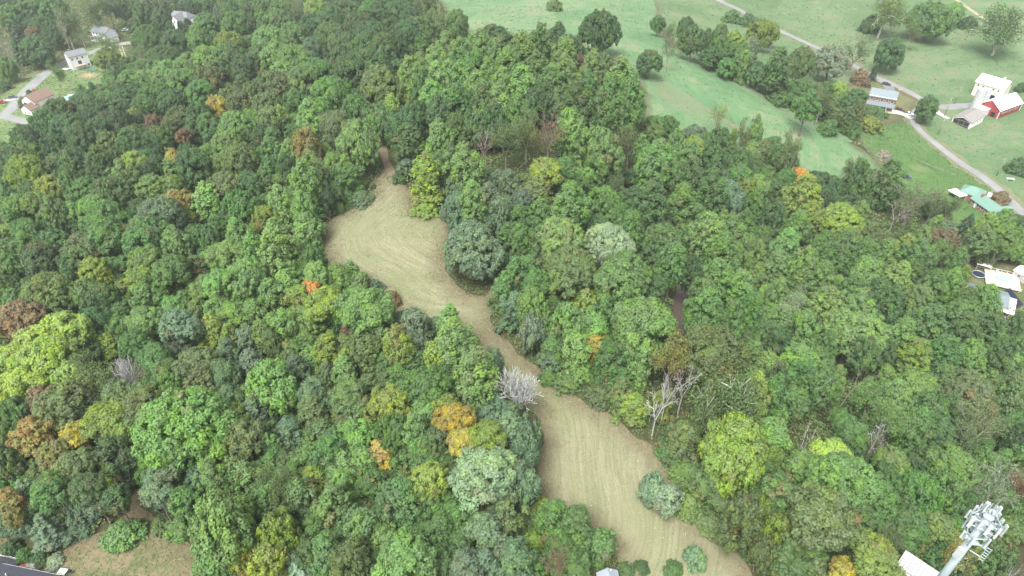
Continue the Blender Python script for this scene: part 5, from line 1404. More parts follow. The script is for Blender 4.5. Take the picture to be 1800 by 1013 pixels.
-248.6 459.9 6.7 5.3 5.3 W r small olive tree|3|26|23
-236.9 520.0 7.0 5.6 5.6 D r small dark green tree|4|40|28
-174.8 403.9 12.2 7.8 11.7 M v mid green vine-draped tree|1|23|29
-154.6 418.2 8.7 5.6 8.4 M v mid green vine-draped tree|6|28|23
-139.0 473.7 8.4 6.7 6.7 M r small mid green tree|4|48|26
-209.5 411.5 10.7 6.3 9.1 D t dark green tall tree|6|38|23
-217.0 499.7 8.0 5.1 7.7 M v mid green vine-draped tree|0|23|28
-355.6 518.5 10.9 7.0 10.5 D v dark green vine-draped tree|1|40|23
-93.5 338.7 8.2 6.5 6.5 M r small mid green tree|6|38|28
-119.2 468.9 10.2 8.1 8.1 D r dark green tree|3|28|23
-182.7 494.9 12.3 7.9 11.8 M v mid green vine-draped tree|5|28|23
-198.2 510.2 7.1 5.7 5.7 M r small mid green tree|1|23|48
-129.5 414.5 12.8 7.5 10.9 W t olive tall tree|4|28|23
-251.3 462.2 9.3 7.5 7.5 W r olive tree|3|26|23
-279.3 520.1 10.8 6.9 10.4 W v olive vine-draped tree|3|40|28
-122.8 317.8 7.9 5.1 7.6 W v olive vine-draped tree|2|23|16
-213.2 376.4 8.6 6.9 6.9 M r small mid green tree|1|38|28
-211.0 491.5 11.5 7.4 11.0 M v mid green vine-draped tree|0|23|48
-207.1 376.9 10.2 8.1 8.1 M r mid green tree|1|26|14
-126.3 417.1 12.0 7.7 11.5 D v dark green vine-draped tree|3|28|26
-136.0 317.9 12.5 7.3 10.6 M t mid green tall tree|6|14|23
-278.1 527.2 6.3 5.0 5.0 W r small olive tree|3|40|28
-183.2 427.1 12.7 8.1 12.2 M v mid green vine-draped tree|1|23|28
-241.9 514.7 10.0 8.0 8.0 D r dark green tree|0|23|26
-361.8 515.3 7.2 5.7 5.7 D r small dark green tree|1|40|26
-68.6 447.1 8.1 6.5 6.5 W r small olive tree|5|23|48
-219.5 381.9 11.0 7.0 10.5 W v olive vine-draped tree|3|38|23
-221.4 498.8 9.3 5.9 8.9 M v mid green vine-draped tree|4|40|28
-218.5 437.6 7.4 6.0 6.0 D r small dark green tree|1|23|25
-172.8 477.5 10.0 6.4 9.6 M v mid green vine-draped tree|5|40|28
-45.5 270.1 9.9 7.9 7.9 D r dark green tree|3|28|29
-145.5 480.3 6.7 5.4 5.4 W r small olive tree|5|48|23
-250.0 521.5 7.4 5.9 5.9 W r small olive tree|1|23|26
-336.9 484.0 7.3 5.8 5.8 M r small mid green tree|2|40|38
-243.0 497.3 7.0 5.6 5.6 W r small olive tree|0|23|40
-176.2 496.5 10.2 6.5 9.8 M v mid green vine-draped tree|4|26|28
-190.4 467.1 9.8 7.8 7.8 M r mid green tree|1|23|48
-363.6 502.4 10.6 6.8 10.2 D v dark green vine-draped tree|0|40|25
-222.8 516.4 7.5 6.0 6.0 D r small dark green tree|0|23|28
-212.0 508.2 10.0 8.0 8.0 M r mid green tree|0|23|48
-222.6 379.3 8.5 6.8 6.8 M r small mid green tree|6|23|38
-216.4 384.5 11.0 6.5 9.4 M t mid green tall tree|1|26|17
-139.0 483.0 8.7 5.1 7.4 M t mid green tall tree|4|48|26
-198.0 488.6 8.8 7.1 7.1 M r mid green tree|2|23|28
-191.5 497.8 7.3 5.8 5.8 M r small mid green tree|3|26|48
-247.6 452.6 6.7 5.4 5.4 D r small dark green tree|3|26|23
-151.1 394.4 8.7 6.9 6.9 M r small mid green tree|4|24|28
-234.0 488.5 11.2 6.5 9.5 W t olive tall tree|1|23|26
-322.8 464.1 9.5 7.6 7.6 D r dark green tree|5|38|40
-152.2 488.3 9.4 6.0 9.0 W v olive vine-draped tree|5|48|23
-184.7 343.6 9.8 7.9 7.9 M r mid green tree|2|24|29
-225.0 371.3 7.7 6.1 6.1 M r small mid green tree|1|38|23
-136.4 454.6 8.3 6.7 6.7 D r small dark green tree|5|48|23
-103.8 450.9 13.7 8.0 11.7 D t dark green tall tree|4|48|23
-185.7 487.2 8.0 5.1 7.6 M v mid green vine-draped tree|3|26|48
-181.5 433.2 8.6 5.5 8.2 M v mid green vine-draped tree|0|23|16
-371.1 516.0 11.4 6.7 9.7 D t dark green tall tree|4|25|26
-226.5 441.9 11.4 7.3 10.9 D v dark green vine-draped tree|2|23|24
-269.7 503.7 9.8 6.3 9.4 W v olive vine-draped tree|5|28|40
-118.4 454.4 8.1 6.5 6.5 D r small dark green tree|5|23|28
-218.7 403.3 9.4 7.5 7.5 M r mid green tree|1|26|29
-191.0 454.7 8.7 6.9 6.9 M r small mid green tree|1|23|28
-344.3 520.4 8.4 6.7 6.7 M r small mid green tree|6|23|40
-57.1 424.0 11.5 7.4 11.1 W v olive vine-draped tree|6|48|28
-148.5 380.3 10.5 6.7 10.0 D v dark green vine-draped tree|4|28|38
-149.2 401.1 7.8 6.2 6.2 M r small mid green tree|5|28|23
-143.4 383.2 9.6 5.6 8.2 M t mid green tall tree|4|28|38
-86.9 317.3 9.2 5.9 8.8 M v mid green vine-draped tree|6|38|28
-224.7 376.3 11.3 6.6 9.6 W t olive tall tree|0|38|28
-187.9 475.0 13.4 7.9 11.4 M t mid green tall tree|1|23|48
-347.7 497.1 12.6 7.4 10.7 D t dark green tall tree|1|40|26
-190.8 355.0 14.0 8.2 11.9 L t light green tall tree|5|28|25
-230.8 517.6 7.6 6.1 6.1 L r small light green tree|4|40|28
-258.1 477.7 9.0 7.2 7.2 W r olive tree|6|40|23
-124.0 311.5 7.8 6.3 6.3 D r small dark green tree|4|26|29
-125.8 477.1 8.4 6.7 6.7 D r small dark green tree|2|28|26
-152.8 381.4 9.6 7.7 7.7 M r mid green tree|4|28|38
-92.9 426.5 10.4 6.1 8.8 D t dark green tall tree|1|28|23
-169.2 497.1 8.6 5.5 8.2 M v mid green vine-draped tree|4|28|23
-189.0 429.5 8.6 5.5 8.2 M v mid green vine-draped tree|0|23|29
-202.9 496.3 10.1 8.1 8.1 M r mid green tree|1|23|28
-219.4 429.6 8.3 6.6 6.6 D r small dark green tree|6|38|23
-269.5 509.4 11.4 7.3 11.0 W v olive vine-draped tree|6|40|23
-246.5 501.0 10.6 6.8 10.2 D v dark green vine-draped tree|2|23|26
-78.6 296.1 11.3 7.2 10.8 W v olive vine-draped tree|6|38|28
-205.8 368.8 8.6 6.9 6.9 M r small mid green tree|1|26|17
-115.4 312.1 9.8 7.8 7.8 W r olive tree|6|16|23
-271.8 524.9 7.1 5.7 5.7 W r small olive tree|2|23|40
-131.6 314.2 9.8 5.7 8.3 W t olive tall tree|2|23|14
-215.3 451.7 8.3 5.3 8.0 D v dark green vine-draped tree|0|23|38
-215.5 437.3 12.5 8.0 12.0 D v dark green vine-draped tree|1|23|38
-144.4 485.9 8.0 6.4 6.4 W r small olive tree|3|23|48
-113.9 465.8 10.6 6.2 9.0 D t dark green tall tree|6|23|28
-73.5 450.6 8.7 5.6 8.4 W v olive vine-draped tree|3|48|23
-214.4 392.9 9.6 6.2 9.2 M v mid green vine-draped tree|1|26|14
-253.2 517.8 9.8 5.7 8.3 W t olive tall tree|1|23|40
-157.2 399.9 7.5 6.0 6.0 D r small dark green tree|4|24|28
-163.7 494.6 7.4 6.0 6.0 M r small mid green tree|6|48|23
-73.8 386.3 6.3 5.0 5.0 D r small dark green tree|0|28|23
-234.2 507.2 9.1 7.3 7.3 D r dark green tree|4|40|28
-156.2 410.2 8.6 6.9 6.9 D r small dark green tree|4|26|28
-145.7 471.9 6.6 5.2 5.2 M r small mid green tree|5|48|23
86.4 162.0 6.8 5.4 5.4 L r small light green tree|5|6|8
6.1 143.1 8.9 7.1 7.1 M r mid green tree|3|15|0
-83.0 134.0 6.7 5.4 5.4 M r small mid green tree|5|23|39
-49.3 109.0 8.0 6.4 6.4 L r small light green tree|6|22|17
-20.0 80.1 7.2 5.8 5.8 M r small mid green tree|2|36|21
127.4 113.2 7.6 6.1 6.1 M r small mid green tree|4|37|41
-30.7 64.3 6.7 5.3 5.3 M r small mid green tree|1|21|11
-107.7 151.2 10.3 6.6 9.9 M v mid green vine-draped tree|3|19|26
-115.7 173.7 11.0 7.0 10.6 M v mid green vine-draped tree|4|19|26
-56.9 124.5 12.1 7.7 11.6 L v light green vine-draped tree|1|17|18
-30.8 104.5 11.7 7.5 11.2 W v olive vine-draped tree|6|42|17
-46.1 102.5 9.9 6.4 9.5 B v bluish grey-green vine-draped tree|3|39|45
-177.0 213.1 7.1 5.7 5.7 L r small light green tree|4|25|43
35.5 73.0 9.1 7.3 7.3 W r olive tree|2|31|32
-1.2 65.5 11.1 7.1 10.7 W v olive vine-draped tree|2|42|15
3.4 58.4 7.4 5.9 5.9 M r small mid green tree|6|21|30
94.0 219.2 11.8 7.6 11.3 M v mid green vine-draped tree|1|27|45
91.8 237.3 10.1 8.1 8.1 L r light green tree|6|0|27
87.4 192.9 9.5 7.6 7.6 D r dark green tree|3|34|45
-59.6 112.7 9.7 6.2 9.3 B v bluish grey-green vine-draped tree|3|19|45
133.7 119.3 6.9 5.5 5.5 M r small mid green tree|4|41|6
-86.0 146.0 9.8 7.8 7.8 M r mid green tree|3|39|23
-35.6 101.6 10.2 6.5 9.8 L v light green vine-draped tree|4|39|15
-73.2 168.4 6.6 5.3 5.3 D r small dark green tree|5|43|29
53.9 74.6 12.4 7.2 10.5 L t light green tall tree|6|30|32
-37.7 70.6 11.9 7.6 11.4 W v olive vine-draped tree|6|17|21
-70.2 80.2 6.8 5.4 5.4 M r small mid green tree|4|39|20
8.0 61.8 7.9 6.3 6.3 M r small mid green tree|6|36|30
-80.4 80.9 9.7 6.2 9.3 D v dark green vine-draped tree|5|18|20
-45.1 130.0 9.3 6.0 8.9 M v mid green vine-draped tree|0|17|45
-26.0 117.7 7.1 5.7 5.7 B r small bluish grey-green tree|2|17|12
-4.0 173.6 9.6 6.1 9.2 B v bluish grey-green vine-draped tree|6|0|16
-152.5 305.6 9.1 7.3 7.3 W r olive tree|3|38|29
123.6 230.3 10.4 6.7 10.0 D v dark green vine-draped tree|5|34|27
-72.5 175.1 12.3 7.9 11.8 M v mid green vine-draped tree|3|14|25
-46.9 70.8 7.8 6.3 6.3 M r small mid green tree|1|22|36
-48.8 81.6 6.7 5.3 5.3 M r small mid green tree|6|14|22
-68.8 185.4 11.8 6.9 10.0 D t dark green tall tree|3|14|26
96.3 155.7 7.4 5.9 5.9 L r small light green tree|5|27|33
65.5 71.7 12.6 7.4 10.7 M t mid green tall tree|5|31|9
32.4 82.7 10.3 6.6 9.9 W v olive vine-draped tree|3|13|33
39.3 144.8 9.6 6.1 9.2 M v mid green vine-draped tree|1|8|48
126.4 105.4 12.6 8.1 12.1 M v mid green vine-draped tree|3|41|5
-55.3 134.5 10.5 6.2 8.9 L t light green tall tree|0|17|25
-87.0 131.2 9.3 5.9 8.9 L v light green vine-draped tree|5|26|39
-85.3 87.4 7.8 5.0 7.5 W v olive vine-draped tree|4|20|18
-110.2 129.7 7.2 5.8 5.8 M r small mid green tree|4|43|19
-139.7 149.3 10.7 6.3 9.1 W t olive tall tree|0|43|25
-142.4 173.7 10.0 5.9 8.5 M t mid green tall tree|4|25|18
-14.8 65.6 6.5 5.2 5.2 M r small mid green tree|3|21|12
119.9 96.0 9.9 7.9 7.9 M r mid green tree|3|41|6
89.7 165.6 8.3 6.6 6.6 L r small light green tree|5|44|8
129.6 223.6 11.3 7.2 10.8 D v dark green vine-draped tree|6|6|27
-35.1 111.7 9.2 5.4 7.8 W t olive tall tree|3|17|36
-88.4 92.7 11.9 7.6 11.5 W v olive vine-draped tree|6|46|19
93.0 97.4 8.2 5.2 7.9 M v mid green vine-draped tree|5|9|32
81.9 64.1 8.5 5.4 8.2 D v dark green vine-draped tree|4|10|41
108.9 205.2 10.8 6.9 10.4 L v light green vine-draped tree|6|33|27
74.2 148.4 9.8 6.3 9.4 L v light green vine-draped tree|4|34|12
-200.0 263.2 7.9 5.1 7.6 D v dark green vine-draped tree|2|25|18
-152.8 219.0 11.8 7.5 11.3 D v dark green vine-draped tree|5|19|24
125.3 160.6 7.1 5.7 5.7 L r small light green tree|6|12|37
-30.2 84.0 10.2 8.2 8.2 L r light green tree|4|15|22
81.5 70.3 11.1 6.5 9.4 M t mid green tall tree|0|9|30
13.3 178.7 12.0 7.7 11.5 W v olive vine-draped tree|4|15|0
-102.5 207.6 8.7 7.0 7.0 L r small light green tree|4|17|26
-76.2 112.2 8.7 6.9 6.9 B r small bluish grey-green tree|2|19|17
21.4 105.9 8.1 6.5 6.5 M r small mid green tree|5|36|8
-60.0 120.0 10.3 6.6 9.9 L v light green vine-draped tree|5|19|17
-29.7 96.6 8.7 7.0 7.0 W r small olive tree|3|17|42
-96.0 127.5 8.7 7.0 7.0 M r small mid green tree|6|29|18
9.0 58.6 8.5 6.8 6.8 M r small mid green tree|1|30|21
-111.0 101.0 12.6 8.1 12.1 M v mid green vine-draped tree|6|46|18
-40.9 118.0 11.3 7.2 10.8 M v mid green vine-draped tree|1|17|36
129.3 118.0 6.9 5.5 5.5 M r small mid green tree|4|41|7
-1.6 125.5 10.9 7.0 10.5 M v mid green vine-draped tree|0|45|15
20.9 116.6 11.3 7.2 10.8 M v mid green vine-draped tree|6|33|45
-226.0 353.1 8.3 5.3 8.0 D v dark green vine-draped tree|1|25|28
-54.1 185.6 9.8 7.9 7.9 L r light green tree|1|29|43
1.8 154.5 10.6 6.2 9.0 M t mid green tall tree|6|48|45
-42.6 131.0 10.1 8.0 8.0 L r light green tree|6|39|14
-27.1 103.4 8.6 5.0 7.3 M t mid green tall tree|4|36|17
75.5 103.1 6.9 5.5 5.5 M r small mid green tree|0|32|45
-31.1 68.7 12.4 7.9 11.9 L v light green vine-draped tree|5|36|21
-4.0 89.4 10.1 8.1 8.1 B r bluish grey-green tree|4|42|16
133.9 136.4 10.0 8.0 8.0 L r light green tree|3|37|9
-14.5 69.9 8.9 7.1 7.1 M r mid green tree|3|21|12
-47.6 77.5 8.4 5.4 8.1 M v mid green vine-draped tree|2|22|17
7.0 65.6 10.5 6.7 10.1 M v mid green vine-draped tree|4|42|13
-45.1 78.9 9.2 5.4 7.8 M t mid green tall tree|6|14|22
104.9 105.8 10.4 6.7 10.0 D v dark green vine-draped tree|6|27|9
-21.2 111.7 12.6 8.1 12.1 B v bluish grey-green vine-draped tree|4|17|11
110.6 140.7 9.0 7.2 7.2 L r light green tree|6|44|33
-103.4 139.3 8.4 6.8 6.8 M r small mid green tree|6|26|19
114.0 95.7 10.2 8.1 8.1 M r mid green tree|6|34|41
120.7 110.9 7.6 6.1 6.1 M r small mid green tree|5|7|9
-62.7 168.5 9.7 7.8 7.8 M r mid green tree|6|25|14
71.9 69.2 9.5 7.6 7.6 M r mid green tree|6|32|10
77.0 64.2 10.2 6.5 9.8 M v mid green vine-draped tree|4|9|10
-6.6 163.2 12.0 7.0 10.2 B t bluish grey-green tall tree|5|8|29
78.3 162.7 9.5 6.1 9.1 L v light green vine-draped tree|2|8|6
-90.4 129.4 11.3 7.2 10.9 L v light green vine-draped tree|5|24|39
-105.4 91.6 9.3 6.0 9.0 W v olive vine-draped tree|4|43|46
49.4 57.1 7.1 5.7 5.7 W r small olive tree|5|30|10
-46.1 111.4 8.0 5.1 7.7 L v light green vine-draped tree|4|22|29
4.1 179.3 6.9 5.5 5.5 W r small olive tree|3|16|1
-43.5 86.1 10.1 5.9 8.6 B t bluish grey-green tall tree|3|22|14
121.9 105.3 9.4 6.0 9.0 M v mid green vine-draped tree|6|44|9
-28.6 66.2 6.5 5.2 5.2 M r small mid green tree|2|21|11
-25.6 74.7 8.3 6.7 6.7 M r small mid green tree|4|21|36
-72.8 150.2 13.1 7.7 11.1 L t light green tall tree|2|17|25
118.3 114.4 7.8 5.0 7.5 L v light green vine-draped tree|4|44|10
-21.0 102.9 10.7 6.2 9.1 M t mid green tall tree|3|16|21
101.0 80.5 7.9 6.3 6.3 M r small mid green tree|0|9|41
-138.5 313.2 8.2 5.3 7.9 M v mid green vine-draped tree|6|17|23
-91.7 76.3 9.4 6.0 9.0 B v bluish grey-green vine-draped tree|3|46|19
33.7 196.5 9.2 5.9 8.9 L v light green vine-draped tree|5|11|1
-4.4 57.3 11.0 7.0 10.5 B v bluish grey-green vine-draped tree|1|42|21
-114.1 225.8 7.1 5.6 5.6 D r small dark green tree|4|17|26
95.2 168.3 9.9 6.4 9.5 L v light green vine-draped tree|6|1|33
143.4 306.2 7.6 6.0 6.0 W r small olive tree|6|1|2
88.1 71.4 9.1 5.8 8.7 M v mid green vine-draped tree|6|10|9
45.2 68.2 9.3 7.4 7.4 M r mid green tree|3|31|9
153.5 206.0 13.4 7.9 11.4 L t light green tall tree|5|6|34
-56.0 103.5 11.4 7.3 11.0 B v bluish grey-green vine-draped tree|5|20|17
138.0 163.1 8.6 6.9 6.9 M r small mid green tree|6|33|37
13.8 104.0 11.3 7.2 10.9 L v light green vine-draped tree|3|11|8
99.5 230.3 7.3 5.8 5.8 M r small mid green tree|0|27|16
102.0 160.1 9.5 5.6 8.1 M t mid green tall tree|5|27|33
-21.9 62.5 8.9 7.1 7.1 L r light green tree|2|21|31
-42.9 79.9 7.8 6.2 6.2 W r small olive tree|6|16|22
-114.2 297.7 9.0 7.2 7.2 D r dark green tree|3|23|14
-168.2 209.0 9.7 7.8 7.8 M r mid green tree|3|25|18
76.1 143.8 13.7 8.0 11.7 L t light green tall tree|4|34|12
-31.5 112.7 9.0 5.3 7.6 L t light green tall tree|5|11|17
9.0 109.0 6.7 5.3 5.3 M r small mid green tree|1|15|33
-68.8 127.0 8.9 5.2 7.6 L t light green tall tree|6|43|17
134.6 116.0 6.8 5.4 5.4 M r small mid green tree|4|44|41
-75.2 187.6 10.0 6.4 9.6 M v mid green vine-draped tree|3|14|24
-82.6 117.3 7.8 5.0 7.5 M v mid green vine-draped tree|2|39|38
-34.8 62.2 8.0 6.4 6.4 M r small mid green tree|0|21|36
-49.7 75.0 11.6 7.4 11.2 L v light green vine-draped tree|1|22|14
-169.3 194.0 8.8 5.6 8.4 L v light green vine-draped tree|5|25|43
105.3 172.6 11.4 6.7 9.7 L t light green tall tree|6|31|34
-6.4 153.1 9.8 7.8 7.8 B r bluish grey-green tree|1|16|0
-140.6 167.7 8.9 5.7 8.5 M v mid green vine-draped tree|4|25|18
111.7 100.3 13.2 7.7 11.2 M t mid green tall tree|2|9|7
-28.6 109.0 10.6 6.8 10.2 W v olive vine-draped tree|4|36|17
130.0 212.9 6.6 5.3 5.3 D r small dark green tree|1|34|8
-164.4 280.3 11.1 7.1 10.7 D v dark green vine-draped tree|2|24|17
142.3 137.0 11.1 7.1 10.7 L v light green vine-draped tree|5|9|44
-131.7 144.4 7.1 5.7 5.7 M r small mid green tree|0|43|17
-44.3 65.7 7.0 5.6 5.6 M r small mid green tree|1|21|18
-12.8 80.4 9.7 5.7 8.2 W t olive tall tree|3|11|21
70.8 132.1 9.9 7.9 7.9 D r dark green tree|3|12|5
-128.5 170.4 9.0 7.2 7.2 D r dark green tree|4|25|19
-118.8 296.4 8.7 7.0 7.0 W r small olive tree|5|14|23
84.3 211.0 7.7 6.2 6.2 M r small mid green tree|3|8|35
-69.4 122.0 11.4 6.7 9.7 L t light green tall tree|3|17|18
92.6 93.9 6.9 5.5 5.5 L r small light green tree|6|41|32
104.4 91.4 6.4 5.1 5.1 M r small mid green tree|1|9|37
-1.0 171.4 11.5 6.7 9.8 B t bluish grey-green tall tree|3|45|48
-195.0 227.7 9.1 5.3 7.7 L t light green tall tree|4|18|40
36.6 152.5 13.3 7.8 11.3 M t mid green tall tree|4|15|27
72.6 205.0 6.8 5.5 5.5 L r small light green tree|6|45|27
-103.3 97.7 6.6 5.3 5.3 W r small olive tree|2|18|46
57.3 117.1 9.2 5.9 8.8 L v light green vine-draped tree|3|8|32
56.3 59.9 8.5 5.4 8.1 W v olive vine-draped tree|1|10|42
0.8 129.8 11.9 7.6 11.4 M v mid green vine-draped tree|0|45|16
-48.6 117.2 10.1 8.1 8.1 L r light green tree|1|17|22
-11.6 57.3 9.9 7.9 7.9 M r mid green tree|5|21|42
47.7 62.7 9.8 6.3 9.4 W v olive vine-draped tree|4|9|30
110.5 134.5 11.7 7.5 11.2 D v dark green vine-draped tree|6|5|32
-59.8 78.7 8.4 6.7 6.7 B r small bluish grey-green tree|4|39|22
123.3 118.6 11.9 7.6 11.4 M v mid green vine-draped tree|5|5|9
-65.6 120.0 9.8 7.8 7.8 L r light green tree|3|17|19
145.1 276.1 11.8 7.6 11.4 W v olive vine-draped tree|3|2|27
-24.9 63.8 12.5 8.0 12.0 M v mid green vine-draped tree|2|21|13
77.9 170.5 13.0 7.6 11.0 L t light green tall tree|3|8|34
24.4 163.1 8.2 6.6 6.6 M r small mid green tree|3|16|27
-80.9 128.6 7.9 5.1 7.6 L v light green vine-draped tree|6|23|39
11.3 123.9 8.8 5.6 8.4 M v mid green vine-draped tree|2|45|8
146.2 305.4 9.3 7.5 7.5 M r mid green tree|2|2|1
-121.3 227.0 7.0 5.6 5.6 D r small dark green tree|3|38|14
113.1 113.3 11.5 7.4 11.0 D v dark green vine-draped tree|4|37|10
-58.1 74.9 7.9 5.0 7.6 B v bluish grey-green vine-draped tree|6|19|22
48.9 82.6 12.0 7.7 11.5 L v light green vine-draped tree|3|33|30
153.2 284.8 11.9 7.6 11.4 W v olive vine-draped tree|6|27|2
-96.2 122.3 9.4 7.5 7.5 L r light green tree|1|19|40
-116.1 144.0 13.7 8.0 11.6 D t dark green tall tree|2|18|23
15.0 62.7 6.9 5.5 5.5 M r small mid green tree|6|13|30
151.1 147.1 9.9 7.9 7.9 M r mid green tree|2|44|9
91.5 171.0 8.8 7.1 7.1 L r light green tree|3|8|44
0.8 118.4 10.9 7.0 10.4 B v bluish grey-green vine-draped tree|6|11|45
123.3 224.1 7.9 6.3 6.3 D r small dark green tree|4|8|3
-73.9 212.6 8.8 7.1 7.1 D r dark green tree|4|14|23
-171.6 222.6 9.5 7.6 7.6 M r mid green tree|4|43|38
105.4 94.3 9.9 7.9 7.9 M r mid green tree|1|9|34
7.4 152.9 7.1 5.7 5.7 M r small mid green tree|2|45|1
-54.6 145.0 6.7 5.4 5.4 M r small mid green tree|1|17|23
50.8 76.8 7.6 6.1 6.1 L r small light green tree|3|32|30
-16.6 86.6 11.4 7.3 11.0 L v light green vine-draped tree|0|36|20
-75.6 123.8 8.7 5.6 8.4 L v light green vine-draped tree|6|29|19
69.5 71.3 6.4 5.2 5.2 M r small mid green tree|6|33|10
20.1 101.5 10.4 6.6 10.0 M v mid green vine-draped tree|5|45|12
96.0 236.9 12.6 8.0 12.1 W v olive vine-draped tree|2|27|1
-153.5 200.8 6.8 5.5 5.5 M r small mid green tree|3|25|19
87.3 141.6 6.3 5.1 5.1 M r small mid green tree|4|37|12
-120.7 190.9 8.7 5.6 8.4 M v mid green vine-draped tree|3|38|39
-79.0 74.1 6.8 5.4 5.4 B r small bluish grey-green tree|4|39|46
33.3 154.1 6.8 5.5 5.5 L r small light green tree|5|34|45
-135.7 250.5 12.3 7.9 11.8 W v olive vine-draped tree|5|19|23
-89.7 71.3 8.1 6.5 6.5 B r small bluish grey-green tree|2|46|19
22.2 170.9 9.0 5.8 8.6 M v mid green vine-draped tree|3|8|28
119.6 291.9 9.1 7.3 7.3 M r mid green tree|3|2|0
57.0 107.8 12.3 7.9 11.9 L v light green vine-draped tree|2|33|15
-61.3 133.5 8.7 7.0 7.0 L r small light green tree|1|17|43
-41.3 76.1 7.6 6.1 6.1 W r small olive tree|4|20|36
-58.9 197.8 10.0 5.8 8.5 L t light green tall tree|1|29|25
-78.2 133.8 7.8 6.2 6.2 L r small light green tree|5|43|17
-95.2 81.2 7.8 6.2 6.2 M r small mid green tree|4|18|46
136.0 133.8 7.7 6.2 6.2 W r small olive tree|3|7|41
-55.6 80.3 13.3 7.8 11.3 L t light green tall tree|2|39|21
-15.5 167.7 11.6 7.4 11.1 B v bluish grey-green vine-draped tree|6|28|16
-74.1 88.2 12.0 7.7 11.5 M v mid green vine-draped tree|4|21|43
-120.5 274.4 8.4 6.7 6.7 W r small olive tree|3|23|17
76.4 68.1 11.2 7.2 10.8 W v olive vine-draped tree|2|41|12
120.6 92.8 6.3 5.0 5.0 M r small mid green tree|2|41|6
-20.1 92.4 7.1 5.7 5.7 L r small light green tree|3|15|22
96.2 97.5 9.6 7.7 7.7 D r dark green tree|3|10|7
-99.2 120.4 8.9 5.7 8.5 M v mid green vine-draped tree|6|17|18
-51.1 89.8 12.3 7.2 10.5 B t bluish grey-green tall tree|2|39|36
46.1 57.4 7.8 6.2 6.2 M r small mid green tree|3|10|30
-33.9 79.6 12.0 7.7 11.5 M v mid green vine-draped tree|5|14|21
-76.5 128.8 8.5 5.4 8.1 L v light green vine-draped tree|3|19|29
59.4 67.1 11.2 6.6 9.5 M t mid green tall tree|6|12|10
37.2 186.9 7.9 6.4 6.4 M r small mid green tree|5|48|8
44.3 72.5 7.1 5.7 5.7 M r small mid green tree|4|32|30
136.9 123.3 11.1 6.5 9.4 M t mid green tall tree|4|9|44
-188.7 327.6 10.0 8.0 8.0 D r dark green tree|1|38|14
-10.6 75.4 8.7 6.9 6.9 M r small mid green tree|5|17|42
-76.9 82.0 12.5 8.0 12.0 D v dark green vine-draped tree|4|20|19
-198.9 310.2 7.1 5.7 5.7 D r small dark green tree|2|26|19
11.5 161.4 7.9 6.3 6.3 W r small olive tree|5|1|45
-63.2 109.0 9.6 6.1 9.2 B v bluish grey-green vine-draped tree|2|39|29
-106.8 145.0 9.2 7.4 7.4 M r mid green tree|5|24|19
-17.9 115.2 6.8 5.5 5.5 B r small bluish grey-green tree|3|36|29
34.8 187.2 10.2 6.0 8.7 M t mid green tall tree|3|8|48
-124.7 151.3 9.7 7.7 7.7 D r dark green tree|5|38|18
130.0 122.7 7.0 5.6 5.6 M r small mid green tree|4|37|9
-133.8 169.3 7.7 6.2 6.2 M r small mid green tree|3|18|26
-19.8 173.8 10.6 6.8 10.2 B v bluish grey-green vine-draped tree|2|14|0
-137.0 141.7 10.2 8.1 8.1 M r mid green tree|2|18|25
-149.1 163.4 11.7 6.9 10.0 M t mid green tall tree|6|25|43
108.0 91.8 9.3 5.9 8.9 M v mid green vine-draped tree|1|9|6
7.4 155.3 12.6 7.4 10.7 M t mid green tall tree|2|45|0
22.4 95.2 8.2 5.2 7.8 W v olive vine-draped tree|2|12|15
11.0 64.5 10.9 6.4 9.3 M t mid green tall tree|1|30|14
-59.3 94.7 9.9 7.9 7.9 B r bluish grey-green tree|1|39|45
-57.3 98.8 6.7 5.4 5.4 L r small light green tree|3|19|36
-103.1 145.0 9.4 6.0 9.0 M v mid green vine-draped tree|5|14|43
-129.2 293.6 9.0 7.2 7.2 W r olive tree|6|17|23
19.7 111.5 8.5 5.4 8.1 M v mid green vine-draped tree|3|8|36
101.8 215.8 7.6 6.1 6.1 L r small light green tree|1|27|12
40.2 202.0 8.4 6.7 6.7 D r small dark green tree|4|8|0
19.1 160.2 9.2 7.4 7.4 M r mid green tree|4|1|11
-8.1 88.8 6.4 5.1 5.1 B r small bluish grey-green tree|0|36|12
-37.6 92.7 8.2 5.3 7.9 W v olive vine-draped tree|3|36|19
118.5 221.6 7.5 6.0 6.0 D r small dark green tree|4|8|4
36.3 112.4 6.4 5.1 5.1 W r small olive tree|3|8|12
-63.1 77.9 8.5 5.4 8.1 M v mid green vine-draped tree|2|22|18
88.1 205.1 11.0 7.1 10.6 D v dark green vine-draped tree|3|27|8
-82.3 164.9 6.9 5.5 5.5 D r small dark green tree|3|17|25
8.4 134.3 10.7 6.8 10.2 W v olive vine-draped tree|3|16|8
55.4 183.7 9.5 7.6 7.6 M r mid green tree|5|1|8
-98.8 115.6 10.1 8.1 8.1 M r mid green tree|3|19|43
39.9 190.6 10.2 8.1 8.1 D r dark green tree|3|8|48
-9.2 62.1 7.6 6.0 6.0 M r small mid green tree|4|21|30
-178.9 208.7 9.3 5.5 7.9 M t mid green tall tree|4|25|43
130.6 125.8 7.9 6.3 6.3 M r small mid green tree|4|9|6
-114.3 217.5 7.9 6.4 6.4 D r small dark green tree|5|39|23
-139.6 208.7 8.3 6.7 6.7 D r small dark green tree|3|38|19
-65.5 77.0 11.7 7.5 11.2 B v bluish grey-green vine-draped tree|4|39|20
-114.9 137.0 8.4 5.4 8.1 W v olive vine-draped tree|2|43|17
108.3 85.8 10.9 6.4 9.2 L t light green tall tree|6|37|41
-133.8 148.5 9.2 5.9 8.8 D v dark green vine-draped tree|0|43|29
162.4 223.9 6.4 5.2 5.2 L r small light green tree|3|34|5
0.5 56.6 13.7 8.0 11.6 B t bluish grey-green tall tree|0|42|13
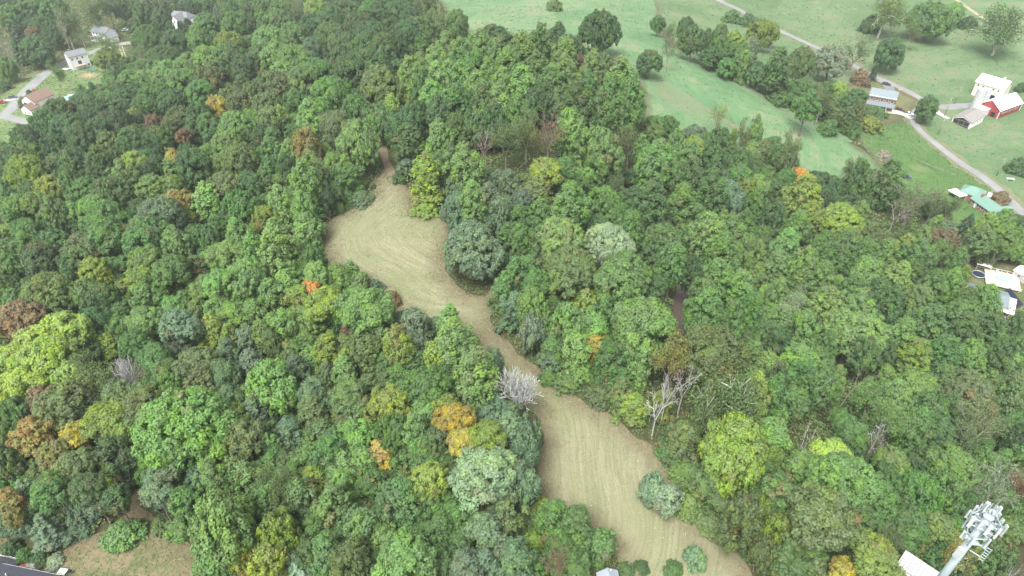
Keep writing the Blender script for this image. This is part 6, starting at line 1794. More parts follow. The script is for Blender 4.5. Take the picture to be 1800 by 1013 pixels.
57.1 122.3 9.0 7.2 7.2 M r mid green tree|4|34|13
-95.2 84.5 9.6 5.6 8.2 W t olive tall tree|4|18|46
-104.8 216.8 10.7 6.8 10.3 D v dark green vine-draped tree|4|25|29
-132.4 306.6 8.4 6.7 6.7 W r small olive tree|6|17|23
-28.3 79.6 7.7 6.1 6.1 L r small light green tree|4|22|11
78.0 221.3 8.0 6.4 6.4 B r small bluish grey-green tree|5|33|1
49.3 69.4 9.1 5.3 7.7 L t light green tall tree|4|9|13
23.8 189.6 10.2 6.5 9.8 L v light green vine-draped tree|4|45|1
127.6 237.9 6.3 5.1 5.1 D r small dark green tree|6|1|34
108.9 235.9 11.9 7.6 11.4 M v mid green vine-draped tree|0|27|1
-40.3 135.7 7.8 5.0 7.5 L v light green vine-draped tree|6|16|17
-118.7 129.0 8.6 6.9 6.9 M r small mid green tree|5|19|43
-164.1 184.6 9.5 6.1 9.1 M v mid green vine-draped tree|6|24|43
-101.8 184.5 8.5 6.8 6.8 L r small light green tree|4|25|17
-38.8 79.8 8.8 7.1 7.1 M r mid green tree|3|21|17
46.0 76.2 8.5 5.5 8.2 M v mid green vine-draped tree|4|32|31
1.2 72.6 12.1 7.1 10.2 B t bluish grey-green tall tree|4|42|11
-81.3 194.1 10.2 8.1 8.1 M r mid green tree|4|17|23
94.2 181.8 7.1 5.7 5.7 L r small light green tree|4|34|8
-74.9 221.1 9.0 7.2 7.2 L r light green tree|4|14|23
-78.8 144.0 8.9 7.1 7.1 L r light green tree|4|43|14
134.4 158.1 8.6 6.9 6.9 M r small mid green tree|5|33|37
-12.1 63.4 11.2 6.6 9.5 M t mid green tall tree|4|21|13
37.6 70.4 6.9 5.5 5.5 W r small olive tree|6|10|31
98.8 233.4 6.4 5.1 5.1 M r small mid green tree|1|27|1
-33.9 65.6 8.4 5.4 8.1 M v mid green vine-draped tree|1|21|15
-205.8 344.0 9.3 7.4 7.4 D r dark green tree|1|24|14
20.1 199.5 7.2 5.7 5.7 L r small light green tree|5|11|0
-226.0 343.6 10.7 6.3 9.1 M t mid green tall tree|0|38|43
-48.5 57.3 13.5 7.9 11.5 M t mid green tall tree|2|21|46
140.4 297.8 6.8 5.5 5.5 M r small mid green tree|2|2|1
17.4 111.9 10.2 8.2 8.2 L r light green tree|4|15|8
143.4 133.2 12.1 7.1 10.3 M t mid green tall tree|3|6|41
-39.5 102.0 8.0 5.1 7.7 W v olive vine-draped tree|4|19|11
-210.6 312.8 7.4 5.9 5.9 D r small dark green tree|1|38|18
-68.3 82.4 11.7 7.5 11.2 M v mid green vine-draped tree|3|39|20
-83.8 89.0 7.8 5.0 7.5 W v olive vine-draped tree|2|19|46
123.2 238.1 6.6 5.3 5.3 D r small dark green tree|1|27|5
123.3 292.4 8.0 6.4 6.4 M r small mid green tree|5|0|2
52.7 233.4 7.9 6.3 6.3 L r small light green tree|2|1|8
-32.0 183.3 7.2 5.8 5.8 B r small bluish grey-green tree|1|29|45
-64.4 98.8 13.9 8.1 11.8 W t olive tall tree|6|36|19
87.4 197.8 10.0 8.0 8.0 M r mid green tree|6|12|27
-69.3 166.7 9.4 7.5 7.5 M r mid green tree|3|17|23
-26.5 98.3 8.0 5.1 7.7 W v olive vine-draped tree|3|11|19
-101.0 104.4 8.6 5.0 7.3 W t olive tall tree|1|18|20
-46.2 82.8 9.9 6.3 9.5 M v mid green vine-draped tree|2|22|14
99.9 85.4 9.0 7.2 7.2 M r mid green tree|0|9|34
78.7 225.7 9.6 6.1 9.2 D v dark green vine-draped tree|5|33|1
103.6 131.9 9.5 6.1 9.1 L v light green vine-draped tree|6|34|32
-11.3 96.0 6.3 5.0 5.0 B r small bluish grey-green tree|1|36|16
-139.0 234.9 6.5 5.2 5.2 D r small dark green tree|3|24|17
0.0 88.3 8.2 5.3 7.9 B v bluish grey-green vine-draped tree|5|42|15
-220.9 340.2 8.7 6.9 6.9 D r small dark green tree|0|38|19
55.8 178.5 7.9 5.1 7.6 M v mid green vine-draped tree|6|1|8
120.3 137.5 7.6 6.0 6.0 M r small mid green tree|4|37|32
-70.9 182.7 6.6 5.3 5.3 L r small light green tree|3|14|24
-51.4 171.2 8.3 6.6 6.6 M r small mid green tree|3|17|28
-14.3 99.8 9.9 7.9 7.9 M r mid green tree|6|14|36
64.0 128.3 12.0 7.7 11.5 D v dark green vine-draped tree|5|5|12
59.1 168.4 7.5 6.0 6.0 M r small mid green tree|1|8|35
27.5 191.8 8.1 5.2 7.7 M v mid green vine-draped tree|5|11|1
162.4 290.5 9.0 7.2 7.2 W r olive tree|1|2|27
69.4 113.3 12.0 7.7 11.5 M v mid green vine-draped tree|1|33|15
132.1 152.2 11.9 7.6 11.4 M v mid green vine-draped tree|3|7|32
-154.7 184.0 11.2 7.1 10.7 L v light green vine-draped tree|5|38|43
-23.0 58.0 8.7 7.0 7.0 M r small mid green tree|5|42|21
-95.9 152.9 8.5 5.5 8.2 M v mid green vine-draped tree|3|19|23
-182.3 219.5 8.7 5.1 7.4 L t light green tall tree|4|25|43
-187.1 220.7 8.9 7.1 7.1 L r light green tree|5|40|43
113.2 158.7 9.4 7.5 7.5 L r light green tree|2|33|4
-84.7 124.5 6.6 5.3 5.3 B r small bluish grey-green tree|2|39|26
-54.5 127.9 12.0 7.7 11.5 L v light green vine-draped tree|0|17|43
81.8 130.9 10.2 8.2 8.2 M r mid green tree|6|8|33
62.8 196.3 9.9 7.9 7.9 L r light green tree|5|45|27
-65.5 126.4 8.2 5.2 7.8 L v light green vine-draped tree|2|17|18
119.9 236.9 6.8 5.5 5.5 D r small dark green tree|0|27|5
-23.5 98.3 9.6 6.1 9.2 M v mid green vine-draped tree|5|17|36
-91.4 81.2 9.1 7.3 7.3 W r olive tree|4|18|46
-125.5 157.0 11.8 7.6 11.4 D v dark green vine-draped tree|5|26|18
73.5 221.4 12.1 7.1 10.2 D t dark green tall tree|5|33|1
113.6 153.8 7.2 5.8 5.8 L r small light green tree|2|33|5
181.5 211.3 13.8 8.1 11.7 L t light green tall tree|3|6|3
-199.0 344.5 7.1 5.7 5.7 D r small dark green tree|1|38|29
-115.3 228.1 13.5 7.9 11.5 D t dark green tall tree|3|38|14
-215.5 344.0 8.3 6.6 6.6 W r small olive tree|0|38|17
7.6 112.6 9.5 7.6 7.6 M r mid green tree|6|8|15
112.7 107.7 10.9 7.0 10.5 D v dark green vine-draped tree|6|34|9
-161.7 215.4 9.3 7.4 7.4 M r mid green tree|2|25|19
-41.5 69.7 8.0 6.4 6.4 M r small mid green tree|2|22|36
54.0 91.9 9.1 5.8 8.7 L v light green vine-draped tree|4|32|12
20.3 186.1 7.8 6.3 6.3 M r small mid green tree|4|45|1
127.0 137.4 9.2 5.9 8.8 L v light green vine-draped tree|5|10|7
-54.1 175.5 9.9 7.9 7.9 M r mid green tree|2|14|23
-91.7 88.5 10.5 6.7 10.1 W v olive vine-draped tree|3|19|46
-98.1 77.1 8.7 6.9 6.9 M r small mid green tree|3|46|18
-110.0 194.1 11.2 7.2 10.8 L v light green vine-draped tree|4|25|17
85.0 89.2 10.5 6.7 10.1 D v dark green vine-draped tree|3|32|9
-105.6 225.9 10.8 6.3 9.2 D t dark green tall tree|4|25|29
-18.9 68.5 13.5 7.9 11.5 M t mid green tall tree|4|22|13
-91.9 118.4 10.5 6.7 10.0 M v mid green vine-draped tree|1|19|38
-15.2 78.5 8.7 6.9 6.9 M r small mid green tree|6|21|36
128.9 233.6 8.5 6.8 6.8 D r small dark green tree|5|34|27
-79.9 154.1 11.9 7.0 10.1 M t mid green tall tree|5|25|17
-88.1 156.4 8.7 6.9 6.9 M r small mid green tree|4|43|29
125.0 115.4 8.8 5.7 8.5 W v olive vine-draped tree|5|6|9
120.3 227.5 8.0 5.1 7.7 D v dark green vine-draped tree|1|27|37
118.4 232.3 8.8 7.0 7.0 D r dark green tree|1|27|34
144.7 157.8 9.5 7.6 7.6 M r mid green tree|6|32|6
-208.1 271.8 10.2 6.5 9.8 D v dark green vine-draped tree|6|43|25
-30.9 61.0 10.7 6.9 10.3 M v mid green vine-draped tree|0|21|12
134.7 189.9 10.8 6.9 10.4 M v mid green vine-draped tree|1|34|9
95.4 230.7 6.4 5.2 5.2 M r small mid green tree|1|27|0
22.1 195.9 6.4 5.1 5.1 L r small light green tree|4|45|1
-39.3 89.2 12.6 8.0 12.1 W v olive vine-draped tree|4|39|36
-2.8 60.9 10.2 6.5 9.8 B v bluish grey-green vine-draped tree|0|42|17
-154.3 176.5 12.3 7.9 11.8 M v mid green vine-draped tree|5|25|43
-128.2 138.2 7.1 5.7 5.7 M r small mid green tree|1|43|19
52.2 186.2 12.1 7.8 11.6 D v dark green vine-draped tree|5|1|8
-69.6 193.1 12.7 7.5 10.8 L t light green tall tree|3|14|26
104.9 199.9 9.0 5.7 8.6 M v mid green vine-draped tree|5|33|27
-159.7 294.1 9.0 5.8 8.7 D v dark green vine-draped tree|6|14|38
4.2 132.6 10.4 6.1 8.8 M t mid green tall tree|6|8|16
29.0 167.4 10.3 6.0 8.7 L t light green tall tree|4|0|12
-35.4 108.3 8.7 5.6 8.4 W v olive vine-draped tree|4|39|45
-63.0 127.0 8.9 5.7 8.5 L v light green vine-draped tree|4|19|14
-148.6 255.6 10.2 8.2 8.2 D r dark green tree|6|17|38
-32.6 89.5 9.4 7.5 7.5 W r olive tree|4|39|11
-1.0 164.1 7.1 5.6 5.6 B r small bluish grey-green tree|2|16|1
165.0 218.6 7.1 5.7 5.7 L r small light green tree|5|2|7
-83.5 75.3 9.7 7.8 7.8 W r olive tree|4|19|46
-0.6 82.4 12.8 8.2 12.3 B v bluish grey-green vine-draped tree|6|31|36
72.5 85.3 8.6 5.5 8.3 D v dark green vine-draped tree|4|33|10
105.1 121.1 8.6 6.9 6.9 M r small mid green tree|6|37|32
-53.7 138.0 8.6 6.9 6.9 L r small light green tree|0|17|23
9.3 117.8 10.3 6.0 8.8 M t mid green tall tree|2|45|12
-9.4 66.3 9.6 7.7 7.7 M r mid green tree|4|21|13
89.9 226.6 10.2 6.0 8.7 M t mid green tall tree|1|27|16
94.8 172.3 13.2 7.7 11.2 L t light green tall tree|5|12|34
-82.9 127.2 7.5 6.0 6.0 L r small light green tree|4|18|17
136.7 227.6 8.5 6.8 6.8 D r small dark green tree|5|27|34
-135.0 144.0 8.4 6.7 6.7 D r small dark green tree|0|43|19
-37.8 131.2 7.5 6.0 6.0 L r small light green tree|6|45|17
122.5 161.9 7.5 6.0 6.0 L r small light green tree|2|7|12
-100.4 111.8 9.5 7.6 7.6 W r olive tree|3|18|19
-54.8 115.9 9.8 5.7 8.3 L t light green tall tree|5|39|17
100.5 224.1 12.4 8.0 11.9 M v mid green vine-draped tree|0|27|45
-56.5 113.6 10.4 6.1 8.8 L t light green tall tree|3|17|39
185.8 204.6 12.3 7.9 11.8 L v light green vine-draped tree|6|3|44
136.1 282.8 9.5 7.6 7.6 M r mid green tree|3|35|8
-121.8 297.3 12.5 7.4 10.7 W t olive tall tree|4|26|29
-184.9 213.7 10.5 6.7 10.1 L v light green vine-draped tree|4|25|43
67.7 201.5 8.7 6.9 6.9 L r small light green tree|3|27|45
-6.9 172.9 11.0 6.5 9.4 B t bluish grey-green tall tree|2|16|48
146.2 284.9 12.9 7.6 11.0 D t dark green tall tree|4|27|35
-44.4 94.7 7.5 6.0 6.0 W r small olive tree|5|11|39
-229.4 279.4 6.9 5.5 5.5 M r small mid green tree|4|43|40
127.6 227.8 6.3 5.0 5.0 D r small dark green tree|2|27|7
-72.1 158.4 8.1 6.5 6.5 L r small light green tree|2|17|24
112.8 83.5 8.1 6.5 6.5 M r small mid green tree|1|41|6
164.1 222.6 9.1 5.9 8.8 B v bluish grey-green vine-draped tree|4|34|5
-223.4 277.7 8.6 5.5 8.2 M v mid green vine-draped tree|4|43|40
-31.4 74.9 8.2 5.2 7.8 L v light green vine-draped tree|6|16|21
59.2 98.1 10.2 8.2 8.2 M r mid green tree|6|13|33
72.0 198.5 11.9 7.0 10.1 L t light green tall tree|6|15|27
-200.5 301.6 12.2 7.8 11.7 D v dark green vine-draped tree|1|25|14
163.0 226.4 10.5 6.7 10.1 W v olive vine-draped tree|4|34|5
-217.7 340.8 7.7 6.2 6.2 M r small mid green tree|0|38|19
-127.0 215.1 10.0 8.0 8.0 D r dark green tree|5|17|38
-56.8 70.1 8.2 6.6 6.6 M r small mid green tree|6|20|22
41.0 72.2 7.5 6.0 6.0 W r small olive tree|4|32|30"""
rnd = random.Random(99)
CURVED = {}
for line in TREES.strip().split('\n'):
    x, y, H, w, Hc, c, f, label = line.split(' ', 7)
    x, y, H, w, Hc = map(float, (x, y, H, w, Hc))
    if '|' in label:
        kind_, i_, a_, b_ = label.split('|'); label = kind_ + ' ' + WHERE[int(i_)].format(LANDMARKS[int(a_)], LANDMARKS[int(b_)])
    base = gz(x, y); rz = rnd.uniform(0, 6.28); turning = c in 'YGOXR'
    cc = jig(COLS[c], rnd); alpha = TURN[c] * rnd.uniform(.3, 1.8)
    if f in 'rg' and rnd.random() < .10 and c in 'ML': alpha = rnd.uniform(.03, .12)
    if 'vivid orange' in label or 'bright orange' in label: cc, alpha = (.44,.235,.06), 0.0
    ca = (*cc, alpha)
    bark = jig((.17,.145,.12), rnd, .25)
    if f in 'rgtv':
        nm = {'t': 'tulip_tree', 'v': 'vine_draped_tree'}.get(f) or ('autumn_tree' if turning else 'young_tree' if w < 7.4 else 'broadleaf_tree')
        grp = {'tulip_tree': 'tall trees of the forest', 'vine_draped_tree': 'trees draped in vines', 'autumn_tree': 'trees turning colour', 'young_tree': 'smaller trees of the forest', 'broadleaf_tree': 'broadleaved trees of the forest'}[nm]
        t = tag(empty(nm, x, y, base), label, 'tree', grp)
        if f in 'rg': me = rnd.choice(ROUND['s' if w < 6 else 'm' if w < 11.3 else 'l'])
        elif f == 't': me = rnd.choice(TULIP)
        else: me = rnd.choice(VINES)
        part('crown', me, t, (w, w * rnd.uniform(.9, 1.1), Hc), rz, H - Hc, ca)
        part('trunk', rnd.choice(TRUNKS), t, (w, w, H), rz, 0, (*bark, 1))
    elif f == 'b':
        t = tag(empty('shrub', x, y, base), label, 'bush', 'bushes and thickets')
        part('foliage', rnd.choice(BUSH), t, (w, w * rnd.uniform(.85, 1.15), Hc * 1.05), rz, -.1, ca)
        part('stem', STEM, t, (w * .8, w * .8, Hc * .7), rz, 0, (*bark, 1))
    elif f == 'c':
        t = tag(empty('spruce_tree' if c == 'I' else 'pine_tree', x, y, base), label, 'conifer', 'conifers')
        me = CONIF[2] if c == 'I' else rnd.choice(CONIF[:2])
        cc2 = cc if c in 'I' else jig({'B': (.115,.175,.105), 'D': (.065,.110,.060)}[c], rnd)
        part('crown', me, t, (w, w, Hc), rz, H - Hc, (*cc2, 0))
        part('trunk', rnd.choice(TRUNKS), t, (w * .5, w * .5, H), rz, 0, (*bark, 1))
    elif f in 'hp':
        t = tag(empty('open_crowned_tree', x, y, base), label, 'tree', 'thin crowned trees with branches showing')
        br, full, thin = rnd.choice(SYCAMORE if f == 'p' else SPARSE)
        pc = jig((.50,.47,.43), rnd, .1) if f == 'p' else jig((.24,.21,.18), rnd, .2)
        part('branches', br, t, (w, w, H), rz, 0, (*pc, 1))
        part('crown', full if (f == 'p' or rnd.random() < .6) else thin, t, (w, w, H), rz, 0, ca)
    elif f == 'k':
        t = tag(empty('dead_tree', x, y, base), label, 'dead tree', 'leafless dead trees')
        kind = 'fan' if ('fan of' in label or 'brush' in label) else 'limb' if 'limb' in label else 'lean' if 'leaning' in label else 'snag'
        br = rnd.choice(DEAD[kind])
        part('branches', br, t, (w, w, H), rz, 0, (*jig(COLS[c], rnd, .08), 1))
        if kind == 'fan': t.scale = (1.15, 1.15, 1.0)
        if kind == 'lean': t.rotation_euler = (R(4), R(10), 0)
        if c == 'W': part('crown', SPARSE[0][2], t, (w, w, H), rz, 0, (.12, .10, .06, .2))

# ------------------------------------------------------------------ undergrowth, stubble and litter (uncountable)
def open_mask(x, y, m=0.0):
    k = np.zeros(len(x), bool)
    for p in (clearing, corner_lawn, upper_lawn, meadow, pasture, lawn, farmyard, pool_yard): k |= in_poly(x, y, p)
    P = np.column_stack([x, y])
    for ln, wd in ((road, 3.2), (lane, 3), (dirt_track, 1.9), (ridge_trail, 1.8), (street, 4.2), (side_street, 3.5), (two_track, 2.5)):
        k |= seg_dist(P, ln, False) < wd
    for (bx, by, br) in ((68.5, 61, 5.5), (15.9, 57, 3.2), (-84, 58, 10), (-91, 64.5, 3.4), (41.3, 33.4, 3)):
        k |= np.hypot(x - bx, y - by) < br
    return k
def undergrowth():
    rs = np.random.RandomState(5); n = 420000
    r = np.exp(rs.uniform(math.log(52), math.log(640), n)); a = rs.uniform(-.86, .86, n) * 1.02
    x = r * np.sin(a); y = r * np.cos(a)
    k = ~open_mask(x, y); x, y, r = x[k], y[k], r[k]
    big = vnoise(x * .11, y * .11, 3); sml = vnoise(x * .55, y * .55, 4); gap = vnoise(x * .045, y * .045, 9)
    hmax = np.clip(.4 + 2.6 * np.clip(big + .45, 0, 2) + 1.4 * np.clip(sml, 0, 2), .2, 7.0)
    keep = rs.uniform(0, 1, len(x)) < np.clip(.92 - .5 * (gap < -.75) - .35 * (sml < -.5), .12, 1)
    x, y, r, hmax, big, sml = (v[keep] for v in (x, y, r, hmax, big, sml))
    u = rs.uniform(0, 1, len(x)) ** .45
    z = ground(x, y) + .05 + hmax * u
    P = np.column_stack([x, y, z]); Nn = unit(rs.normal(size=P.shape) * .55 + np.array((0, 0, 1.0)))
    s = np.clip(.40 * r / 115, .30, 1.3) * rs.uniform(.65, 1.4, len(x))
    V, F = cards(P, Nn, s, rs=rs)
    T = np.clip(.5 + .25 * sml + rs.normal(size=len(x)) * .25, 0, 1); L = np.clip(.5 + .4 * vnoise(x * .16, y * .16, 12) + rs.normal(size=len(x)) * .12, 0, 1)
    m, nn, l = new_mat('undergrowth_leaf')
    tone = attr(nn, 'tone').outputs['Fac']; lobe = attr(nn, 'lobe').outputs['Fac']
    c = ramp(nn, l, lobe, [(0, (.060,.105,.042)), (.35, (.085,.155,.045)), (.62, (.125,.195,.055)), (.82, (.155,.175,.055)), (1, (.16,.115,.062))])
    c = mixc(nn, l, rng(nn, l, tone, 0, 1, 0, .55), c, (.10,.125,.06))
    finish(m, nn, l, c, .7, spec=.2)
    link('undergrowth', np_mesh('undergrowth', V, F, m, {'tone': ('FACE', T), 'lobe': ('FACE', L)}), kind='stuff')
undergrowth()
def tufts(name, regions, n, size, cols, seed, hgt=.12):
    rs = np.random.RandomState(seed); Ps = []
    for poly, frac, edge in regions:
        A = np.array(poly); m = int(n * frac); x = rs.uniform(A[:, 0].min(), A[:, 0].max(), m); y = rs.uniform(A[:, 1].min(), A[:, 1].max(), m)
        k = in_poly(x, y, poly) & (np.hypot(x, y) < 560); x, y = x[k], y[k]
        if edge:
            d = seg_dist(np.column_stack([x, y]), poly); k = rs.uniform(0, 1, len(x)) < np.exp(-d / edge); x, y = x[k], y[k]
        k = (vnoise(x * .12, y * .12, seed) + .5 * vnoise(x * .5, y * .5, seed + 1)) > rs.uniform(-1.2, .9, len(x)); x, y = x[k], y[k]
        P2 = np.column_stack([x, y]); k = np.ones(len(x), bool)
        for ln, wd in ((road, 2.8), (lane, 2.6), (barn_drive, 3.2), (shed_drive, 2.2), (house_drive, 3), (street, 3.6), (side_street, 3.2)): k &= seg_dist(P2, ln, False) > wd
        Ps.append(np.column_stack([x, y])[k])
    X = np.concatenate(Ps); r = np.hypot(X[:, 0], X[:, 1]); P = np.column_stack([X, ground(X[:, 0], X[:, 1]) + .22 + hgt * rs.uniform(0, 1, len(X))])
    Nn = unit(rs.normal(size=P.shape) * .45 + np.array((0, 0, 1))); sz = size * (r / 300) ** .7 * rs.uniform(.5, 1.5, len(X))
    V, F = cards(P, Nn, sz, .6, rs=rs); T = np.clip(.5 + .3 * vnoise(X[:, 0] * .05, X[:, 1] * .05, seed + 2) + rs.normal(size=len(X)) * .22, 0, 1)
    m_, nn, l = new_mat(name + '_blades'); finish(m_, nn, l, ramp(nn, l, attr(nn, 'tone').outputs['Fac'], cols), .9, spec=.1)
    link(name, np_mesh(name, V, F, m_, {'tone': ('FACE', T)}), kind='stuff')
tufts('pasture_grass', [(pasture, 1.0, 0), (meadow, .35, 0)], 75000, .75, [(0, (.082,.130,.058)), (.4, (.090,.145,.065)), (.7, (.125,.180,.085)), (1, (.155,.168,.10))], 31, .03)
tufts('lawn_grass', [(lawn, .5, 0), (upper_lawn, .5, 0), (corner_lawn, .3, 0)], 40000, .7, [(0, (.045,.085,.028)), (.5, (.085,.145,.048)), (1, (.15,.165,.075))], 41, .05)
tufts('edge_weeds', [(clearing, 1.0, 1.8), (corner_lawn, .2, 1.6)], 160000, .55, [(0, (.055,.075,.03)), (.35, (.095,.125,.045)), (.65, (.14,.12,.065)), (1, (.22,.185,.12))], 51, .45)
def stubble():
    rs = np.random.RandomState(8); P0 = np.array(clearing); n = 170000
    x = rs.uniform(P0[:, 0].min(), P0[:, 0].max(), n); y = rs.uniform(P0[:, 1].min(), P0[:, 1].max(), n)
    k = in_poly(x, y, clearing); x, y = x[k], y[k]
    r = np.hypot(x, y); P = np.column_stack([x, y, ground(x, y) + .19]); Nn = unit(rs.normal(size=P.shape) * .5 + np.array((0, 0, 1)))
    s = .20 * np.sqrt(r / 110) * rs.uniform(.5, 1.6, len(x))
    V, F = cards(P, Nn, s, .35, rs=rs)
    m, nn, l = new_mat('cut_grass')
    c = ramp(nn, l, attr(nn, 'tone').outputs['Fac'], [(0, (.07,.085,.035)), (.45, (.15,.16,.075)), (.8, (.27,.25,.155)), (1, (.40,.37,.27))])
    finish(m, nn, l, c, .9, spec=.1)
    link('cut_grass', np_mesh('cut_grass', V, F, m, {'tone': ('FACE', rs.uniform(0, 1, len(x)))}), kind='stuff')
    t = Tubes()
    rn = random.Random(3); bx = [i for i in range(len(x)) if r[i] < 135]
    for i in rn.sample(bx, 60):
        a = rn.uniform(0, 3.14); ln = rn.uniform(.2, .7); q = np.array((math.cos(a) * ln / 2, math.sin(a) * ln / 2, 0)); p = P[i] + np.array((0, 0, .03))
        t.seg(p - q, p + q, .03, .02, 4)
    me = t.mesh('debris'); me.materials.clear(); me.materials.append(plain('dry_wood', (.55,.47,.36), .9))
    link('wood_debris', me, kind='stuff')
stubble()

# ------------------------------------------------------------------ built things: mesh builder
class MB:
    def __init__(s): s.V = []; s.F = []
    def box(s, c, d, rz=0.0, tilt=None):
        b = len(s.V); cx, cy, cz = c; dx, dy, dz = (v / 2 for v in d); M = Matrix.Rotation(rz, 3, 'Z')
        if tilt: M = M @ Matrix.Rotation(tilt[1], 3, tilt[0])
        for x, y, z in ((-1,-1,-1),(1,-1,-1),(1,1,-1),(-1,1,-1),(-1,-1,1),(1,-1,1),(1,1,1),(-1,1,1)):
            p = M @ Vector((x * dx, y * dy, z * dz)); s.V.append((p.x + cx, p.y + cy, p.z + cz))
        s.F += [tuple(b + i for i in f) for f in ((0,3,2,1),(4,5,6,7),(0,1,5,4),(1,2,6,5),(2,3,7,6),(3,0,4,7))]
        return s
    def tube(s, p, q, r0, r1, n=10, cap=True):
        p = Vector(p); q = Vector(q); d = (q - p).normalized(); u = d.orthogonal().normalized(); v = d.cross(u); b = len(s.V)
        for c, r in ((p, r0), (q, r1)):
            for k in range(n):
                t = 6.28319 * k / n; w = c + (u * math.cos(t) + v * math.sin(t)) * r; s.V.append(tuple(w))
        for k in range(n): s.F.append((b + k, b + (k + 1) % n, b + n + (k + 1) % n, b + n + k))
        if cap: s.F += [tuple(b + k for k in range(n))[::-1], tuple(b + n + k for k in range(n))]
        return s
    def extrude(s, prof, axis_len, rz=0.0, off=(0, 0, 0)):
        """profile in (y,z), extruded along x and centred"""
        b = len(s.V); n = len(prof); M = Matrix.Rotation(rz, 3, 'Z')
        for x in (-axis_len / 2, axis_len / 2):
            for y, z in prof:
                p = M @ Vector((x, y, z)) + Vector(off); s.V.append(tuple(p))
        s.F += [tuple(b + i for i in range(n))[::-1], tuple(b + n + i for i in range(n))]
        for i in range(n): s.F.append((b + i, b + (i + 1) % n, b + n + (i + 1) % n, b + n + i))
        return s
    def poly(s, pts, faces): b = len(s.V); s.V += [tuple(p) for p in pts]; s.F += [tuple(b + i for i in f) for f in faces]; return s
    def me(s, name, mat, sm_=False, bevel=0.0):
        m = bpy.data.meshes.new(name); m.from_pydata(s.V, [], s.F)
        import bmesh
        bm = bmesh.new(); bm.from_mesh(m); bmesh.ops.recalc_face_normals(bm, faces=bm.faces)
        if bevel: bmesh.ops.bevel(bm, geom=bm.edges[:], offset=bevel, segments=2, affect='EDGES', clamp_overlap=True)
        bm.to_mesh(m); bm.free()
        m.materials.append(mat)
        if sm_: smooth(m)
        return m
    def add(s, name, mat, parent, sm_=False, bevel=0.0, loc=(0, 0, 0), rz=0.0):
        o = bpy.data.objects.new(name, s.me(name, mat, sm_, bevel)); col.objects.link(o)
        if parent is not None: o.parent = parent
        o.location = loc; o.rotation_euler = (0, 0, rz); return o

def lined(name, c, axis, pitch, depth=.75, rough=.6, spec=.3, metal=0.0, var=.12):
    """surface with fine courses (siding, seams, shingle rows) too small to build at this distance"""
    m, n, l = new_mat(name); tc = N(n, 'ShaderNodeTexCoord')
    sx = N(n, 'ShaderNodeSeparateXYZ'); l.new(tc.outputs['Object'], sx.inputs[0])
    f = mth(n, l, 'FRACT', mth(n, l, 'MULTIPLY', sx.outputs[axis], 1 / pitch))
    g = rng(n, l, f, .82, .95)
    a = noise(n, l, .8, 5, .65, tc.outputs['Object'])
    c1 = mixc(n, l, rng(n, l, a, .3, .7), tuple(v * (1 - var) for v in c), tuple(min(1, v * (1 + var * .5)) for v in c))
    c2 = mixc(n, l, g, c1, tuple(v * depth for v in c))
    return finish(m, n, l, c2, rough, g, -.3, .03, spec, metal)
def brick_mat(name, c1, c2, mort):
    m, n, l = new_mat(name); tc = N(n, 'ShaderNodeTexCoord'); mp = N(n, 'ShaderNodeMapping'); mp.inputs['Rotation'].default_value = (R(90), 0, 0)
    l.new(tc.outputs['Object'], mp.inputs[0])
    b = N(n, 'ShaderNodeTexBrick'); b.inputs['Scale'].default_value = 4.0; l.new(mp.outputs[0], b.inputs[0])
    for k, v in (('Color1', c1), ('Color2', c2), ('Mortar', mort)): b.inputs[k].default_value = (*v, 1)
    a = noise(n, l, .7, 4, .6, tc.outputs['Object'])
    c = mixc(n, l, rng(n, l, a, .35, .7, 0, .35), b.outputs[0], tuple(v * .7 for v in c1))
    return finish(m, n, l, c, .9, b.outputs[1], -.3, .02, .2)
M_WHITE = plain('white_paint', (.66,.65,.63), .55); M_SIDING = lined('white_siding', (.78,.78,.76), 2, .22, .9); M_GREYSID = lined('grey_siding', (.66,.67,.67), 2, .22, .85)
M_CREAM = lined('cream_siding', (.68,.64,.52), 2, .25, .85); M_REDW = lined('red_boards', (.27,.045,.05), 0, .3, .8); M_BRICK = brick_mat('red_brick', (.24,.085,.06), (.30,.11,.08), (.36,.31,.28))
M_TIN = lined('white_seam_roof', (.70,.70,.69), 0, .6, .85, .45); M_BLUER = lined('blue_grey_metal_roof', (.155,.195,.21), 0, .5, .8, .4); M_GREYSH = lined('grey_shingles', (.155,.16,.175), 1, .28, .8)
M_BROWNSH = lined('brown_shingles', (.185,.125,.10), 1, .28, .8); M_GREEN = lined('green_metal_roof', (.14,.245,.205), 0, .45, .85, .4); M_DARKSH = lined('dark_shingles', (.05,.055,.075), 1, .25, .75)
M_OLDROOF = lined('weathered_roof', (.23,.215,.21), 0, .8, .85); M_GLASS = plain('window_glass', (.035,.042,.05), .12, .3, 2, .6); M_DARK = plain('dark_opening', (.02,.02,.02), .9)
M_CONC = plain('silo_concrete', (.42,.43,.42), .85, .25, .8, streak=True); M_GALV = plain('galvanised_steel', (.36,.43,.46), .45, .2, .6, .5, .25, streak=True); M_PANEL = plain('antenna_plastic', (.46,.49,.50), .5, .2)
M_CABLE = plain('black_cable', (.025,.025,.025), .7); M_POLEW = plain('pole_timber', (.23,.19,.15), .9, .3); M_TYRE = plain('tyre_rubber', (.02,.02,.02), .9); M_DECK = lined('deck_boards', (.50,.43,.34), 1, .3, .8)
M_POOL = plain('pool_cover', (.30,.36,.41), .35, .2, .5); M_WATER = plain('pool_water', (.22,.50,.56), .08, .15, .8, .5); M_NAVY = plain('dark_blue_sheet', (.022,.032,.055), .3, .25); M_SLATE = plain('slate_roof', (.12,.125,.14), .8)
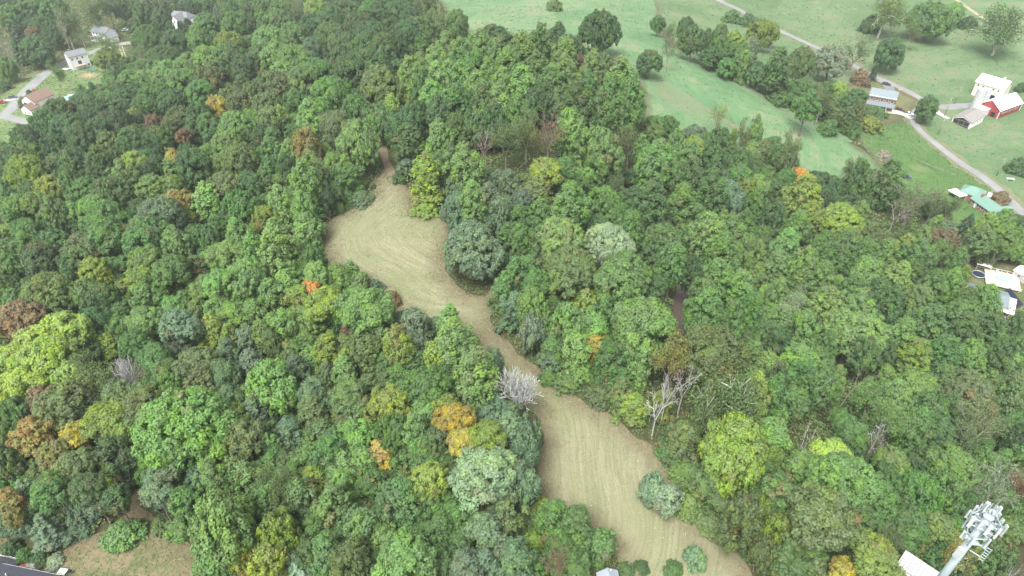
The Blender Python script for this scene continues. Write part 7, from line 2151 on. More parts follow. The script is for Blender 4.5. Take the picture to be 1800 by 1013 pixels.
M_REDBR = plain('red_mat', (.32,.07,.06), .9); M_TAN = plain('tan_gravel', (.30,.235,.18), .95, .35, 3); M_PAVE = plain('paved_yard', (.30,.285,.26), .9, .3, 1)
WIN_F = MB(); _w, _h = 1.0, 1.0
for c_, d_ in (((0, 0, .5), (1, .08, .07)), ((0, 0, -.5), (1.12, .14, .08)), ((-.5, 0, 0), (.07, .08, 1)), ((.5, 0, 0), (.07, .08, 1)), ((0, 0, 0), (.96, .05, .045))): WIN_F.box(c_, d_)
WIN_FM = WIN_F.me('window', M_WHITE); WIN_PM = MB().box((0, .02, 0), (.94, .02, .94)).me('pane', M_GLASS)
def window(parent, x, y, z, w, h, rz):
    o = bpy.data.objects.new('window', WIN_FM); col.objects.link(o); o.parent = parent; o.location = (x, y, z); o.rotation_euler = (0, 0, rz); o.scale = (w, 1, h)
    p = bpy.data.objects.new('pane', WIN_PM); col.objects.link(p); p.parent = o
    return o
def gable_prof(W, h, rh): return [(-W/2, 0), (W/2, 0), (W/2, h), (0, h + rh), (-W/2, h)]
def gable(root, L, W, h, rh, wall, roof, off=(0, 0), rz=0.0, over=.4, thick=.16, hip=0.0):
    """walls and a gable (or hipped) roof with real thickness, ridge along local x"""
    ox, oy = off
    MB().extrude(gable_prof(W, h, rh) if not hip else [(-W/2, 0), (W/2, 0), (W/2, h), (-W/2, h)], L).add('wall', wall, root, loc=(ox, oy, 0), rz=rz)
    m = MB(); hl, hw = L / 2 + over, W / 2 + over; dz = rh * over / (W / 2); e = h - dz + .04; t = h + rh + .04; k = hip
    top = [(-hl, -hw, e), (hl, -hw, e), (hl, hw, e), (-hl, hw, e), (-hl + k, 0, t), (hl - k, 0, t)]
    pts = [(x, y, z + thick) for x, y, z in top] + top
    f = [(0, 1, 5, 4), (2, 3, 4, 5)]; f2 = [tuple(6 + i for i in q)[::-1] for q in f]
    if k: f += [(1, 2, 5), (3, 0, 4)]; f2 += [(8, 7, 11), (6, 9, 10)]; rim = [(0, 1), (1, 2), (2, 3), (3, 0)]
    else: rim = [(0, 1), (1, 5), (5, 2), (2, 3), (3, 4), (4, 0)]
    m.poly(pts, f + f2 + [(a, a + 6, b + 6, b) for a, b in rim]).add('roof', roof, root, loc=(ox, oy, 0), rz=rz)
def place(name, label, cat, x, y, ux, uy, dz=-.05, group=None):
    return tag(empty(name, x, y, gz(x, y) + dz, math.atan2(uy, ux)), label, cat, group)

# ---- brick farmhouse with porch
h = place('farmhouse', 'two storey red brick farmhouse with blue-grey metal roofs and front porch', 'house', 180.5, 316.8, .885, -.465)
gable(h, 11.5, 7.0, 5.9, 2.6, M_BRICK, M_BLUER)
gable(h, 6.5, 5.0, 5.2, 1.9, M_BRICK, M_BLUER, off=(2.3, 6.0), rz=R(90))
MB().box((0, -3.72, 6.25), (12.3, .25, .3)).add('eave_board', M_WHITE, h)
m_ = MB(); m_.poly([(-6.3, -3.6, 3.6), (6.3, -3.6, 3.6), (6.3, -6.9, 2.75), (-6.3, -6.9, 2.75), (-6.3, -3.6, 3.75), (6.3, -3.6, 3.75), (6.3, -6.9, 2.9), (-6.3, -6.9, 2.9)], [(0, 1, 2, 3), (7, 6, 5, 4), (3, 2, 6, 7), (0, 3, 7, 4), (1, 5, 6, 2), (0, 4, 5, 1)]).add('porch_roof', M_BLUER, h)
MB().box((0, -5.2, .35), (12.2, 3.2, .3)).add('porch_floor', M_DECK, h)
for i in range(5): MB().box((-5.9 + i * 2.95, -6.6, 1.6), (.28, .28, 2.4)).add('porch_post', M_WHITE, h)
for i in range(5):
    window(h, -4.6 + i * 2.3, -3.53, 4.75, 1.15, 1.5, 0); 
    if i != 2: window(h, -4.6 + i * 2.3, -3.53, 1.9, 1.1, 1.6, 0)
MB().box((0, -3.55, 1.5), (1.1, .12, 2.2)).add('door', M_WHITE, h)
for y_ in (-1.6, 1.4):
    for z_ in (1.9, 4.6): window(h, 5.78, y_, z_, 1.0, 1.5, R(90))
MB().box((6.05, 1.0, 4.8), (.7, 1.1, 9.4)).add('chimney', M_BRICK, h)
for i_, (bx, by) in enumerate(((5.3, 8.2), (2.3, 9.05))): window(h, bx, by, 3.4, 1.0, 1.4, R(90) if i_ == 0 else 0)

# ---- barns and silos
b = place('white_barn', 'big cream and white bank barn with white metal roof behind the silos', 'barn', 250.5, 342.5, .62, -.78)
gable(b, 13.4, 10, 7.6, 2.9, M_CREAM, M_TIN, over=.5)
MB().box((3.5, .3, 11.0), (.9, .9, 1.3)).add('roof_vent', M_WHITE, b)
for i in range(5):
    o_ = window(b, -5.2 + i * 2.5, -5.03, 6.0, .9, 1.1, 0)
MB().box((3.0, -5.04, 1.8), (2.6, .12, 3.2)).add('barn_door', M_DARK, b)
MB().box((6.74, .8, 1.7), (.12, 2.4, 3.0)).add('barn_door', M_DARK, b)
b = place('red_barn', 'long red barn with white roof and white trimmed corners on the pasture', 'barn', 247.0, 326.5, .867, .497)
gable(b, 19, 10.5, 4.2, 3.4, M_REDW, M_TIN, over=.45)
for sx in (-1, 1): MB().box((sx * 9.53, -5.27, 2.1), (.34, .34, 4.2)).add('corner_trim', M_WHITE, b)
for i in range(7): window(b, -6.6 + i * 2.2, -5.28, 2.5, 1.0, .9, 0)
MB().box((-9.55, 1.0, 1.6), (.12, 3.0, 2.9)).add('barn_door', M_WHITE, b)
MB().box((-9.55, -2.6, 1.3), (.12, 2.0, 2.3)).add('barn_door', M_DARK, b)
m_ = MB().box((-12.0, 2.3, 1.7), (5.0, 5.6, 3.4)).add('milk_house', M_WHITE, b)
MB().box((-12.0, 2.3, 3.5), (5.6, 6.2, .2)).add('lean_to_roof', M_TIN, b)
b = place('equipment_shed', 'white equipment shed with weathered grey roof and dark open gable end', 'shed', 224.3, 313.2, .8, .6)
gable(b, 14, 8.5, 3.4, 2.0, M_SIDING, M_OLDROOF, over=.35)
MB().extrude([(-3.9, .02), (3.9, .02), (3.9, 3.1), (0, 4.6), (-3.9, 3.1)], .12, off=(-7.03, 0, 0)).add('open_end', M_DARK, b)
for i in range(4): MB().box((-7.12, -3.6 + i * 2.4, 1.6), (.16, .16, 3.1)).add('post', M_OLDROOF, b)
for y_, z_ in ((0, 3.1), (0, 1.0)): MB().box((-7.13, y_, z_), (.1, 7.6, .16)).add('rail', M_OLDROOF, b)
for i in range(3): window(b, -3 + i * 3.2, -4.28, 2.0, .8, .7, 0)
def silo(x, y, r, hgt, label, dome):
    s = tag(empty('silo', x, y, gz(x, y) - .1), label, 'silo', 'farm silos')
    MB().tube((0, 0, 0), (0, 0, hgt), r, r, 28).add('shell', M_CONC, s, sm_=False)
    for k in range(int(hgt / 1.6)): MB().tube((0, 0, .8 + k * 1.6), (0, 0, .9 + k * 1.6), r + .05, r + .05, 28).add('hoop', M_GALV, s)
    d = MB(); prev = (r + .1, hgt)
    for k in range(1, 6):
        a = k / 5 * 1.5; c = ((r + .1) * math.cos(a), hgt + dome * math.sin(a)); d.tube((0, 0, prev[1]), (0, 0, c[1]), prev[0], max(c[0], .05), 24, cap=(k == 5)); prev = c
    d.add('dome', M_GALV, s, sm_=True)
    MB().box((r * .9, -r * .62, hgt * .5), (.8, .8, hgt)).add('chute', M_CONC, s)
silo(235.2, 327.2, 2.3, 10.5, 'wide pale concrete silo between the red barn and the cream barn', 1.5)
silo(239.4, 329.5, 1.4, 10.0, 'slim pale silo standing tight beside the wider silo', .9)
t = tag(empty('feed_tank', 237.5, 322.8, gz(237.5, 322.8)), 'pale round tank standing at the foot of the silos', 'tank')
MB().tube((0, 0, .1), (0, 0, 2.4), 1.4, 1.4, 20).add('shell', M_CONC, t); MB().tube((0, 0, 2.4), (0, 0, 3.0), 1.5, .2, 20).add('lid', M_GALV, t)

# ---- green-roofed brick house
h = place('ranch_house', 'brick ranch house with pale green metal roof and offset wings', 'house', 190.4, 231.8, .22, -.975)
gable(h, 12.5, 6.6, 3.0, 1.8, M_BRICK, M_GREEN, over=.5)
gable(h, 7.6, 6.8, 3.0, 1.9, M_BRICK, M_GREEN, off=(-10.8, 1.2), rz=R(35), over=.5, hip=3.0)
gable(h, 4.2, 4.4, 2.7, 1.3, M_BRICK, M_GREEN, off=(3.6, 3.4), rz=R(90), over=.4)
MB().box((-7.2, .4, 1.3), (3.4, 3.6, 2.6)).add('wall', M_BRICK, h); MB().box((-7.2, .4, 2.68), (3.8, 4.2, .16)).add('roof', M_GREEN, h)
for i in range(5): window(h, -4.8 + i * 2.4, -3.33, 1.8, 1.2, 1.1, 0)
for y_ in (-1.8, 1.5): window(h, 6.28, y_, 1.9, 1.4, 1.0, R(90))
MB().box((-3.6, -3.35, 1.15), (1.0, .12, 2.1)).add('door', M_WHITE, h)
MB().box((-4.4, -.8, 4.6), (.7, .9, 2.2)).add('chimney', M_BRICK, h)
c = place('carport', 'white flat carport roof on thin posts behind the green-roofed brick house', 'carport', 182.6, 241.8, .35, -.94)
MB().box((0, 0, 2.6), (6.0, 4.2, .18)).add('roof', M_WHITE, c)
for x_ in (-2.7, 2.7):
    for y_ in (-1.9, 1.9): MB().box((x_, y_, 1.25), (.12, .12, 2.5)).add('post', M_WHITE, c)
MB().box((0, 0, .06), (6.2, 4.4, .1)).add('slab', M_WHITE, c)
p_ = place('patio', 'pale concrete patio between the green-roofed house and the lane', 'patio', 200.2, 243.0, .8, -.6, .1)
MB().box((0, 0, .1), (6.5, 4.5, .2)).add('slab', M_WHITE, p_); MB().box((0, 1.9, .2), (6.0, .5, .12)).add('step', M_PAVE, p_)

# ---- houses by the upper street
h = place('white_house', 'white two storey house with grey roof, front porch and side garage by the wood', 'house', -265.5, 449.5, .93, -.36)
gable(h, 12, 8, 5.6, 2.4, M_SIDING, M_GREYSH)
gable(h, 7.5, 6.5, 3.4, 2.4, M_SIDING, M_GREYSH, off=(7.0, -2.2), rz=R(70))
for i in range(4):
    window(h, -4.3 + i * 2.6, -4.03, 4.4, 1.1, 1.3, 0)
    if i != 1: window(h, -4.3 + i * 2.6, -4.03, 1.6, 1.1, 1.4, 0)
MB().box((-1.6, -4.05, 1.2), (1.1, .12, 2.1)).add('door', M_DARK, h)
MB().box((-1.5, -5.2, 2.85), (9.5, 2.4, .16)).add('porch_roof', M_GREYSH, h)
for i in range(4): MB().box((-5.8 + i * 2.9, -6.2, 1.4), (.18, .18, 2.75)).add('porch_post', M_WHITE, h)
MB().box((-1.5, -5.2, .2), (9.5, 2.4, .25)).add('porch_floor', M_WHITE, h)
h = place('deck_house', 'tall pale grey house with grey roof and raised rear deck above the sandy patch', 'house', -257.0, 399.0, .72, .69)
gable(h, 10.2, 8, 8.0, 2.0, M_GREYSID, M_GREYSH, over=.35)
for x_, z_ in ((-3.6, 6.4), (-.8, 6.4), (2.0, 6.4), (3.9, 1.6)): window(h, x_, -4.03, z_, 1.1, 1.2, 0)
MB().box((-.2, -4.04, 3.9), (1.9, .1, 2.0)).add('patio_door', M_GLASS, h)
MB().box((-.6, -5.3, 2.8), (5.6, 2.5, .18)).add('deck_floor', M_DECK, h)
for x_ in (-3.2, -.6, 2.0): MB().box((x_, -6.35, 1.4), (.18, .18, 2.8)).add('deck_post', M_DECK, h)
for z_ in (3.3, 3.8): MB().box((-.6, -6.5, z_), (5.6, .08, .1)).add('deck_rail', M_DARK, h)
h = place('brown_roofed_house', 'white gabled house with brown roof and small garage wing beside the street', 'house', -249.0, 341.5, .35, .94)
gable(h, 12, 9, 5.2, 3.0, M_SIDING, M_BROWNSH, over=.4)
gable(h, 6.0, 6.5, 3.0, 2.2, M_SIDING, M_BROWNSH, off=(-7.6, -2.6), over=.35)
gable(h, 7.0, 5.0, 2.8, 1.3, M_SIDING, M_BROWNSH, off=(2.6, -7.2), rz=R(90), over=.35)
for y_ in (-1.6, 1.6): window(h, -6.03, y_ + 1.2, 3.9, .9, 1.2, R(-90))
for y_ in (-4.1, -1.6): window(h, -10.63, y_, 1.4, 1.2, 1.2, R(-90))
MB().box((1.0, 2.3, 8.0), (.8, .8, 1.8)).add('chimney', M_BRICK, h)
MB().box((-10.0, -6.2, .12), (3.4, 3.8, .2)).add('porch_slab', M_WHITE, h)
h = place('winged_house', 'white house with intersecting grey roofs and white rear fence in the wood', 'house', -221.0, 469.5, .96, -.28, 1.6)
gable(h, 15, 9, 5.2, 3.2, M_SIDING, M_GREYSH, over=.4, hip=3.0)
gable(h, 8.5, 7.0, 5.4, 3.0, M_SIDING, M_GREYSH, off=(1.5, -5.5), rz=R(90), over=.35)
gable(h, 7.5, 6.0, 3.4, 2.2, M_SIDING, M_GREYSH, off=(8.2, -5.2), rz=R(20), over=.35)
for x_ in (-5.5, -3.2): window(h, x_, -4.53, 3.2, 1.1, 1.4, 0)
window(h, 1.5, -9.78, 4.6, 1.1, 1.3, 0); window(h, -.4, -9.78, 1.6, 1.1, 1.3, 0)
f_ = place('white_fence', 'white panel fence round the yard of the winged house', 'fence', -207.5, 470.5, .96, -.28)
for i in range(7): MB().box((-7 + i * 2.3, 3.0, .75), (2.2, .1, 1.4)).add('fence_panel', M_WHITE, f_)
for i in range(4): MB().box((8.2, 2.0 - i * 2.3, .75), (.1, 2.2, 1.4)).add('fence_panel', M_WHITE, f_)
h = place('white_cottage', 'small white house half hidden by trees at the top of the wood', 'house', -176.0, 482.0, .75, .66)
gable(h, 9, 6, 3.2, 1.9, M_SIDING, M_TIN); window(h, -2, -3.03, 1.7, 1.0, 1.1, 0); window(h, 2, -3.03, 1.7, 1.0, 1.1, 0)
t = place('swimming_pool', 'small round pool with turquoise water beside the brown-roofed house', 'pool', -239.8, 351.5, 1, 0)
MB().tube((0, 0, 0), (0, 0, .95), 2.3, 2.3, 24).add('pool_wall', M_WHITE, t); MB().tube((0, 0, .9), (0, 0, .97), 2.15, 2.15, 24).add('water', M_WATER, t); MB().box((1.8, 3.0, .5), (7.5, 3.0, .12)).add('deck', M_WHITE, t)
t = place('green_tarp', 'dark green tarpaulin spread beside the sandy patch', 'tarp', -246.4, 392.0, .9, -.4, .2)
MB().box((0, 0, .25), (5.5, 3.2, .3)).add('tarp_sheet', plain('green_tarp', (.045,.13,.11), .5), t, bevel=.08)
t = place('boat', 'white covered boat and trailer beside the deck house', 'boat', -263.2, 393.2, .95, .3)
MB().poly([(-3, -1, .9), (1.5, -1, .9), (3.4, 0, 1.0), (1.5, 1, .9), (-3, 1, .9), (-2.8, -.6, .35), (1.2, -.6, .35), (2.4, 0, .5), (1.2, .6, .35), (-2.8, .6, .35)], [(0, 1, 2, 3, 4), (9, 8, 7, 6, 5), (0, 5, 6, 1), (1, 6, 7, 2), (2, 7, 8, 3), (3, 8, 9, 4), (4, 9, 5, 0)]).add('hull', M_WHITE, t)
MB().box((-.6, 0, 1.05), (2.6, 1.5, .35)).add('cover', M_GREYSID, t, bevel=.1); 
for y_ in (-1, 1): MB().tube((-.8, y_ - .1, .3), (-.8, y_ + .1, .3), .3, .3, 14).add('wheel', M_TYRE, t)

# ---- cars
def car(x, y, ux, uy, colr, label, kind='car', name='parked_car'):
    r = place(name, label, kind, x, y, ux, uy, .26)
    paint = plain(name + '_paint', colr, .3, .08, 1.0, .5)
    truck = kind == 'pickup'
    lo = [(-2.25, .42), (2.2, .42), (2.28, .75), (1.9, .92), (.95, 1.0), (-2.2, 1.0), (-2.3, .75)]
    b = MB(); n = len(lo)
    for yy, k in ((-.88, 1), (.88, 1)): b.V += [(px * k, yy, pz) for px, pz in lo]
    b.F += [tuple(range(n))[::-1], tuple(range(n, 2 * n))] + [(i, (i + 1) % n, n + (i + 1) % n, n + i) for i in range(n)]
    b.add('body', paint, r, bevel=.07)
    cab = [(1.0, 1.0), (.35, 1.5), (-.75 if truck else -1.3, 1.5), (-.95 if truck else -2.0, 1.0)]
    g = MB(); m = 4
    for yy, z0 in ((-.8, 0), (.8, 0)): g.V += [(px, yy * (1 if pz < 1.2 else .84), pz) for px, pz in cab]
    g.F += [(3, 2, 1, 0), (4, 5, 6, 7)] + [(i, (i + 1) % m, m + (i + 1) % m, m + i) for i in range(m)]
    g.add('cabin_glass', M_GLASS, r, bevel=.03)
    MB().box((-.2 if truck else -.48, 0, 1.515), (1.1 if truck else 1.55, 1.3, .05)).add('roof_panel', paint, r, bevel=.02)
    if truck: MB().box((-1.6, 0, 1.005), (1.25, 1.45, .03)).add('cargo_bed', M_DARK, r)
    for wx in (-1.4, 1.4):
        for wy in (-.86, .86):
            w_ = MB().tube((wx, wy - .1, .33), (wx, wy + .1, .33), .33, .33, 16).add('wheel', M_TYRE, r); MB().tube((wx, wy + .1 * (1 if wy > 0 else -1), .33), (wx, wy + .115 * (1 if wy > 0 else -1), .33), .19, .19, 12).add('rim', M_GALV, w_)
    for yy in (-.6, .6): MB().box((2.24, yy, .72), (.08, .34, .14)).add('headlight', M_PANEL, r)
    return r
car(200.6, 353.0, .93, -.36, (.025,.03,.04), 'black car parked on the lane behind the brick farmhouse')
car(193.6, 312.4, .93, -.36, (.62,.63,.64), 'white pickup truck on the pale drive of the brick farmhouse', 'pickup', 'pickup_truck')
car(191.0, 316.2, .8, -.6, (.10,.03,.03), 'dark maroon car beside the white pickup on the farmhouse drive')
car(167.1, 254.9, .95, -.3, (.05,.07,.09), 'dark car alone on the lawn at the forest edge')
car(-271.4, 344.4, .98, .2, (.33,.03,.03), 'bright red car on the side driveway off the upper street')
car(-269.3, 350.8, .9, .4, (.10,.12,.15), 'dark grey car on the lawn side of the upper street')
car(-259.2, 464.5, .9, .3, (.60,.61,.62), 'white car parked between the two white houses in the wood')
car(-256.0, 479.0, .9, -.2, (.05,.06,.07), 'black car parked deeper in the wood beyond the white porch house')
car(-91.9, 64.9, .98, -.2, (.02,.022,.025), 'black car in the paved corner yard beside the dark-roofed house')

# ---- utility poles, sign frame
def utility_pole(x, y, hgt, label):
    p = tag(empty('utility_pole', x, y, gz(x, y) - .2, R(25)), label, 'pole', 'utility poles along the lane')
    MB().tube((0, 0, 0), (0, 0, hgt), .17, .11, 10).add('pole', M_POLEW, p, sm_=True)
    MB().box((0, 0, hgt - .6), (2.2, .12, .14)).add('crossarm', M_POLEW, p)
    for x_ in (-.95, -.4, .4, .95): MB().tube((x_, 0, hgt - .53), (x_, 0, hgt - .32), .05, .04, 8).add('insulator', M_PANEL, p)
    MB().tube((.28, 0, hgt - 2.2), (.28, 0, hgt - 1.3), .2, .2, 12).add('transformer', M_GALV, p)
utility_pole(214.8, 317.5, 10.5, 'utility pole beside the roadside tree and the equipment shed')
utility_pole(228.6, 333.9, 9.5, 'utility pole on the grass between the barn drive and the cream barn')
utility_pole(200.5, 295.2, 9.5, 'utility pole between the lane and the equipment shed, nearest the lane bend')
utility_pole(209.4, 259.9, 9.0, 'utility pole standing alone by the lane near the green-roofed house')
s = place('picnic_table', 'white painted picnic table on the grass across the lane from the green-roofed house', 'table', 212.8, 255.8, .98, -.1)
MB().box((0, 0, 1.25), (3.0, 1.0, .12)).add('top_board', M_WHITE, s)
for x_ in (-1.35, 1.35):
    for y_ in (-.4, .4): MB().box((x_, y_, .6), (.12, .12, 1.2)).add('leg', M_WHITE, s)
f_ = place('wire_fence', 'thin post and wire fence running from the shed across the grass', 'fence', 216.0, 297.0, .95, .31)
for i in range(7): MB().tube((-12 + i * 4, 0, 0), (-12 + i * 4, 0, 1.3), .06, .05, 6).add('post', M_POLEW, f_)
for z_ in (.5, .85, 1.2): MB().box((0, 0, z_), (24, .025, .025)).add('wire', M_GALV, f_)
f_ = place('rail_fence', 'pale rail fence crossing the lawn below the farmhouse thicket', 'fence', 178.6, 268.0, .62, -.78)
for i in range(9): MB().tube((-16 + i * 4, 0, 0), (-16 + i * 4, 0, 1.2), .07, .06, 6).add('post', M_POLEW, f_)
for z_ in (.6, 1.05): MB().box((0, 0, z_), (32, .06, .1)).add('rail', M_OLDROOF, f_)

# ---- pool yard at the valley edge
dk = place('pool_deck', 'pale board deck built round the grey covered pool', 'deck', 169.0, 184.7, .9, -.43)
MB().box((0, 0, .95), (10.5, 9.6, .14)).add('deck_floor', M_DECK, dk)
for i in range(4):
    for j in (-1, 1): MB().box((-4.9 + i * 3.25, j * 4.6, .45), (.16, .16, .95)).add('deck_post', M_DECK, dk)
for y_ in (-4.7, 4.7): MB().box((0, y_, 1.85), (10.5, .08, .08)).add('deck_rail', M_WHITE, dk); [MB().box((-5.1 + i * 1.7, y_, 1.4), (.09, .09, .85)).add('rail_post', M_WHITE, dk) for i in range(7)]
pl_ = place('round_pool', 'round above ground pool with grey-blue cover set in the pale deck', 'pool', 169.7, 184.5, 1, 0)
MB().tube((0, 0, 0), (0, 0, 1.16), 3.35, 3.35, 40).add('pool_wall', M_WHITE, pl_); MB().tube((0, 0, 1.14), (0, 0, 1.24), 3.42, 3.42, 40, True).add('pool_rim', M_WHITE, pl_); MB().tube((0, 0, 1.2), (0, 0, 1.27), 3.2, 3.2, 40).add('pool_cover', M_POOL, pl_)
tr = place('trampoline', 'round black trampoline with pale rim on the grass beside the pool deck', 'trampoline', 162.6, 187.9, 1, 0)
ring = MB()
for k in range(28):
    a, c_ = k / 28 * 6.2832, (k + 1) / 28 * 6.2832; ring.tube((2.05 * math.cos(a), 2.05 * math.sin(a), .85), (2.05 * math.cos(c_), 2.05 * math.sin(c_), .85), .13, .13, 6)
ring.add('rim', M_GALV, tr); MB().tube((0, 0, .8), (0, 0, .84), 1.95, 1.95, 28).add('jumping_mat', M_NAVY, tr)
for k in range(6): a = k / 6 * 6.2832; MB().tube((2.05 * math.cos(a), 2.05 * math.sin(a), 0), (2.05 * math.cos(a), 2.05 * math.sin(a), .85), .05, .05, 6).add('leg', M_GALV, tr)
g = place('pool_canopy', 'small white roofed canopy on wooden posts at the deck corner', 'canopy', 166.0, 191.6, .85, -.5)
MB().box((0, 0, 2.5), (4.6, 2.8, .16)).add('roof', M_WHITE, g)
for x_ in (-2, 2):
    for y_ in (-1.2, 1.2): MB().box((x_, y_, 1.2), (.14, .14, 2.5)).add('post', M_DECK, g)
MB().box((0, .3, .8), (3.2, .9, .12)).add('counter', M_DECK, g)
ch = place('deck_chair', 'white slatted chair on the far edge of the pool deck', 'chair', 169.2, 188.6, .9, -.4, 1.06)
MB().box((0, 0, .42), (.7, .65, .06)).add('seat', M_WHITE, ch); MB().box((0, .33, .8), (.7, .06, .75)).add('backrest', M_WHITE, ch)
for x_ in (-.3, .3):
    for y_ in (-.28, .28): MB().box((x_, y_, .2), (.06, .06, .42)).add('leg', M_WHITE, ch)
h = place('mobile_home', 'white mobile home with clutter along its wall beside the pool deck', 'mobile home', 178.8, 184.0, .5, -.86)
MB().box((0, 0, 1.6), (11, 5, 3.0)).add('wall', M_SIDING, h); gable(h, 11, 5, 3.05, .7, M_SIDING, M_TIN, over=.25)
for i in range(3): window(h, -3.4 + i * 3.2, -2.53, 1.9, 1.0, 1.0, 0)
MB().box((1.4, -2.55, 1.2), (.9, .1, 2.0)).add('door', M_DARK, h)
h = place('blue_roofed_house', 'low house with blue-grey roof half hidden behind the forest edge', 'house', 156.4, 173.8, .88, -.47)
gable(h, 12, 9, 3.0, 1.5, M_BRICK, M_BLUER, over=.5)
h = place('patio_cover', 'flat white patio roof joined to the blue-roofed house', 'patio cover', 160.7, 169.2, .82, -.57)
MB().box((0, 0, 2.8), (5.4, 9.5, .2)).add('roof', M_WHITE, h)
for x_ in (-2.5, 2.5):
    for y_ in (-4.5, 0, 4.5): MB().box((x_, y_, 1.35), (.15, .15, 2.7)).add('post', M_WHITE, h)
s = place('solar_array', 'long dark blue tilted panel beside the white patio roof', 'solar panel', 166.8, 174.4, -.06, -1)
MB().box((0, 0, 1.5), (8.6, 1.9, .12), tilt=('X', R(38))).add('panel', M_NAVY, s)
for x_ in (-3.8, 0, 3.8): MB().box((x_, .2, .7), (.1, .1, 1.5)).add('stand', M_GALV, s)
h = place('brick_hut', 'small red brick hut with slate roof below the white patio roof', 'hut', 154.6, 164.0, .9, -.43)
gable(h, 4.6, 3.6, 2.1, 1.0, M_BRICK, M_SLATE); MB().box((0, -1.83, 1.0), (.9, .1, 1.9)).add('door', M_WHITE, h)

# ---- near buildings at the bottom of the photo
h = place('corner_house', 'dark shingle roofed house cut off by the photo corner beside the lawn', 'house', -85.9, 57.9, .98, -.19)
gable(h, 10.6, 8.2, 3.4, 1.7, M_SIDING, M_DARKSH, over=.45)
MB().box((0, 4.6, 3.16), (11.4, .14, .16)).add('gutter', M_WHITE, h)
MB().tube((-2.3, 2.4, 3.9), (-2.3, 2.4, 4.9), .09, .09, 10).add('vent_pipe', M_WHITE, h)
MB().box((2.6, -1.0, 5.4), (.8, .8, 1.3)).add('chimney', M_BRICK, h)
pv_ = ribbon('yard_pavement', [(-96.5, 64.4), (-92, 64.2), (-87, 63.8), (-83.5, 63.2)], 3.6, M_PAVE, .24)
f_ = place('white_rail_fence', 'white rail fence edging the paved corner yard', 'fence', -92.6, 66.2, .985, -.17)
for z_ in (.45, .95): MB().box((0, 0, z_), (6.4, .09, .2)).add('rail', M_WHITE, f_)
for i in range(4): MB().box((-3.1 + i * 2.07, .02, .6), (.16, .16, 1.2)).add('post', M_WHITE, f_)
t = place('red_mat', 'red outdoor mat on the paved corner yard beside the black car', 'mat', -89.3, 65.2, .98, -.2, .28)
MB().box((0, 0, .03), (1.5, 1.1, .06)).add('mat_cloth', M_REDBR, t)
t = place('patio_table', 'white lattice patio table on the corner lawn beside the dark roof', 'table', -80.6, 63.1, .98, -.15)
for i in range(5): MB().box((-.64 + i * .32, 0, .76), (.22, 1.2, .05)).add('slat', M_WHITE, t)
for y_ in (-.55, 0, .55): MB().box((0, y_, .72), (1.5, .1, .05)).add('bearer', M_WHITE, t)
for x_ in (-.65, .65):
    for y_ in (-.5, .5): MB().box((x_, y_, .36), (.09, .09, .72)).add('leg', M_WHITE, t)
t = place('black_grill', 'small black grill standing beside the white patio table', 'grill', -79.1, 63.0, 1, 0)
MB().tube((0, 0, .62), (0, 0, .9), .18, .34, 14).add('bowl', M_TYRE, t); MB().tube((0, 0, .9), (0, 0, 1.12), .35, .1, 14).add('lid', M_TYRE, t)
for k in range(3): a = k * 2.094; MB().tube((.3 * math.cos(a), .3 * math.sin(a), 0), (.12 * math.cos(a), .12 * math.sin(a), .65), .025, .025, 6).add('leg', M_GALV, t)
t = place('garden_bench', 'grey weathered bench between the bushes and the dark-roofed house', 'bench', -83.0, 63.9, .98, -.18)
MB().box((0, 0, .45), (1.6, .45, .07)).add('seat', M_OLDROOF, t); MB().box((0, .25, .75), (1.6, .06, .35)).add('backrest', M_OLDROOF, t)
for x_ in (-.7, .7): MB().box((x_, 0, .2), (.08, .4, .42)).add('leg', M_OLDROOF, t)
h = place('metal_shed', 'white ribbed metal roofed shelter beside the cell tower', 'shed', 72.0, 60.4, .69, -.73)
gable_L, gw_ = 9.4, 3.4
MB().box((0, 0, 1.35), (9.0, 3.0, 2.7)).add('wall', M_SIDING, h)
MB().poly([(-4.7, -1.8, 2.75), (4.7, -1.8, 2.75), (4.7, 1.8, 3.15), (-4.7, 1.8, 3.15), (-4.7, -1.8, 2.87), (4.7, -1.8, 2.87), (4.7, 1.8, 3.27), (-4.7, 1.8, 3.27)], [(3, 2, 1, 0), (4, 5, 6, 7), (0, 1, 5, 4), (1, 2, 6, 5), (2, 3, 7, 6), (3, 0, 4, 7)]).add('roof', plain('shelter_metal', (.46,.46,.47), .5, .12), h)
for i in range(14): MB().box((-4.4 + i * .68, 0, 3.11), (.11, 3.6, .1), tilt=('X', math.atan2(.4, 3.6))).add('roof_rib', M_OLDROOF, h)  # ribs coloured darker than the sheet to stand for shadow at the seams
MB().box((-4.55, 0, 1.1), (.1, 1.0, 2.0)).add('door', M_GALV, h)
t = place('gravel_pad', 'tan gravel pad beside the white ribbed shelter', 'gravel pad', 67.6, 60.0, .69, -.73, .1)
MB().box((0, 0, 0), (7, 3.4, .3)).add('gravel', M_TAN, t)
c = place('equipment_cabinet', 'small white equipment cabinet on the gravel pad by the shelter', 'cabinet', 68.7, 59.6, .69, -.73, .2)
MB().box((0, 0, .8), (1.8, 1.0, 1.6)).add('case', M_WHITE, c, bevel=.04); MB().box((0, -.53, .8), (1.5, .06, 1.3)).add('door', M_PANEL, c)
h = place('grey_hut', 'small grey roofed hut peeping over the bottom edge beside the clearing', 'hut', 16.1, 56.3, .12, -.99)
gable(h, 4.4, 3.2, 2.3, 1.0, M_GREYSID, plain('grey_roof', (.24,.27,.31), .55, .15, 1.2), over=.25); window(h, -1.0, -1.63, 1.3, .8, .8, 0); MB().box((-2.24, 0, 1.0), (.1, .9, 1.9)).add('door', M_WHITE, h)
MB().tube((-2.0, .5, 2.9), (-2.0, .5, 3.6), .1, .1, 8).add('vent_pipe', M_PANEL, h)

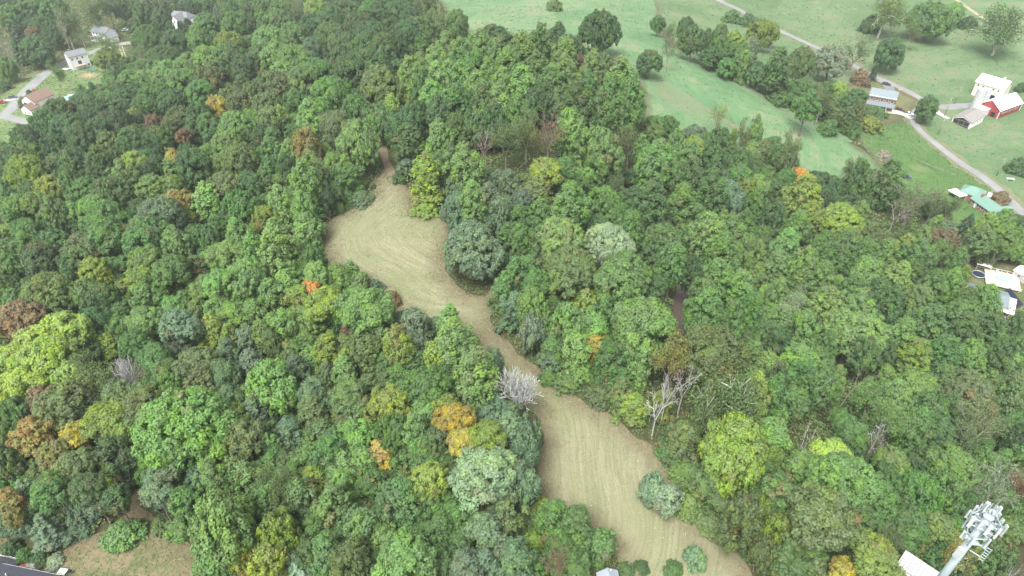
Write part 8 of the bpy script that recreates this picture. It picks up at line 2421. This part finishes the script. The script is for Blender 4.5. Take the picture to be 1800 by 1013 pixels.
# ---- cell tower
TX, TY, TT = 41.3, 33.5, 57.3
tw = tag(empty('cell_tower', TX, TY, gz(TX, TY) - .3, R(14)), 'tall pale steel monopole cell tower crowned with white panel antennas', 'tower')
TH = TT - (gz(TX, TY) - .3)
MB().tube((0, 0, 0), (0, 0, TH - 20), .60, .42, 28).add('pole', M_GALV, tw, sm_=True)
MB().tube((0, 0, TH - 20), (0, 0, TH), .40, .29, 28).add('pole', M_GALV, tw, sm_=True)
MB().tube((0, 0, TH - 20.1), (0, 0, TH - 19.5), .47, .47, 28).add('flange', M_GALV, tw, sm_=False)
MB().tube((.62, .1, 2), (.46, .1, TH - 1), .045, .045, 6).add('cable_run', M_CABLE, tw)
for k in range(int((TH - 4) / 1.2)): MB().tube((.3 + .2 * (1 - k / 45), -.42, 3 + k * 1.2), (.62, -.42, 3 + k * 1.2), .02, .02, 5).add('step_bolt', M_GALV, tw)
def panel_antenna(parent, x, y, z, rz, hh, w=.32):
    a = MB().box((0, .12, 0), (w, .12, hh)).add('panel_antenna', M_PANEL, parent, bevel=.035, loc=(x, y, z), rz=rz)
    MB().tube((0, -.1, -hh * .62), (0, -.1, hh * .6), .04, .04, 8).add('mount_pipe', M_GALV, a)
    MB().box((0, -.26, -.1), (.2, .14, .36)).add('radio_unit', M_PANEL, a, bevel=.02)
    for q in (-.55, .55): MB().box((0, 0, q * hh * .7), (.1, .2, .08)).add('bracket', M_GALV, a)
def array(z, rad, side, npan, hh, phase):
    for k in range(3):
        a = R(120 * k + phase); f = empty('antenna_sector', 0, 0, z, a); f.parent = tw
        for zz in (-.45, .45): MB().tube((-side / 2, rad, zz), (side / 2, rad, zz), .055, .055, 8).add('face_pipe', M_GALV, f)
        for sx in (-1, 1):
            MB().tube((sx * .25, .3, .0), (sx * side * .32, rad, .45), .05, .05, 8).add('standoff_arm', M_GALV, f)
            MB().tube((sx * .25, .3, -.5), (sx * side * .32, rad, -.45), .045, .045, 8).add('standoff_arm', M_GALV, f)
        MB().box((0, rad * .62, -.5), (side * .55, rad * .55, .04)).add('grating', M_GALV, f)
        for i in range(npan): panel_antenna(f, (i / (npan - 1) - .5) * side * .96, rad + .1, .1 + .12 * ((i + k) % 2), 0, hh * (1 if (i + k) % 3 else .78), .28 if i % 2 else .2)
array(TH - .5, .8, 2.05, 4, 1.5, 8)
array(TH - 2.8, .7, 1.35, 2, 1.35, 40)
MB().tube((0, 0, TH), (0, 0, TH + .12), .42, .42, 24).add('top_plate', M_GALV, tw)
panel_antenna(tw, -.2, .35, TH + .9, R(30), 1.3); panel_antenna(tw, .35, -.1, TH + .9, R(-100), 1.3)
MB().tube((.1, .1, TH), (.1, .1, TH + 2.4), .035, .015, 6).add('lightning_rod', M_GALV, tw)
MB().box((-.52, -.1, TH - 5.4), (.3, .5, 1.5)).add('junction_box', M_PANEL, tw, bevel=.03)
lad = empty('side_ladder_mount', .5, -.2, TH - 4.6, R(-60)); lad.parent = tw
for q in (0, .35): MB().tube((.9 + q, 0, -1.0), (.9 + q, 0, 1.0), .035, .035, 6).add('rail', M_GALV, lad)
for k in range(6): MB().tube((.9, 0, -.9 + k * .36), (1.25, 0, -.9 + k * .36), .03, .03, 6).add('rung', M_GALV, lad)
for z_ in (-.6, .6): MB().tube((0, 0, z_), (.9, 0, z_), .04, .04, 6).add('standoff_arm', M_GALV, lad)


# ------------------------------------------------------------------ the thin air
hm, hn, hl = new_mat('haze')
pv = hn.new('ShaderNodeVolumePrincipled'); ho = hn.new('ShaderNodeOutputMaterial')
pv.inputs['Color'].default_value = (.86, .95, .93, 1); pv.inputs['Density'].default_value = HAZE
pv.inputs['Anisotropy'].default_value = .2
hl.new(pv.outputs[0], ho.inputs['Volume'])
x0, x1, y0, y1, z0, z1 = -4200., 4200., -4200., 4200., -80., 125.
Vb = [(x, y, z) for z in (z0, z1) for y in (y0, y1) for x in (x0, x1)]
Fb = [(0, 2, 3, 1), (4, 5, 7, 6), (0, 1, 5, 4), (1, 3, 7, 5), (3, 2, 6, 7), (2, 0, 4, 6)]
if HAZE > 0: link('haze', np_mesh('haze', Vb, Fb, hm), kind='stuff')
